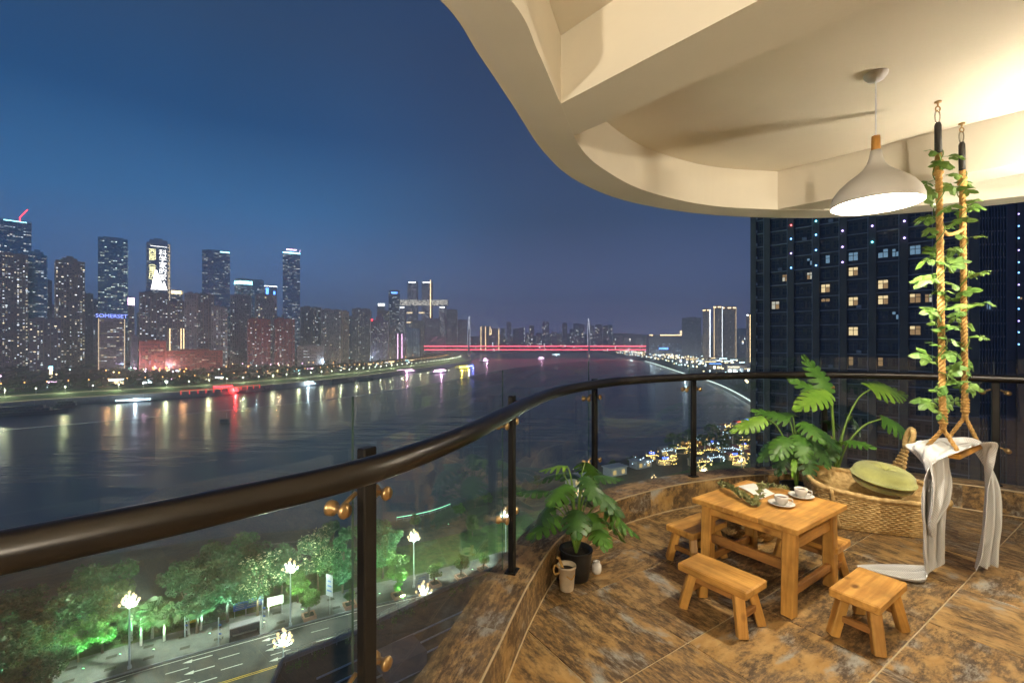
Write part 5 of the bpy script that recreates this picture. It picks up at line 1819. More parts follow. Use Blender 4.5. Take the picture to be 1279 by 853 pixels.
# balustrade
bal = thing('balcony_railing', 'curved dark bronze balcony railing with clear glass panels', 'railing', (0, 0, 0))
RZ = 1.285
MB().tube([(p[0], p[1], RZ) for p in offset(C, .005)], .0375, 20).build('handrail', 'bronze', bal, True)
PP = offset(C, .14)
def path_at_px(xp, path, ymin=.9):
    best = None
    for k, p in enumerate(path):
        if p[1] < ymin: continue
        e = abs(p[0] / p[1] * F + 639.5 - xp)
        if best is None or e < best[0]: best = (e, k)
    return best[1]
pidx = [path_at_px(x, PP) for x in (460.5, 640.5, 742, 866, 1029, 1247)]
step_i = 28
pre = []
k = pidx[0] - step_i
while k > 2:
    pre.insert(0, k); k -= step_i
post_i = []
k = pidx[-1] + step_i
while k < len(C) - 2:
    post_i.append(k); k += step_i
allp = pre + pidx + post_i
clamp_m = {}
for sgn in (-1, 1):
    b = MB()
    b.tube(spline([(sgn * .022, .012, .03), (sgn * .05, .01, .02), (sgn * .085, .012, 0)], 4), .008, 6)
    mm = Matrix.Translation((sgn * .088, 0, 0)) @ Matrix.Rotation(-math.pi / 2, 4, 'X')
    b.lathe([(0, -.022), (.020, -.020), (.024, -.012), (.020, -.004), (.012, 0), (.012, .030), (.022, .034), (.024, .048), (.024, .050), (0, .050)], 14, mat=mm)
    clamp_m[sgn] = b.mesh('clamp', 'brass', True)
post_mesh = MB()
post_mesh.box((0, 0, (RZ + .025 - KH) / 2), (.055, .034, RZ + .025 - KH), bevel=.004)
post_mesh.box((0, 0, .005), (.09, .07, .01), bevel=.003)
post_mesh.tube([(0, -.01, RZ - KH - .012), (0, -.135, RZ - KH - .012)], .011, 8)
post_mesh = post_mesh.mesh('post', 'post_m')
for k in allp:
    p = PP[k]
    T = PP[min(k + 1, len(PP) - 1)] - PP[k - 1]
    a = math.atan2(T[1], T[0])
    po = inst('post', post_mesh, bal, (p[0], p[1], KH), (0, 0, a))
    for z in (1.14 - KH, .58 - KH):
        for sgn in (-1, 1):
            inst('clamp', clamp_m[sgn], po, (0, .012, z))
GP = offset(C, .198); GQ = offset(C, .204)
ends = [2] + allp + [len(C) - 2]
for a_, b_ in zip(ends[:-1], ends[1:]):
    if b_ - a_ < 4: continue
    # gap of about 2 cm at each joint
    def cut(path):
        seg = [v.copy() for v in path[a_:b_ + 1]]
        seg[0] = seg[0].lerp(seg[1], .04); seg[-1] = seg[-1].lerp(seg[-2], .04)
        return seg
    gi, go = cut(GP), cut(GQ)
    n = len(gi)
    z0, z1 = .17, 1.465
    vs, fs, ms = [], [], []
    mb = MB()
    mb.add([(p[0], p[1], z0) for p in gi] + [(p[0], p[1], z1) for p in gi], [(k, k + 1, n + k + 1, n + k) for k in range(n - 1)], 0)
    mb.add([(p[0], p[1], z0) for p in go] + [(p[0], p[1], z1) for p in go], [(k + 1, k, n + k, n + k + 1) for k in range(n - 1)], 0)
    mb.add([(p[0], p[1], z1) for p in gi] + [(p[0], p[1], z1) for p in go], [(k, k + 1, n + k + 1, n + k) for k in range(n - 1)], 2)
    for e in (0, -1):
        q = [(gi[e][0], gi[e][1], z0), (go[e][0], go[e][1], z0), (go[e][0], go[e][1], z1), (gi[e][0], gi[e][1], z1)]
        mb.add(q, [(0, 1, 2, 3)], 1)
    mb.build('glass_panel', ['glass', 'glass_edge', 'glass_top_glint'], bal, True)

# ceiling: slab, curved drop beam along the edge, two cross beams
ZB, ZC = 2.918, 3.29
Fo = [(-4.2, -1.7), (-3.0, -.55), (-1.9, .30), (-1.1, .93), (-.58, 1.36), (-.27, 1.71), (-.144, 2.046), (0, 2.46), (.217, 3.087), (.509, 3.624), (1.017, 4.139), (1.746, 4.525), (2.47, 4.70), (3.3, 4.72), (4.05, 4.52), (4.69, 4.187), (5.4, 3.6), (6.1, 3.06)]
Fi = [(-4.0, -1.95), (-2.8, -.78), (-1.72, .08), (-.90, .74), (-.36, 1.25), (-.004, 1.71), (.117, 2.022), (.263, 2.46), (.46, 3.03), (.72, 3.44), (1.14, 3.88), (1.80, 4.27), (2.48, 4.415), (3.25, 4.43), (3.92, 4.27), (4.51, 4.00), (5.2, 3.42), (5.85, 2.9)]
Fo_, Fi_ = spline(Fo, 8), spline(Fi, 8)
cl = MB()
cp = [(p[0], p[1]) for p in Fo_] + [(WX, 3.06), (WX, -2.2), (-4.2, -2.2)]
n = len(cp)
cl.add([(x, y, ZC) for x, y in cp], [tuple(range(n))])
ceil = cl.build('ceiling', 'plaster')
bm = bmesh.new(); bm.from_mesh(ceil.data); bmesh.ops.triangulate(bm, faces=bm.faces); bm.to_mesh(ceil.data); bm.free()
tag(ceil, kind='structure')
fb = MB()
band(Fo_, Fi_, ZB, ZB, fb); band(Fi_, Fi_, ZB, ZC - .002, fb); band(Fo_, Fo_, ZB, ZC + .35, fb)
fbo = fb.build('edge_beam', 'plaster', ceil)
def beam_part(pts):
    MB().prism(pts, ZB + .003, ZC - .002).build('cross_beam', 'plaster', ceil)
d1 = Vector((.665, -.747))
a1, b1 = Vector((.255, 2.47)), Vector((.375, 2.86))
beam_part([tuple(a1 - d1 * .10), tuple(a1 + d1 * 5.2), tuple(b1 + d1 * 5.2), tuple(b1 - d1 * .05)])
d2 = Vector((.68, -.733))
a2 = Vector((2.57, 4.43)); nrm2 = Vector((.733, .68)) * .34
beam_part([tuple(a2 - d2 * .12), tuple(a2 + d2 * 2.25), tuple(a2 + nrm2 + d2 * 2.05), tuple(a2 + nrm2 - d2 * .05)])
top = MB().add([(x, y, ZC + .35) for x, y in cp], [tuple(range(n))])
to = top.build('roof_slab', 'plaster_out', ceil)
bm = bmesh.new(); bm.from_mesh(to.data); bmesh.ops.triangulate(bm, faces=bm.faces); bm.to_mesh(to.data); bm.free()

# house walls beside and behind the camera
M['door_glass'] = pmat('door_glass', (0.03, 0.03, 0.03), .06, scale=1, var=.2)
M['door_frame'] = pmat('door_frame', (0.05, 0.045, 0.04), .4, .5, scale=3)
hw = MB()
hw.box((WX + .15, .425, 1.64), (.3, 5.25, 3.3)); hw.box((WX + 1.3, 2.93, 1.64), (2.0, .24, 3.3))
o = hw.build('house_side_wall', 'plaster'); tag(o, kind='structure')
bwall = MB()
bwall.box((-3.1, -2.35, 1.64), (1.2, .3, 3.3)); bwall.box((.5, -2.35, 1.64), (.8, .3, 3.3)); bwall.box((3.6, -2.35, 1.64), (1.0, .3, 3.3))
for x0, x1 in ((-2.5, .1), (.9, 3.1)):
    bwall.box(((x0 + x1) / 2, -2.35, 2.9), (x1 - x0, .3, .78))
ob = bwall.build('house_back_wall', 'plaster'); tag(ob, kind='structure')
for x0, x1 in ((-2.5, .1), (.9, 3.1)):
    for q in range(2):
        xa, xb = x0 + (x1 - x0) * q / 2, x0 + (x1 - x0) * (q + 1) / 2
        dd = MB()
        for xx in (xa + .03, xb - .03): dd.box((xx, -2.36 + q * .03, 1.25), (.06, .05, 2.5))
        for zz in (.03, 2.47): dd.box(((xa + xb) / 2, -2.36 + q * .03, zz), (xb - xa - .12, .05, .06))
        do = dd.build('sliding_door', 'door_frame', ob)
        MB().box(((xa + xb) / 2, -2.36 + q * .03, 1.25), (xb - xa - .12, .012, 2.38)).build('pane', 'door_glass', do)

# ---------------------------------------------------------------- lamps of the balcony
M['shade'] = pmat('pale_grey_shade', (0.70, 0.66, 0.58), .7, scale=6, var=.03)
M['shade_in'] = pmat('white_shade_inside', (0.85, 0.85, 0.84), .6, scale=6, var=.02)
M['lamp_wood'] = pmat('lamp_wood_neck', (0.62, 0.30, 0.07), .45, scale=12, var=.15, stretch=(4, 4, .6))
M['bulb'] = emat('pendant_bulb', (1.0, 0.90, 0.74), 2500, True)
M['sconce'] = emat('wall_lamp_globe', (1.0, 0.88, 0.70), 620, True)
M['sconce_b'] = emat('back_wall_lamp_globe', (1.0, 0.87, 0.68), 2050, True)
t = thing('pendant_lamp', 'pale grey bell-shaped pendant lamp with a wooden neck under the ceiling', 'lamp', (2.245, 2.816, ZC))
z0 = 2.48 - ZC
prof = [(.231, 0), (.234, .012), (.232, .035), (.218, .075), (.188, .118), (.146, .158), (.102, .192), (.068, .222), (.046, .256), (.034, .296), (.029, .336)]
MB().lathe([(r_, z0 + z) for r_, z in prof] + [(0.0, z0 + .337)], 48).build('shade', 'shade', t, True)
MB().lathe([(r_ - .004, z0 + z + .001) for r_, z in reversed(prof)], 48).build('shade_lining', 'shade_in', t, True)
MB().tube([(0, 0, z0 + .337), (0, 0, z0 + .345), (0, 0, z0 + .425)], [.022, .0235, .0215], 20).build('neck', 'lamp_wood', t, True)
MB().tube([(0, 0, z0 + .425), (0, 0, -.03)], .004, 8).build('cord', 'shade_in', t)
MB().lathe([(0, -.052), (.02, -.05), (.045, -.036), (.06, -.015), (.063, -.001)], 28).build('ceiling_rose', 'shade_in', t, True)
MB().sphere((0, 0, z0 + .12), .042, 16, 10).build('bulb', 'bulb', t, True)
def wall_lamp(label, loc, rz, mat):
    t = thing('wall_lamp', label, 'lamp', loc, rz)
    MB().box((-.012, 0, 0), (.022, .10, .14), bevel=.006).build('back_plate', 'brass', t)
    MB().tube([(-.02, 0, 0), (-.10, 0, 0), (-.19, 0, -.0)], .010, 8).build('arm', 'brass', t)
    MB().sphere((-.235, 0, 0), .065, 20, 12).build('globe', mat, t, True)
wall_lamp('round globe wall lamp on the house wall beyond the right edge', (WX, 2.72, 2.57), 0, 'sconce')
wall_lamp('round globe wall lamp on the wall behind, between the glass doors', (.5, -2.2, 2.22), -math.pi / 2, 'sconce_b')
wall_lamp('round globe wall lamp on the wall behind, left of the glass doors', (-2.9, -2.2, 2.22), -math.pi / 2, 'sconce_b')
# ================================================================ FURNITURE AND PLANTS
def wood(name, c1, c2, rough=.5):
    m, nt, b = new_mat(name)
    N, L = nt.nodes, nt.links
    tc = N.new('ShaderNodeTexCoord'); oi = N.new('ShaderNodeObjectInfo')
    sc = N.new('ShaderNodeVectorMath'); sc.operation = 'SCALE'; sc.inputs[0].default_value = (31, 47, 19)
    L.new(oi.outputs['Random'], sc.inputs['Scale'])
    ad = N.new('ShaderNodeVectorMath'); L.new(tc.outputs['Object'], ad.inputs[0]); L.new(sc.outputs[0], ad.inputs[1])
    mp = N.new('ShaderNodeMapping'); mp.inputs['Scale'].default_value = (2.2, 26, 26); L.new(ad.outputs[0], mp.inputs['Vector'])
    n1 = N.new('ShaderNodeTexNoise'); n1.inputs['Scale'].default_value = 1.0; n1.inputs['Detail'].default_value = 6; n1.inputs['Distortion'].default_value = .7
    L.new(mp.outputs[0], n1.inputs['Vector'])
    n2 = N.new('ShaderNodeTexNoise'); n2.inputs['Scale'].default_value = 5.0; n2.inputs['Detail'].default_value = 4; L.new(ad.outputs[0], n2.inputs['Vector'])
    rp = N.new('ShaderNodeValToRGB')
    rp.color_ramp.elements[0].position = .34; rp.color_ramp.elements[1].position = .66
    rp.color_ramp.elements[0].color = (*c1, 1); rp.color_ramp.elements[1].color = (*c2, 1)
    L.new(n1.outputs['Fac'], rp.inputs[0])
    mr = N.new('ShaderNodeMapRange'); mr.inputs['From Min'].default_value = .34; mr.inputs['From Max'].default_value = .62; mr.inputs['To Min'].default_value = .62; mr.inputs['To Max'].default_value = 1.08
    L.new(n2.outputs['Fac'], mr.inputs['Value'])
    mu = N.new('ShaderNodeMixRGB'); mu.blend_type = 'MULTIPLY'; mu.inputs[0].default_value = 1
    L.new(rp.outputs[0], mu.inputs[1]); L.new(mr.outputs[0], mu.inputs[2])
    # knots
    vo = N.new('ShaderNodeTexVoronoi'); vo.inputs['Scale'].default_value = 5.5
    mp2 = N.new('ShaderNodeMapping'); mp2.inputs['Scale'].default_value = (.6, 1, 1); L.new(ad.outputs[0], mp2.inputs['Vector']); L.new(mp2.outputs[0], vo.inputs['Vector'])
    kr = N.new('ShaderNodeMapRange'); kr.inputs['From Min'].default_value = .05; kr.inputs['From Max'].default_value = .13; L.new(vo.outputs['Distance'], kr.inputs['Value'])
    mk = N.new('ShaderNodeMixRGB'); L.new(kr.outputs[0], mk.inputs[0]); mk.inputs[1].default_value = (c1[0] * .35, c1[1] * .3, c1[2] * .3, 1); L.new(mu.outputs[0], mk.inputs[2])
    L.new(mk.outputs[0], b.inputs['Base Color'])
    b.inputs['Roughness'].default_value = rough
    bp = N.new('ShaderNodeBump'); bp.inputs['Strength'].default_value = .18; bp.inputs['Distance'].default_value = .003
    L.new(n1.outputs['Fac'], bp.inputs['Height']); L.new(bp.outputs[0], b.inputs['Normal'])
    return m
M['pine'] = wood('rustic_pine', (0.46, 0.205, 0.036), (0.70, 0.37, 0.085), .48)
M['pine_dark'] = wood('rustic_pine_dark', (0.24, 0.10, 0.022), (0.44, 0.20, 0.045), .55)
M['seat_wood'] = wood('swing_wood', (0.62, 0.28, 0.03), (0.75, 0.38, 0.06), .4)
M['ceramic'] = pmat('white_ceramic', (0.78, 0.74, 0.66), .22, scale=6, var=.03)
M['paper'] = pmat('cream_paper', (0.80, 0.76, 0.68), .8, scale=12, var=.04)
M['rattan'] = pmat('seagrass', (0.44, 0.26, 0.085), .75, scale=30, col2=(0.74, 0.52, 0.22), bump=.5, bscale=120, detail=4)
M['moss'] = pmat('moss_green_cushion', (0.53, 0.53, 0.17), .9, scale=30, var=.08, bump=.3, bscale=300, sheen=.3)
M['rope'] = pmat('sisal_rope', (0.46, 0.24, 0.06), .85, scale=60, col2=(0.68, 0.42, 0.14), bump=.4, bscale=200)
M['strap'] = pmat('black_strap', (0.018, 0.016, 0.014), .6, scale=20)
M['chrome'] = pmat('steel_hook', (0.62, 0.58, 0.50), .25, .9, scale=10)
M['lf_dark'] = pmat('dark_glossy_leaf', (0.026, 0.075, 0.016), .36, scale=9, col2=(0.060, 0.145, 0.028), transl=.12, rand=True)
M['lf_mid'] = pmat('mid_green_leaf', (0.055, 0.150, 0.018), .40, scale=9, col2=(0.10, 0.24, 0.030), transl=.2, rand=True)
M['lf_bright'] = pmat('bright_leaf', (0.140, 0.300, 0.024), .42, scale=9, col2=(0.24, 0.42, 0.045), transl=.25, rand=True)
M['lf_vine'] = pmat('vine_leaf', (0.095, 0.220, 0.040), .42, scale=9, col2=(0.24, 0.40, 0.090), transl=.25, rand=True)
M['stem'] = pmat('leaf_stem', (0.13, 0.22, 0.030), .5, scale=9, var=.3)
M['lf_euc'] = pmat('dried_eucalyptus', (0.20, 0.22, 0.075), .7, scale=30, col2=(0.36, 0.36, 0.16), transl=.2)
M['pot_black'] = pmat('black_plastic_pot', (0.014, 0.014, 0.014), .45, scale=10)
M['pot_cream'] = pmat('cream_ceramic', (0.66, 0.53, 0.36), .6, scale=20, var=.1)
M['earth'] = pmat('potting_soil', (0.030, 0.020, 0.012), .95, scale=60, var=.4, bump=.8, bscale=90)

# ---- table
TBA = R(35.0)
def table():
    t = thing('coffee_table', 'square rustic pine table with cups and dried twigs on top', 'table', (1.749, 3.12, 0), TBA)
    sx, sy, h = .725, .68, .55
    nb = 3
    for i in range(nb):      # three boards, tight joints
        w = sy / nb
        MB().box((0, 0, 0), (sx, w - .0015, .034), bevel=.004).build('tabletop_board', 'pine', t).location = (0, -sy / 2 + (i + .5) * w, h - .017)
    lg = MB().box((0, 0, 0), (h - .036, .07, .07), bevel=.006).mesh('leg', 'pine')
    for a in (-1, 1):
        for c in (-1, 1):
            o = inst('leg', lg, t, (a * (sx / 2 - .075), c * (sy / 2 - .075), (h - .036) / 2), (R(2.0 * c), -math.pi / 2 - R(2.0 * a), 0))
    for c in (-1, 1):
        MB().box((0, 0, 0), (sx - .15, .03, .065), bevel=.004).build('upper_rail', 'pine', t).location = (0, c * (sy / 2 - .075), h - .135)
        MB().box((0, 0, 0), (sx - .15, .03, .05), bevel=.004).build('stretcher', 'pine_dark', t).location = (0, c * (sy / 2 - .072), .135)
    for a in (-1, 1):
        o = MB().box((0, 0, 0), (sy - .16, .03, .065), bevel=.004).build('upper_rail', 'pine', t); o.location = (a * (sx / 2 - .075), 0, h - .07); o.rotation_euler.z = math.pi / 2
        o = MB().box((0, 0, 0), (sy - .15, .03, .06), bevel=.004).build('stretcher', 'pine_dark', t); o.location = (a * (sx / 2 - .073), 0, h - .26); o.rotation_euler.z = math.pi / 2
    return t
table()
def bench(label, c, ang, L=.43, Wd=.235):
    t = thing('wooden_bench', label, 'bench', (c[0], c[1], 0), ang, 'small pine benches around the table')
    h = .268
    MB().box((0, 0, 0), (L, Wd, .048), bevel=.007).build('seat', 'pine', t).location = (0, 0, h - .024)
    for a in (-1, 1):
        for s in (-1, 1):
            tp = Vector((a * (L / 2 - .075), s * (Wd / 2 - .05), h - .047)); bt = Vector((a * (L / 2 - .03), s * (Wd / 2 - .012), 0))
            d = bt - tp
            o = MB().box((0, 0, 0), (d.length + .012, .056, .050), bevel=.005).build('leg', 'pine', t)
            o.location = (tp + bt) / 2 + Vector((0, 0, .006))
            o.rotation_euler = d.to_track_quat('X', 'Z').to_euler()
    for a in (-1, 1):
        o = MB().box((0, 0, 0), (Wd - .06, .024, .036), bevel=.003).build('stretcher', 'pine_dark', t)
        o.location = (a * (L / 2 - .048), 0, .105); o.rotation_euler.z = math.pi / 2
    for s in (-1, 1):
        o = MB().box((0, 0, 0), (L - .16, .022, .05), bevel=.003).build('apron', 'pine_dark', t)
        o.location = (0, s * (Wd / 2 - .055), h - .075)
    return t
bench('small pine bench standing alone nearest the camera at right', (2.01, 2.575), R(34.5))
bench('small pine bench along the near left side of the table', (1.25, 2.735), R(-54))
bench('small pine bench at the left corner behind the table leg', (1.40, 3.46), R(34))
bench('small pine bench half hidden behind the right side of the table', (2.13, 3.27), R(-54))

# ---- things on the table
def on_table(x, y): return px(x, y, .55)
def cup(label, x, y, rz):
    X, Y = on_table(x, y)
    s = thing('saucer', 'white saucer under the ' + label[1], 'saucer', (X, Y, .5505), 0, 'white saucers')
    MB().lathe([(0, .003), (.030, .003), (.050, .006), (.078, .016), (.080, .018), (.077, .0195), (.050, .010), (.030, .0075), (0, .0075)], 40).build('plate', 'ceramic', s, True)
    t = thing('cup', label[0], 'cup', (X, Y, .5582), rz, 'white coffee cups')
    MB().lathe([(0, 0), (.022, 0), (.024, .004), (.034, .015), (.040, .034), (.042, .055), (.0405, .056), (.038, .034), (.032, .017), (.022, .008), (0, .007)], 36).build('bowl', 'ceramic', t, True)
    MB().tube(spline([(.038, 0, .046), (.060, 0, .046), (.064, 0, .030), (.052, 0, .016), (.036, 0, .016)], 6), .004, 8).build('handle', 'ceramic', t, True)
    MB().lathe([(0, .044), (.0395, .044)], 24).build('coffee', pmat('coffee', (.10, .045, .015), .1, scale=4), t)
cup(('white coffee cup nearest the twigs on the table', 'nearer coffee cup'), 976, 631, R(-40))
cup(('white coffee cup nearest the rattan chair on the table', 'farther coffee cup'), 1000.5, 621, R(-35))
pa, pb, pc, pd = on_table(921, 607.5), on_table(941, 603.5), on_table(968, 617), on_table(950, 624)
n = 8
b = MB(); vs = []
for i in range(n + 1):
    for j in range(n + 1):
        u, v = i / n, j / n
        x = (1 - u) * ((1 - v) * pa[0] + v * pb[0]) + u * ((1 - v) * pd[0] + v * pc[0])
        y = (1 - u) * ((1 - v) * pa[1] + v * pb[1]) + u * ((1 - v) * pd[1] + v * pc[1])
        vs.append((x, y, .5525 + .010 * abs(math.sin(u * 3.4)) * (1 - .5 * v)))
b.add(vs, [(i * (n + 1) + j, i * (n + 1) + j + 1, (i + 1) * (n + 1) + j + 1, (i + 1) * (n + 1) + j) for i in range(n) for j in range(n)])
tag(b.build('open_booklet', 'paper', None, True), 'open white booklet lying between the twigs and the cups', 'booklet')
def twig(label, pts, nleaf, seed, size=.017):
    r = random.Random(seed)
    t = thing('dried_twig', label, 'twig', (0, 0, 0), 0, 'dried leafy twigs on the table')
    path = spline([Vector(p) for p in pts], 10)
    MB().tube(path, [.0035 - .002 * i / len(path) for i in range(len(path))], 6).build('stem', 'trunk', t)
    b = MB()
    for k in range(nleaf):
        q = path[int(r.uniform(.08, 1) * (len(path) - 1))]
        d = Vector((r.gauss(0, 1), r.gauss(0, 1), abs(r.gauss(0, .8)) + .05)).normalized()
        u = d.orthogonal().normalized(); u.rotate(Matrix.Rotation(r.uniform(0, 6.28), 3, d))
        s = size * r.uniform(.7, 1.3)
        c = q + d * s * 1.3
        w = d.cross(u)
        b.add([c - d * s, c - d * s * .2 + u * s * .62 + w * .003, c + d * s, c - d * s * .2 - u * s * .62 + w * .003], [(0, 1, 2), (0, 2, 3)])
    tag(b.build('foliage', 'lf_euc', t), kind='stuff')
def tp(x, y, z): X, Y = on_table(x, y); return (X, Y, z)
twig('thick bundle of dried green twigs along the left edge of the table', [tp(897, 607, .565), tp(912, 616, .585), tp(930, 626, .575), tp(946, 634, .56)], 330, 1)
twig('dried twig with its tip raised above the table edge', [tp(942, 633, .56), tp(950, 626, .60), tp(951, 622, .645)], 90, 2, .015)
twig('short dried twig lying at the far edge of the table', [tp(951, 611, .56), tp(966, 611, .57), tp(986, 614, .562)], 90, 3, .014)

# ---- woven basket behind the table
def braid_rows(b, outline, rows, nseg, rad, twist=46, mi=0):
    """rows of plaited cord: outline(theta, t) -> point"""
    for k in range(rows):
        tt = k / (rows - 1)
        pts = [outline(2 * math.pi * i / nseg, tt) for i in range(nseg + 1)]
        ph = k * math.pi
        b.tube(pts, rad, 6, caps=False, rfun=lambda i, j, r_: r_ * (1.0 + .24 * math.sin(2 * math.pi * i / nseg * twist + ph)))
t = thing('woven_basket', 'low round woven basket on the floor behind the table', 'basket', (2.02, 3.93, 0))
b = MB()
braid_rows(b, lambda a, tt: Vector(((.20 + .08 * math.sin(tt * 2.2)) * math.cos(a), (.20 + .08 * math.sin(tt * 2.2)) * math.sin(a), .015 + .26 * tt)), 15, 160, .0115, 40)
b.build('weave', 'rattan', t, True)
MB().lathe([(0, .02), (.20, .02), (.25, .15), (.25, .16), (0, .16)], 32).build('lining', 'rattan', t, True)

# ---- rattan lounge chair
CHX, CHY, CHR = 3.24, 4.15, R(-20)
chair = thing('rattan_chair', 'low woven rattan lounge chair with a ring on its slim back', 'chair', (CHX, CHY, 0), CHR)
def sup(a, ax, ay, e=4.6):
    c, s = math.cos(a), math.sin(a)
    k = (abs(c) ** e + abs(s) ** e) ** (-1 / e)
    return ax * c * k, ay * s * k
def rim_z(a):       # a: angle in chair frame, pi = left end
    return .31 + .10 * max(0, -math.cos(a)) ** 1.5 + .05 * max(0, math.sin(a))
def wall_pt(a, tt):
    f = .78 + .22 * tt ** .8
    x, y = sup(a, .50 * f, .355 * f)
    return Vector((x, y, .014 + (rim_z(a) - .014) * tt))
b = MB()
braid_rows(b, wall_pt, 17, 220, .0128, 52)
b.build('woven_wall', 'rattan', chair, True)
b = MB(); b.tube([wall_pt(2 * math.pi * i / 120, 1.0) for i in range(121)], .021, 8, caps=False, rfun=lambda i, j, r_: r_ * (1 + .12 * math.sin(i * 1.9 + j)))
b.build('rim', 'rattan', chair, True)
b = MB(); b.tube([wall_pt(R(232), k / 10) + Vector((-.012, -.018, 0)) for k in range(11)], .016, 8, rfun=lambda i, j, r_: r_ * (1 + .15 * math.sin(i * 2.2 + j)))
b.build('corner_cord', 'rattan', chair, True)
b = MB()
ns, nr = 60, 9
vs = [Vector((0, 0, .20))]
for r_ in range(1, nr + 1):
    for i in range(ns):
        a = 2 * math.pi * i / ns
        p = wall_pt(a, 1.0)
        u = r_ / nr
        vs.append(Vector((p.x * u * .97, p.y * u * .97, .20 + (p.z - .22) * u ** 3)))
fs = [(0, 1 + i, 1 + (i + 1) % ns) for i in range(ns)]
for r_ in range(nr - 1):
    for i in range(ns):
        a0, a1_ = 1 + r_ * ns + i, 1 + r_ * ns + (i + 1) % ns
        fs.append((a0, a0 + ns, a1_ + ns, a1_))
b.add(vs, fs); b.build('woven_seat', 'rattan', chair, True)
# slim back with ring: plaited rows narrowing to a neck
b = MB()
base_c = Vector((.27, .17, .27)); tip_c = Vector((.375, .24, .655))
bn = Vector((.0, 1.0, 0)); 
for k in range(13):
    u = k / 12
    c = base_c.lerp(tip_c, u); hw_ = .20 * (1 - u) ** 1.4 + .042
    pts = [c + Vector((-.25 * ((q / 12 - .5) * 2) ** 2 * hw_, (q / 12 - .5) * 2 * hw_, .0)) for q in range(13)]
    b.tube(pts, .016, 6, rfun=lambda i, j, r_: r_ * (1 + .2 * math.sin(i * 2.4 + k * math.pi)))
b.build('backrest', 'rattan', chair, True)
b = MB()
rc = tip_c + Vector((.018, .0, .085))
b.tube([rc + Vector((.02 * math.sin(2 * math.pi * i / 40), .062 * math.cos(2 * math.pi * i / 40), .085 * math.sin(2 * math.pi * i / 40))) for i in range(41)], .022, 8, caps=False, rfun=lambda i, j, r_: r_ * (1 + .14 * math.sin(i * 2.2 + j)))
b.build('ring', 'rattan', chair, True)

# ---- cushion
cush = thing('round_cushion', 'round moss green tufted cushion leaning in the rattan chair', 'cushion', (3.30, 4.06, .43))
cush.rotation_euler = (R(10), R(2), R(10))
b = MB()
nr, na = 16, 48
vs = []
for side in (1, -1):
    for r_ in range(nr + 1):
        u = r_ / nr
        for i in range(na):
            a = 2 * math.pi * i / na
            th = .094 * (1 - u ** 5) ** .5 * (1 - .75 * math.exp(-(u / .16) ** 2))
            cr_ = .006 * math.cos(7 * a + .6) * math.exp(-((u - .25) / .2) ** 2)
            vs.append((.232 * u * math.cos(a), .232 * u * math.sin(a), side * (th + .004 + (cr_ if side > 0 else 0))))
fs = []
for s_ in range(2):
    o_ = s_ * (nr + 1) * na
    for r_ in range(nr):
        for i in range(na):
            q = (o_ + r_ * na + i, o_ + r_ * na + (i + 1) % na, o_ + (r_ + 1) * na + (i + 1) % na, o_ + (r_ + 1) * na + i)
            fs.append(q[::-1] if s_ == 0 else q)
o1, o2 = nr * na, (2 * nr + 1) * na
for i in range(na):
    fs.append((o1 + i, o1 + (i + 1) % na, o2 + (i + 1) % na, o2 + i))
b.add(vs, fs); b.build('cover', 'moss', cush, True)
b = MB(); b.tube([(.234 * math.cos(2 * math.pi * i / 60), .234 * math.sin(2 * math.pi * i / 60), 0) for i in range(61)], .0055, 6, caps=False); b.build('piping', 'moss', cush, True)
MB().sphere((0, 0, .022), .015, 12, 8, sc=(1, 1, .5)).build('button', 'moss', cush, True)

# ---- leaves
def leaf(b, base, d, up, L, Wd, lobes=6, notch=.5, droop=.35, fold=.25, wav=0.0, r=None, mi=0, heart=True):
    d = Vector(d).normalized(); up = Vector(up)
    up = (up - d * up.dot(d)).normalized()
    side = d.cross(up)
    def mid(s): return base + d * L * s - up * (droop * L * s * s)
    def w(s):
        s2 = min(max(s, 0), 1)
        return Wd * (math.sin(math.pi * (s2 * .86 + .14)) ** .8) * (1.06 - .30 * s2)
    def P(s, k, sg):
        ww = w(s)
        fwd = (.14 if not heart else .14 * (s * 2 - .35)) * L * k ** 1.3
        return mid(s) + side * (sg * ww * k) + d * fwd + up * (fold * ww * k - .55 * ww * k * k + (wav * math.sin(s * 17 + sg) * ww * k))
    for sg in (-1, 1):
        for i in range(lobes):
            s0, s1 = i / lobes, (i + 1) / lobes
            sm = (s0 + s1) / 2
            g = notch * .5 * (s1 - s0) * (1 if i < lobes - 1 else .5)
            vs = [P(s0, 0, sg), P(s1, 0, sg), P(s0, .34, sg), P(s1, .34, sg), P(s0 + g * .75, .72, sg), P(s1 - g * .75, .72, sg), P(s0 + g * 1.1, .95, sg), P(s1 - g * .9, .93, sg), P(sm + .02, 1.03, sg)]
            fs = [(0, 1, 3, 2), (2, 3, 5, 4), (4, 5, 7, 6), (6, 7, 8)]
            if sg < 0: fs = [f[::-1] for f in fs]
            b.add(vs, fs, mi)
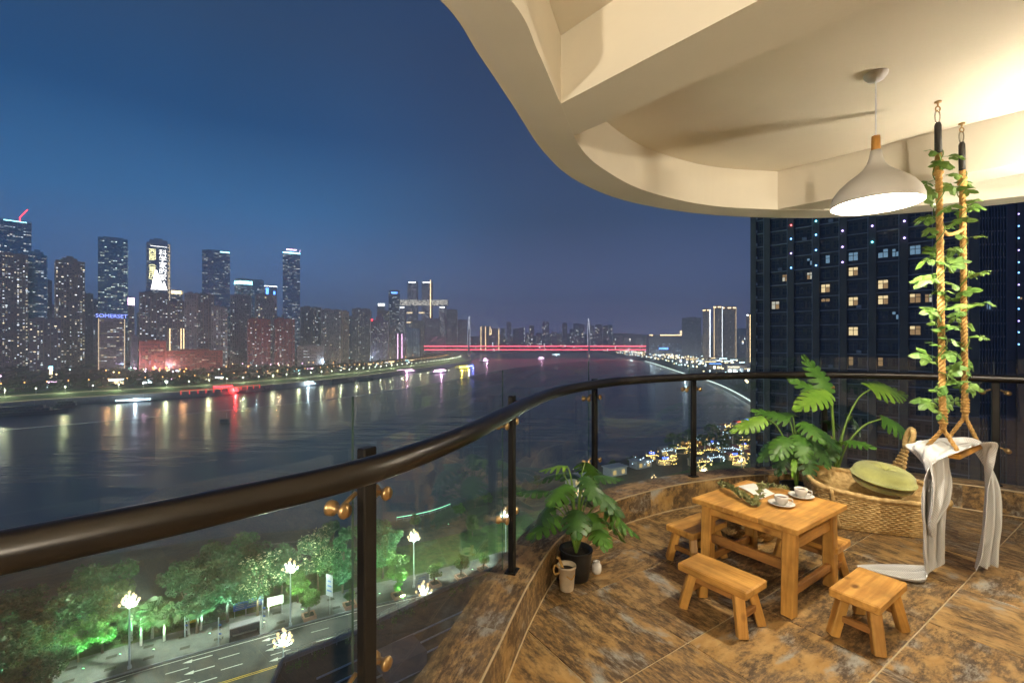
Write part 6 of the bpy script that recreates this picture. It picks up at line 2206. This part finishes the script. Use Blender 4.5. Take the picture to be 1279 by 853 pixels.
def plant(name, label, loc, specs, pot, stem_r=.006, crown=(0, 0, 0), face=0.0):
    """specs: az, reach, height, leaf length, width, lobes, notch, mat, lean"""
    t = thing(name, label, 'plant', loc)
    pot(t)
    for (az, reach, hgt, L, Wd, lobes, notch, mat, tilt) in specs:
        a = R(az)
        out = Vector((math.cos(a), math.sin(a), 0))
        c0 = Vector(crown)
        tip = c0 + out * reach + Vector((0, 0, hgt))
        path = spline([c0, c0 + out * reach * .25 + Vector((0, 0, hgt * .55)), c0 + out * reach * .62 + Vector((0, 0, hgt * .88)), tip], 6)
        MB().tube(path, [stem_r * (1.15 - .5 * i / len(path)) for i in range(len(path))], 6, caps=False).build('stem', 'stem', t, True)
        el = R(tilt)
        d = out * math.cos(el) + Vector((0, 0, math.sin(el)))
        up = Vector((0, 0, 1)) * math.cos(el) - out * math.sin(el) + Vector((-.2, -1, 0)) * face
        b = MB()
        leaf(b, path[-1], d, up, L, Wd, lobes, notch, droop=rnd.uniform(.25, .42), fold=rnd.uniform(.1, .3), wav=.05)
        b.build('leaf', mat, t, True)
    return t
def pot_lathe(prof, mat, soil_r, soil_z):
    def f(t):
        MB().lathe(prof, 32).build('pot', mat, t, True)
        MB().lathe([(0, soil_z), (soil_r, soil_z - .004)], 24).build('soil', 'earth', t)
    return f
r = random.Random(5)
specs = []
for k in range(17):
    az = 20 + k * 137.5
    q = k / 17
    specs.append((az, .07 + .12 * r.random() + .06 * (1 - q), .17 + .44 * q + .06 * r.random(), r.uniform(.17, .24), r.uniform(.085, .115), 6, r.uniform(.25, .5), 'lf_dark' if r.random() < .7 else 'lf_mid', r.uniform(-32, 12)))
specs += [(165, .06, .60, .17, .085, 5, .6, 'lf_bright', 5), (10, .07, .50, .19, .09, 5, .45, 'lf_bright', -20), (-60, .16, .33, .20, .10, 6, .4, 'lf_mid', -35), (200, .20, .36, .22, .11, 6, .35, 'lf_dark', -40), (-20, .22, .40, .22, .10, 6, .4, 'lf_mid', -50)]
plant('potted_monstera', 'bushy potted monstera in a black pot by the kerb', (.445, 3.17, 0), specs, pot_lathe([(0, .002), (.085, .002), (.10, .10), (.112, .195), (.118, .20), (.116, .207), (.104, .205), (.10, .17)], 'pot_black', .10, .175), .0065, (0, 0, .17))
# small cream bucket
t = thing('cream_bucket', 'small cream ceramic bucket with a twig handle beside the black pot', 'bucket', (.362, 3.02, 0), R(20))
MB().lathe([(0, .002), (.043, .002), (.046, .01), (.058, .15), (.063, .152), (.063, .165), (.056, .165), (.050, .12)], 28).build('body', 'pot_cream', t, True)
MB().lathe([(0, .135), (.053, .135)], 20).build('soil', 'earth', t)
MB().tube(spline([(-.058, 0, .155), (-.078, .01, .17), (-.088, .015, .14), (-.078, .01, .11), (-.055, 0, .12)], 6), .006, 7).build('handle', 'rope', t, True)
MB().tube(spline([(-.02, .01, .13), (-.045, .015, .20), (-.07, .0, .225)], 5), .009, 7).build('twig', 'rope', t, True)
MB().tube(spline([(-.03, -.058, .12), (.0, -.068, .10), (.03, -.056, .12)], 5), .004, 6).build('garland', 'rope', t, True)
t = thing('white_jar', 'little white jar half hidden behind the black pot', 'jar', (.60, 3.235, 0))
MB().lathe([(0, .001), (.028, .001), (.034, .02), (.034, .06), (.022, .075), (.024, .085), (.018, .085), (.018, .07)], 20).build('body', 'ceramic', t, True)

# big plants behind the chair
r = random.Random(12)
pot_hidden = lambda rr, hh: pot_lathe([(0, .002), (rr * .8, .002), (rr, hh), (rr * 1.05, hh + .005), (rr * .95, hh + .003), (rr * .9, hh * .85)], 'pot_black', rr * .9, hh * .88)
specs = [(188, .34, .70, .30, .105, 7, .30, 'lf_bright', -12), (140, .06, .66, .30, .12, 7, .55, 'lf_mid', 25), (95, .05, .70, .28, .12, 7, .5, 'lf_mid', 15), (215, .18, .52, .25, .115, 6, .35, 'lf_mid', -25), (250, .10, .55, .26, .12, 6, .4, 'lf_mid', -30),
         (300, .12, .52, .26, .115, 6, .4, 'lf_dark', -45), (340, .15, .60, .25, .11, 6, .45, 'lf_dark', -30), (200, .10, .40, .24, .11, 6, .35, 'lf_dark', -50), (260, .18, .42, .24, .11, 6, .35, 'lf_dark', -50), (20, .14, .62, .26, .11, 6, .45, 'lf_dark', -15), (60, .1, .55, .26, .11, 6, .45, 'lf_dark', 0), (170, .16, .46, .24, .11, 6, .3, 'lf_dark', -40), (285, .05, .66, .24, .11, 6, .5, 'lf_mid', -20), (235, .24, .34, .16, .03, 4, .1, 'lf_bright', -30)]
plant('broad_monstera', 'dark leaved monstera standing left of the rattan chair by the glass', (2.78, 4.46, 0), specs, pot_hidden(.14, .24), .008, (0, 0, .2), .7)
specs = [(12, .44, .90, .50, .18, 8, .40, 'lf_bright', 4), (205, .10, .88, .40, .14, 7, .35, 'lf_bright', -8), (110, .05, .86, .42, .13, 7, .45, 'lf_mid', 62), (150, .05, .80, .38, .11, 7, .4, 'lf_mid', 40), (-10, .42, .62, .34, .13, 7, .4, 'lf_mid', -20), (30, .34, .60, .34, .12, 7, .45, 'lf_dark', -25),
         (230, .12, .42, .26, .10, 6, .4, 'lf_dark', -30), (290, .10, .40, .22, .07, 6, .5, 'lf_mid', 10), (60, .2, .55, .3, .11, 6, .4, 'lf_dark', -10), (255, .06, .38, .20, .05, 6, .5, 'lf_mid', 30)]
plant('tall_monstera', 'tall monstera with long pale stems and bright leaves behind the rattan chair', (3.27, 4.62, 0), specs, pot_hidden(.15, .28), .011, (0, 0, .25), .9)

# ---- swing
H1, H2 = Vector((2.93, 3.14, ZC)), Vector((3.40, 3.45, ZC))
SZ = .885
sw = thing('rope_swing', 'wooden swing seat hanging on two thick twisted ropes', 'swing', (2.95, 3.14, SZ))
def rel(p): return Vector(p) - Vector((2.95, 3.14, SZ))
A1 = Vector((2.965, 3.14, 1.03)); A2 = Vector((3.435, 3.46, 1.06))
axis = Vector((H2.x - H1.x, H2.y - H1.y, 0)).normalized(); cross = Vector((axis.y, -axis.x, 0))
def strands(path, r_, turns_per_m=11, n=3):
    b = MB()
    Ls = [0]
    for i in range(1, len(path)): Ls.append(Ls[-1] + (path[i] - path[i - 1]).length)
    for k in range(n):
        pts = []
        for i, p in enumerate(path):
            tdir = (path[min(i + 1, len(path) - 1)] - path[max(i - 1, 0)]).normalized()
            x = tdir.cross(Vector((0, 1, 0.01))).normalized(); y = tdir.cross(x)
            an = 2 * math.pi * (Ls[i] * turns_per_m + k / n)
            pts.append(rel(p) + (x * math.cos(an) + y * math.sin(an)) * r_ * .55)
        b.tube(pts, r_ * .60, 6)
    return b
def line(a, c, n): return [Vector(a).lerp(Vector(c), i / n) for i in range(n + 1)]
for Hh, Ap, corner_z, end in ((H1, A1, SZ, 0), (H2, A2, SZ, 1)):
    MB().lathe([(0, -.001), (.020, -.002), (.020, -.010), (0, -.011)], 16, c=rel(Hh)).build('ceiling_plate', 'brass', sw, True)
    hk = MB()
    hk.tube([rel(Hh + Vector((0, 0, -.01))), rel(Hh + Vector((0, 0, -.035)))], .005, 8)
    hk.tube([rel(Hh + Vector((.016 * math.sin(q), 0, -.052 - .017 * math.cos(q)))) for q in [i * .35 for i in range(18)]], .004, 7)
    hk.build('hook', 'brass', sw, True)
    cb = MB(); c0 = Hh + Vector((0, 0, -.108))
    cb.tube([rel(c0 + Vector((.017 * math.sin(q) * (1 + .2 * math.cos(q)), .003, .046 * math.cos(q)))) for q in [i * 2 * math.pi / 20 for i in range(21)]], .0045, 7)
    cb.build('carabiner', 'chrome', sw, True)
    s0 = Hh + Vector((0, 0, -.145)); s1 = Hh + Vector((.004, 0, -.36))
    sb = MB(); sb.tube([rel(s0), rel(s0.lerp(s1, .1)), rel(s1)], [.013, .020, .021], 12); sb.build('strap_sleeve', 'strap', sw, True)
    strands(line(s1 + Vector((0, 0, .02)), Ap, 190), .0185).build('rope', 'rope', sw, True)
    kn = MB()
    kn.lathe([(.019 + .009 * abs(math.sin(q * math.pi / 4)), -.06 + q * .0055) for q in range(21)], 14, c=rel(Ap + Vector((0, 0, .10))))
    kn.build('whipping', 'rope', sw, True)
    kn = MB(); kn.lathe([(.020 + .010 * abs(math.sin(q * math.pi / 6)), -.06 + q * .006) for q in range(19)], 14, c=rel(s1 + Vector((0, 0, -.09))))
    kn.build('whipping', 'rope', sw, True)
    sc_ = (Vector((2.95, 3.14, SZ)) if end == 0 else Vector((3.42, 3.455, SZ))) + axis * (.03 if end == 0 else -.03)
    for sg in (-1, 1):
        strands(line(Ap + Vector((0, 0, .01)), sc_ + cross * sg * .085 + Vector((0, 0, .004)), 26), .0125).build('rope_leg', 'rope', sw, True)
mid = rel((Vector((2.95, 3.14, 0)) + Vector((3.42, 3.455, 0))) / 2 + Vector((0, 0, SZ - .018)))
o = MB().box((0, 0, 0), (.60, .215, .034), bevel=.008).build('seat', 'seat_wood', sw)
o.location = mid; o.rotation_euler.z = math.atan2(axis.y, axis.x)

# ---- vines on the ropes
def vine(label, top_, bot, n, seed):
    r = random.Random(seed)
    t = thing('climbing_vine', label, 'vine', (top_.x, top_.y, bot.z), 0)
    o0 = Vector((top_.x, top_.y, bot.z))
    path = []
    m = 120
    for i in range(m + 1):
        u = i / m
        p = bot.lerp(top_, u)
        an = u * 2 * math.pi * 7
        path.append(p + Vector((math.cos(an), math.sin(an), 0)) * .028 - o0)
    MB().tube(path, .0035, 5).build('stem', 'stem', t, True)
    for k in range(n):
        u = (k + r.random()) / n
        p = path[int(u * m)]
        an = r.uniform(0, 6.28)
        out = Vector((math.cos(an), math.sin(an), r.uniform(-.2, .35))).normalized()
        reach = r.uniform(.03, .075)
        c = p + out * reach
        b = MB()
        b.tube([p, c], .0016, 4, caps=False)
        up0 = (Vector((0, 0, 1)) + Vector((0, -1.1, 0)) + Vector((r.uniform(-.5, .5), r.uniform(-.5, .5), 0))); up0 = (up0 - out * up0.dot(out)).normalized(); sd = out.cross(up0)
        nl = r.choice([4, 5, 5, 6])
        for q in range(nl):
            f = (q / (nl - 1) - .5) * R(250)
            d = (out * math.cos(f) + sd * math.sin(f)).normalized()
            Ln = r.uniform(.055, .105) * (1 - .25 * abs(f) / 2.2)
            tip = c + d * Ln - up0 * Ln * r.uniform(.1, .5)
            md = c + d * Ln * .5 - up0 * Ln * r.uniform(-.1, .12)
            sv = d.cross(up0) * Ln * .36
            b.add([c, md - sv * .9 - up0 * .004, c.lerp(tip, .78) - sv * .7, tip, c.lerp(tip, .78) + sv * .7, md + sv * .9 - up0 * .004, md], [(0, 1, 6), (1, 2, 6), (2, 3, 6), (3, 4, 6), (4, 5, 6), (5, 0, 6)])
        b.build('leaf_cluster', 'lf_vine', t)
    return t
vine('leafy vine twined round the nearer swing rope', H1 + Vector((0, 0, -.33)), A1 + Vector((0, 0, .12)), 44, 3)
vine('leafy vine twined round the farther swing rope', H2 + Vector((0, 0, -.36)), A2 + Vector((0, 0, .12)), 36, 9)
# twisted cord tie between the two ropes
tb = MB()
pa_, pb_ = H1.lerp(A1, .38), H2.lerp(A2, .36)
tb.tube(spline([pa_, pa_.lerp(pb_, .3) + Vector((0, 0, -.05)), pa_.lerp(pb_, .7) + Vector((0, 0, -.03)), pb_], 8), .013, 8)
tag(tb.build('cord_tie', 'rope', None, True), 'short rope tie joining the two swing ropes among the leaves', 'rope')

# ---- throw over the swing
def cloth_mat():
    m, nt, b = new_mat('woven_grey_throw')
    N, L = nt.nodes, nt.links
    uv = N.new('ShaderNodeAttribute'); uv.attribute_name = 'weave'
    sp = N.new('ShaderNodeSeparateXYZ'); L.new(uv.outputs['Vector'], sp.inputs[0])
    wv = N.new('ShaderNodeTexWave'); wv.inputs['Scale'].default_value = 34; wv.bands_direction = 'X'; wv.inputs['Distortion'].default_value = 0
    mp = N.new('ShaderNodeMapping'); mp.inputs['Rotation'].default_value = (0, 0, R(40)); L.new(uv.outputs['Vector'], mp.inputs['Vector']); L.new(mp.outputs[0], wv.inputs['Vector'])
    rp = N.new('ShaderNodeValToRGB'); rp.color_ramp.elements[0].color = (.56, .55, .52, 1); rp.color_ramp.elements[1].color = (.74, .73, .69, 1)
    rp.color_ramp.elements[0].position = .25; rp.color_ramp.elements[1].position = .7
    L.new(wv.outputs['Fac'], rp.inputs[0]); L.new(rp.outputs[0], b.inputs['Base Color'])
    # darker bands towards the hem
    b.inputs['Roughness'].default_value = .95
    b.inputs['Sheen Weight'].default_value = .2
    return m
M['throw'] = cloth_mat()
def cloth(rows, b, store, nw=44):
    """rows: centre, half-width vector, fold normal, fold amplitude, fold count, phase"""
    o = len(b.v); n = nw
    L_ = 0; prev = None
    for (c, hwv, nv, amp, cnt, ph) in rows:
        c, hwv, nv = Vector(c), Vector(hwv), Vector(nv)
        if prev is not None: L_ += (c - prev).length
        prev = c
        for j in range(n + 1):
            s = j / n * 2 - 1
            w1 = noise.noise(Vector((s * 2.2 + ph, L_ * 3.0, o * .01))); w2 = noise.noise(Vector((s * 5.5 + 9, L_ * 7.0, o * .01)))
            b.v.append(tuple(c + hwv * s * (1 + .12 * noise.noise(Vector((L_ * 6, s * .4, 5.1 + o * .01)))) + nv * (amp * math.sin(cnt * math.pi * s + ph + .8 * w1) + amp * .55 * math.sin(2.3 * cnt * math.pi * s + ph * 2 + w1) + amp * .7 * w1 + .006 * w2)))
            store.append((s * hwv.length * 1.6, L_, 0))
    for i in range(len(rows) - 1):
        for j in range(n):
            a = o + i * (n + 1) + j
            b.f.append((a, a + 1, a + n + 2, a + n + 1)); b.m.append(0); b.c.append(None)
def lerp_rows(keys, n):
    out = []
    P = [[Vector(k[0]), Vector(k[1]), Vector(k[2]), k[3], k[4], k[5]] for k in keys]
    cs = spline([p[0] for p in P], n); hs = spline([p[1] for p in P], n); ns_ = spline([p[2] for p in P], n)
    for i in range(len(cs)):
        u = i / n; k = min(int(u), len(P) - 2); f = u - k
        out.append((cs[i], hs[i], ns_[i], P[k][3] * (1 - f) + P[k + 1][3] * f, P[k][4] * (1 - f) + P[k + 1][4] * f, P[k][5] * (1 - f) + P[k + 1][5] * f))
    return out
b = MB(); store = []
X_ = Vector((1, 0, 0)); Y_ = Vector((0, 1, 0)); Zv = Vector((0, 0, 1))
zt = SZ + .012
# left fall: from the seat down to the floor, then along the floor to the left
keys = [((3.16, 3.33, zt), (-.06, .13, 0), Zv, .006, 1.5, 0), ((3.02, 3.22, zt + .012), (-.075, .13, .0), Zv, .010, 1.5, .3), ((2.90, 3.16, zt - .01), (-.06, .13, 0), (-.6, 0, .8), .012, 1.6, .6), ((2.855, 3.14, zt - .09), (.05, .11, 0), (-1, .2, 0), .016, 1.8, .9),
        ((2.88, 3.13, .62), (.125, .05, 0), (-.3, -1, 0), .024, 2.0, 1.1), ((2.90, 3.15, .36), (.125, .05, 0), (-.3, -1, 0), .028, 2.1, 1.4), ((2.93, 3.18, .14), (.115, .05, 0), (-.3, -1, 0), .026, 2.1, 1.7), ((2.93, 3.18, .050), (.11, .06, 0), (0, -.6, .5), .020, 2.1, 1.9),
        ((2.84, 3.18, .026), (.05, .10, 0), Zv, .014, 2.0, 2.1), ((2.72, 3.20, .022), (.03, .11, 0), Zv, .012, 2.0, 2.2), ((2.60, 3.24, .018), (.01, .075, 0), Zv, .009, 2.0, 2.3), ((2.49, 3.27, .016), (0, .025, 0), Zv, .006, 2.0, 2.3)]
cloth(lerp_rows(keys, 6), b, store)
keys = [((3.14, 3.30, zt + .008), (-.08, .12, 0), Zv, .006, 1.5, 0), ((3.28, 3.36, zt + .014), (-.07, .12, 0), Zv, .010, 1.5, .4), ((3.41, 3.36, zt + .004), (-.03, .12, 0), (.5, 0, .8), .012, 1.6, .6), ((3.455, 3.34, zt - .08), (.035, .08, 0), (1, -.3, 0), .016, 1.7, .8),
        ((3.44, 3.28, .62), (.095, .05, 0), (-.3, -1, 0), .022, 1.9, 1.0), ((3.41, 3.25, .36), (.105, .04, 0), (-.3, -1, 0), .026, 2.0, 1.3), ((3.375, 3.24, .14), (.105, .03, 0), (-.3, -1, 0), .026, 2.0, 1.5), ((3.36, 3.24, .040), (.11, .02, 0), (-.3, -1, 0), .024, 2.0, 1.6)]
cloth(lerp_rows(keys, 6), b, store)
# short overhanging flap on the left fall
keys = [((2.885, 3.075, .86), (.10, .02, 0), (0, -1, 0), .010, 1.7, .2), ((2.88, 3.065, .70), (.105, .03, 0), (0, -1, 0), .016, 1.8, .4), ((2.855, 3.06, .55), (.085, .03, 0), (0, -1, 0), .02, 1.8, .6), ((2.82, 3.065, .42), (.045, .02, 0), (0, -1, 0), .014, 1.8, .8), ((2.83, 3.075, .33), (.02, .01, 0), (0, -1, 0), .006, 1.8, .9)]
cloth(lerp_rows(keys, 6), b, store)
th = b.build('throw_blanket', 'throw', None, True)
at = th.data.attributes.new('weave', 'FLOAT_VECTOR', 'POINT')
at.data.foreach_set('vector', [v for p in store for v in p])
sm_ = th.modifiers.new('thickness', 'SOLIDIFY'); sm_.thickness = .004; sm_.offset = 0
tag(th, 'pale grey woven throw draped over the swing and trailing on the floor', 'blanket')
# ================================================================ NIGHT HAZE
hz_m = bpy.data.materials.new('night_haze')
hz_m.use_nodes = True
hn = hz_m.node_tree.nodes; hn.clear()
ho = hn.new('ShaderNodeOutputMaterial'); hv = hn.new('ShaderNodeVolumePrincipled')
hv.inputs['Color'].default_value = (.97, .98, 1.0, 1)
hv.inputs['Density'].default_value = 0.0004
hv.inputs['Density Attribute'].default_value = ''
hv.inputs['Temperature Attribute'].default_value = ''
hz_m.cycles.homogeneous_volume = True
hv.inputs['Anisotropy'].default_value = .5
hz_m.node_tree.links.new(hv.outputs[0], ho.inputs['Volume'])
hz = MB().box((0, 1900, 130), (10400, 4800, 410)).build('haze', hz_m)
tag(hz, 'thin blue night haze over river and city', 'haze', kind='stuff')
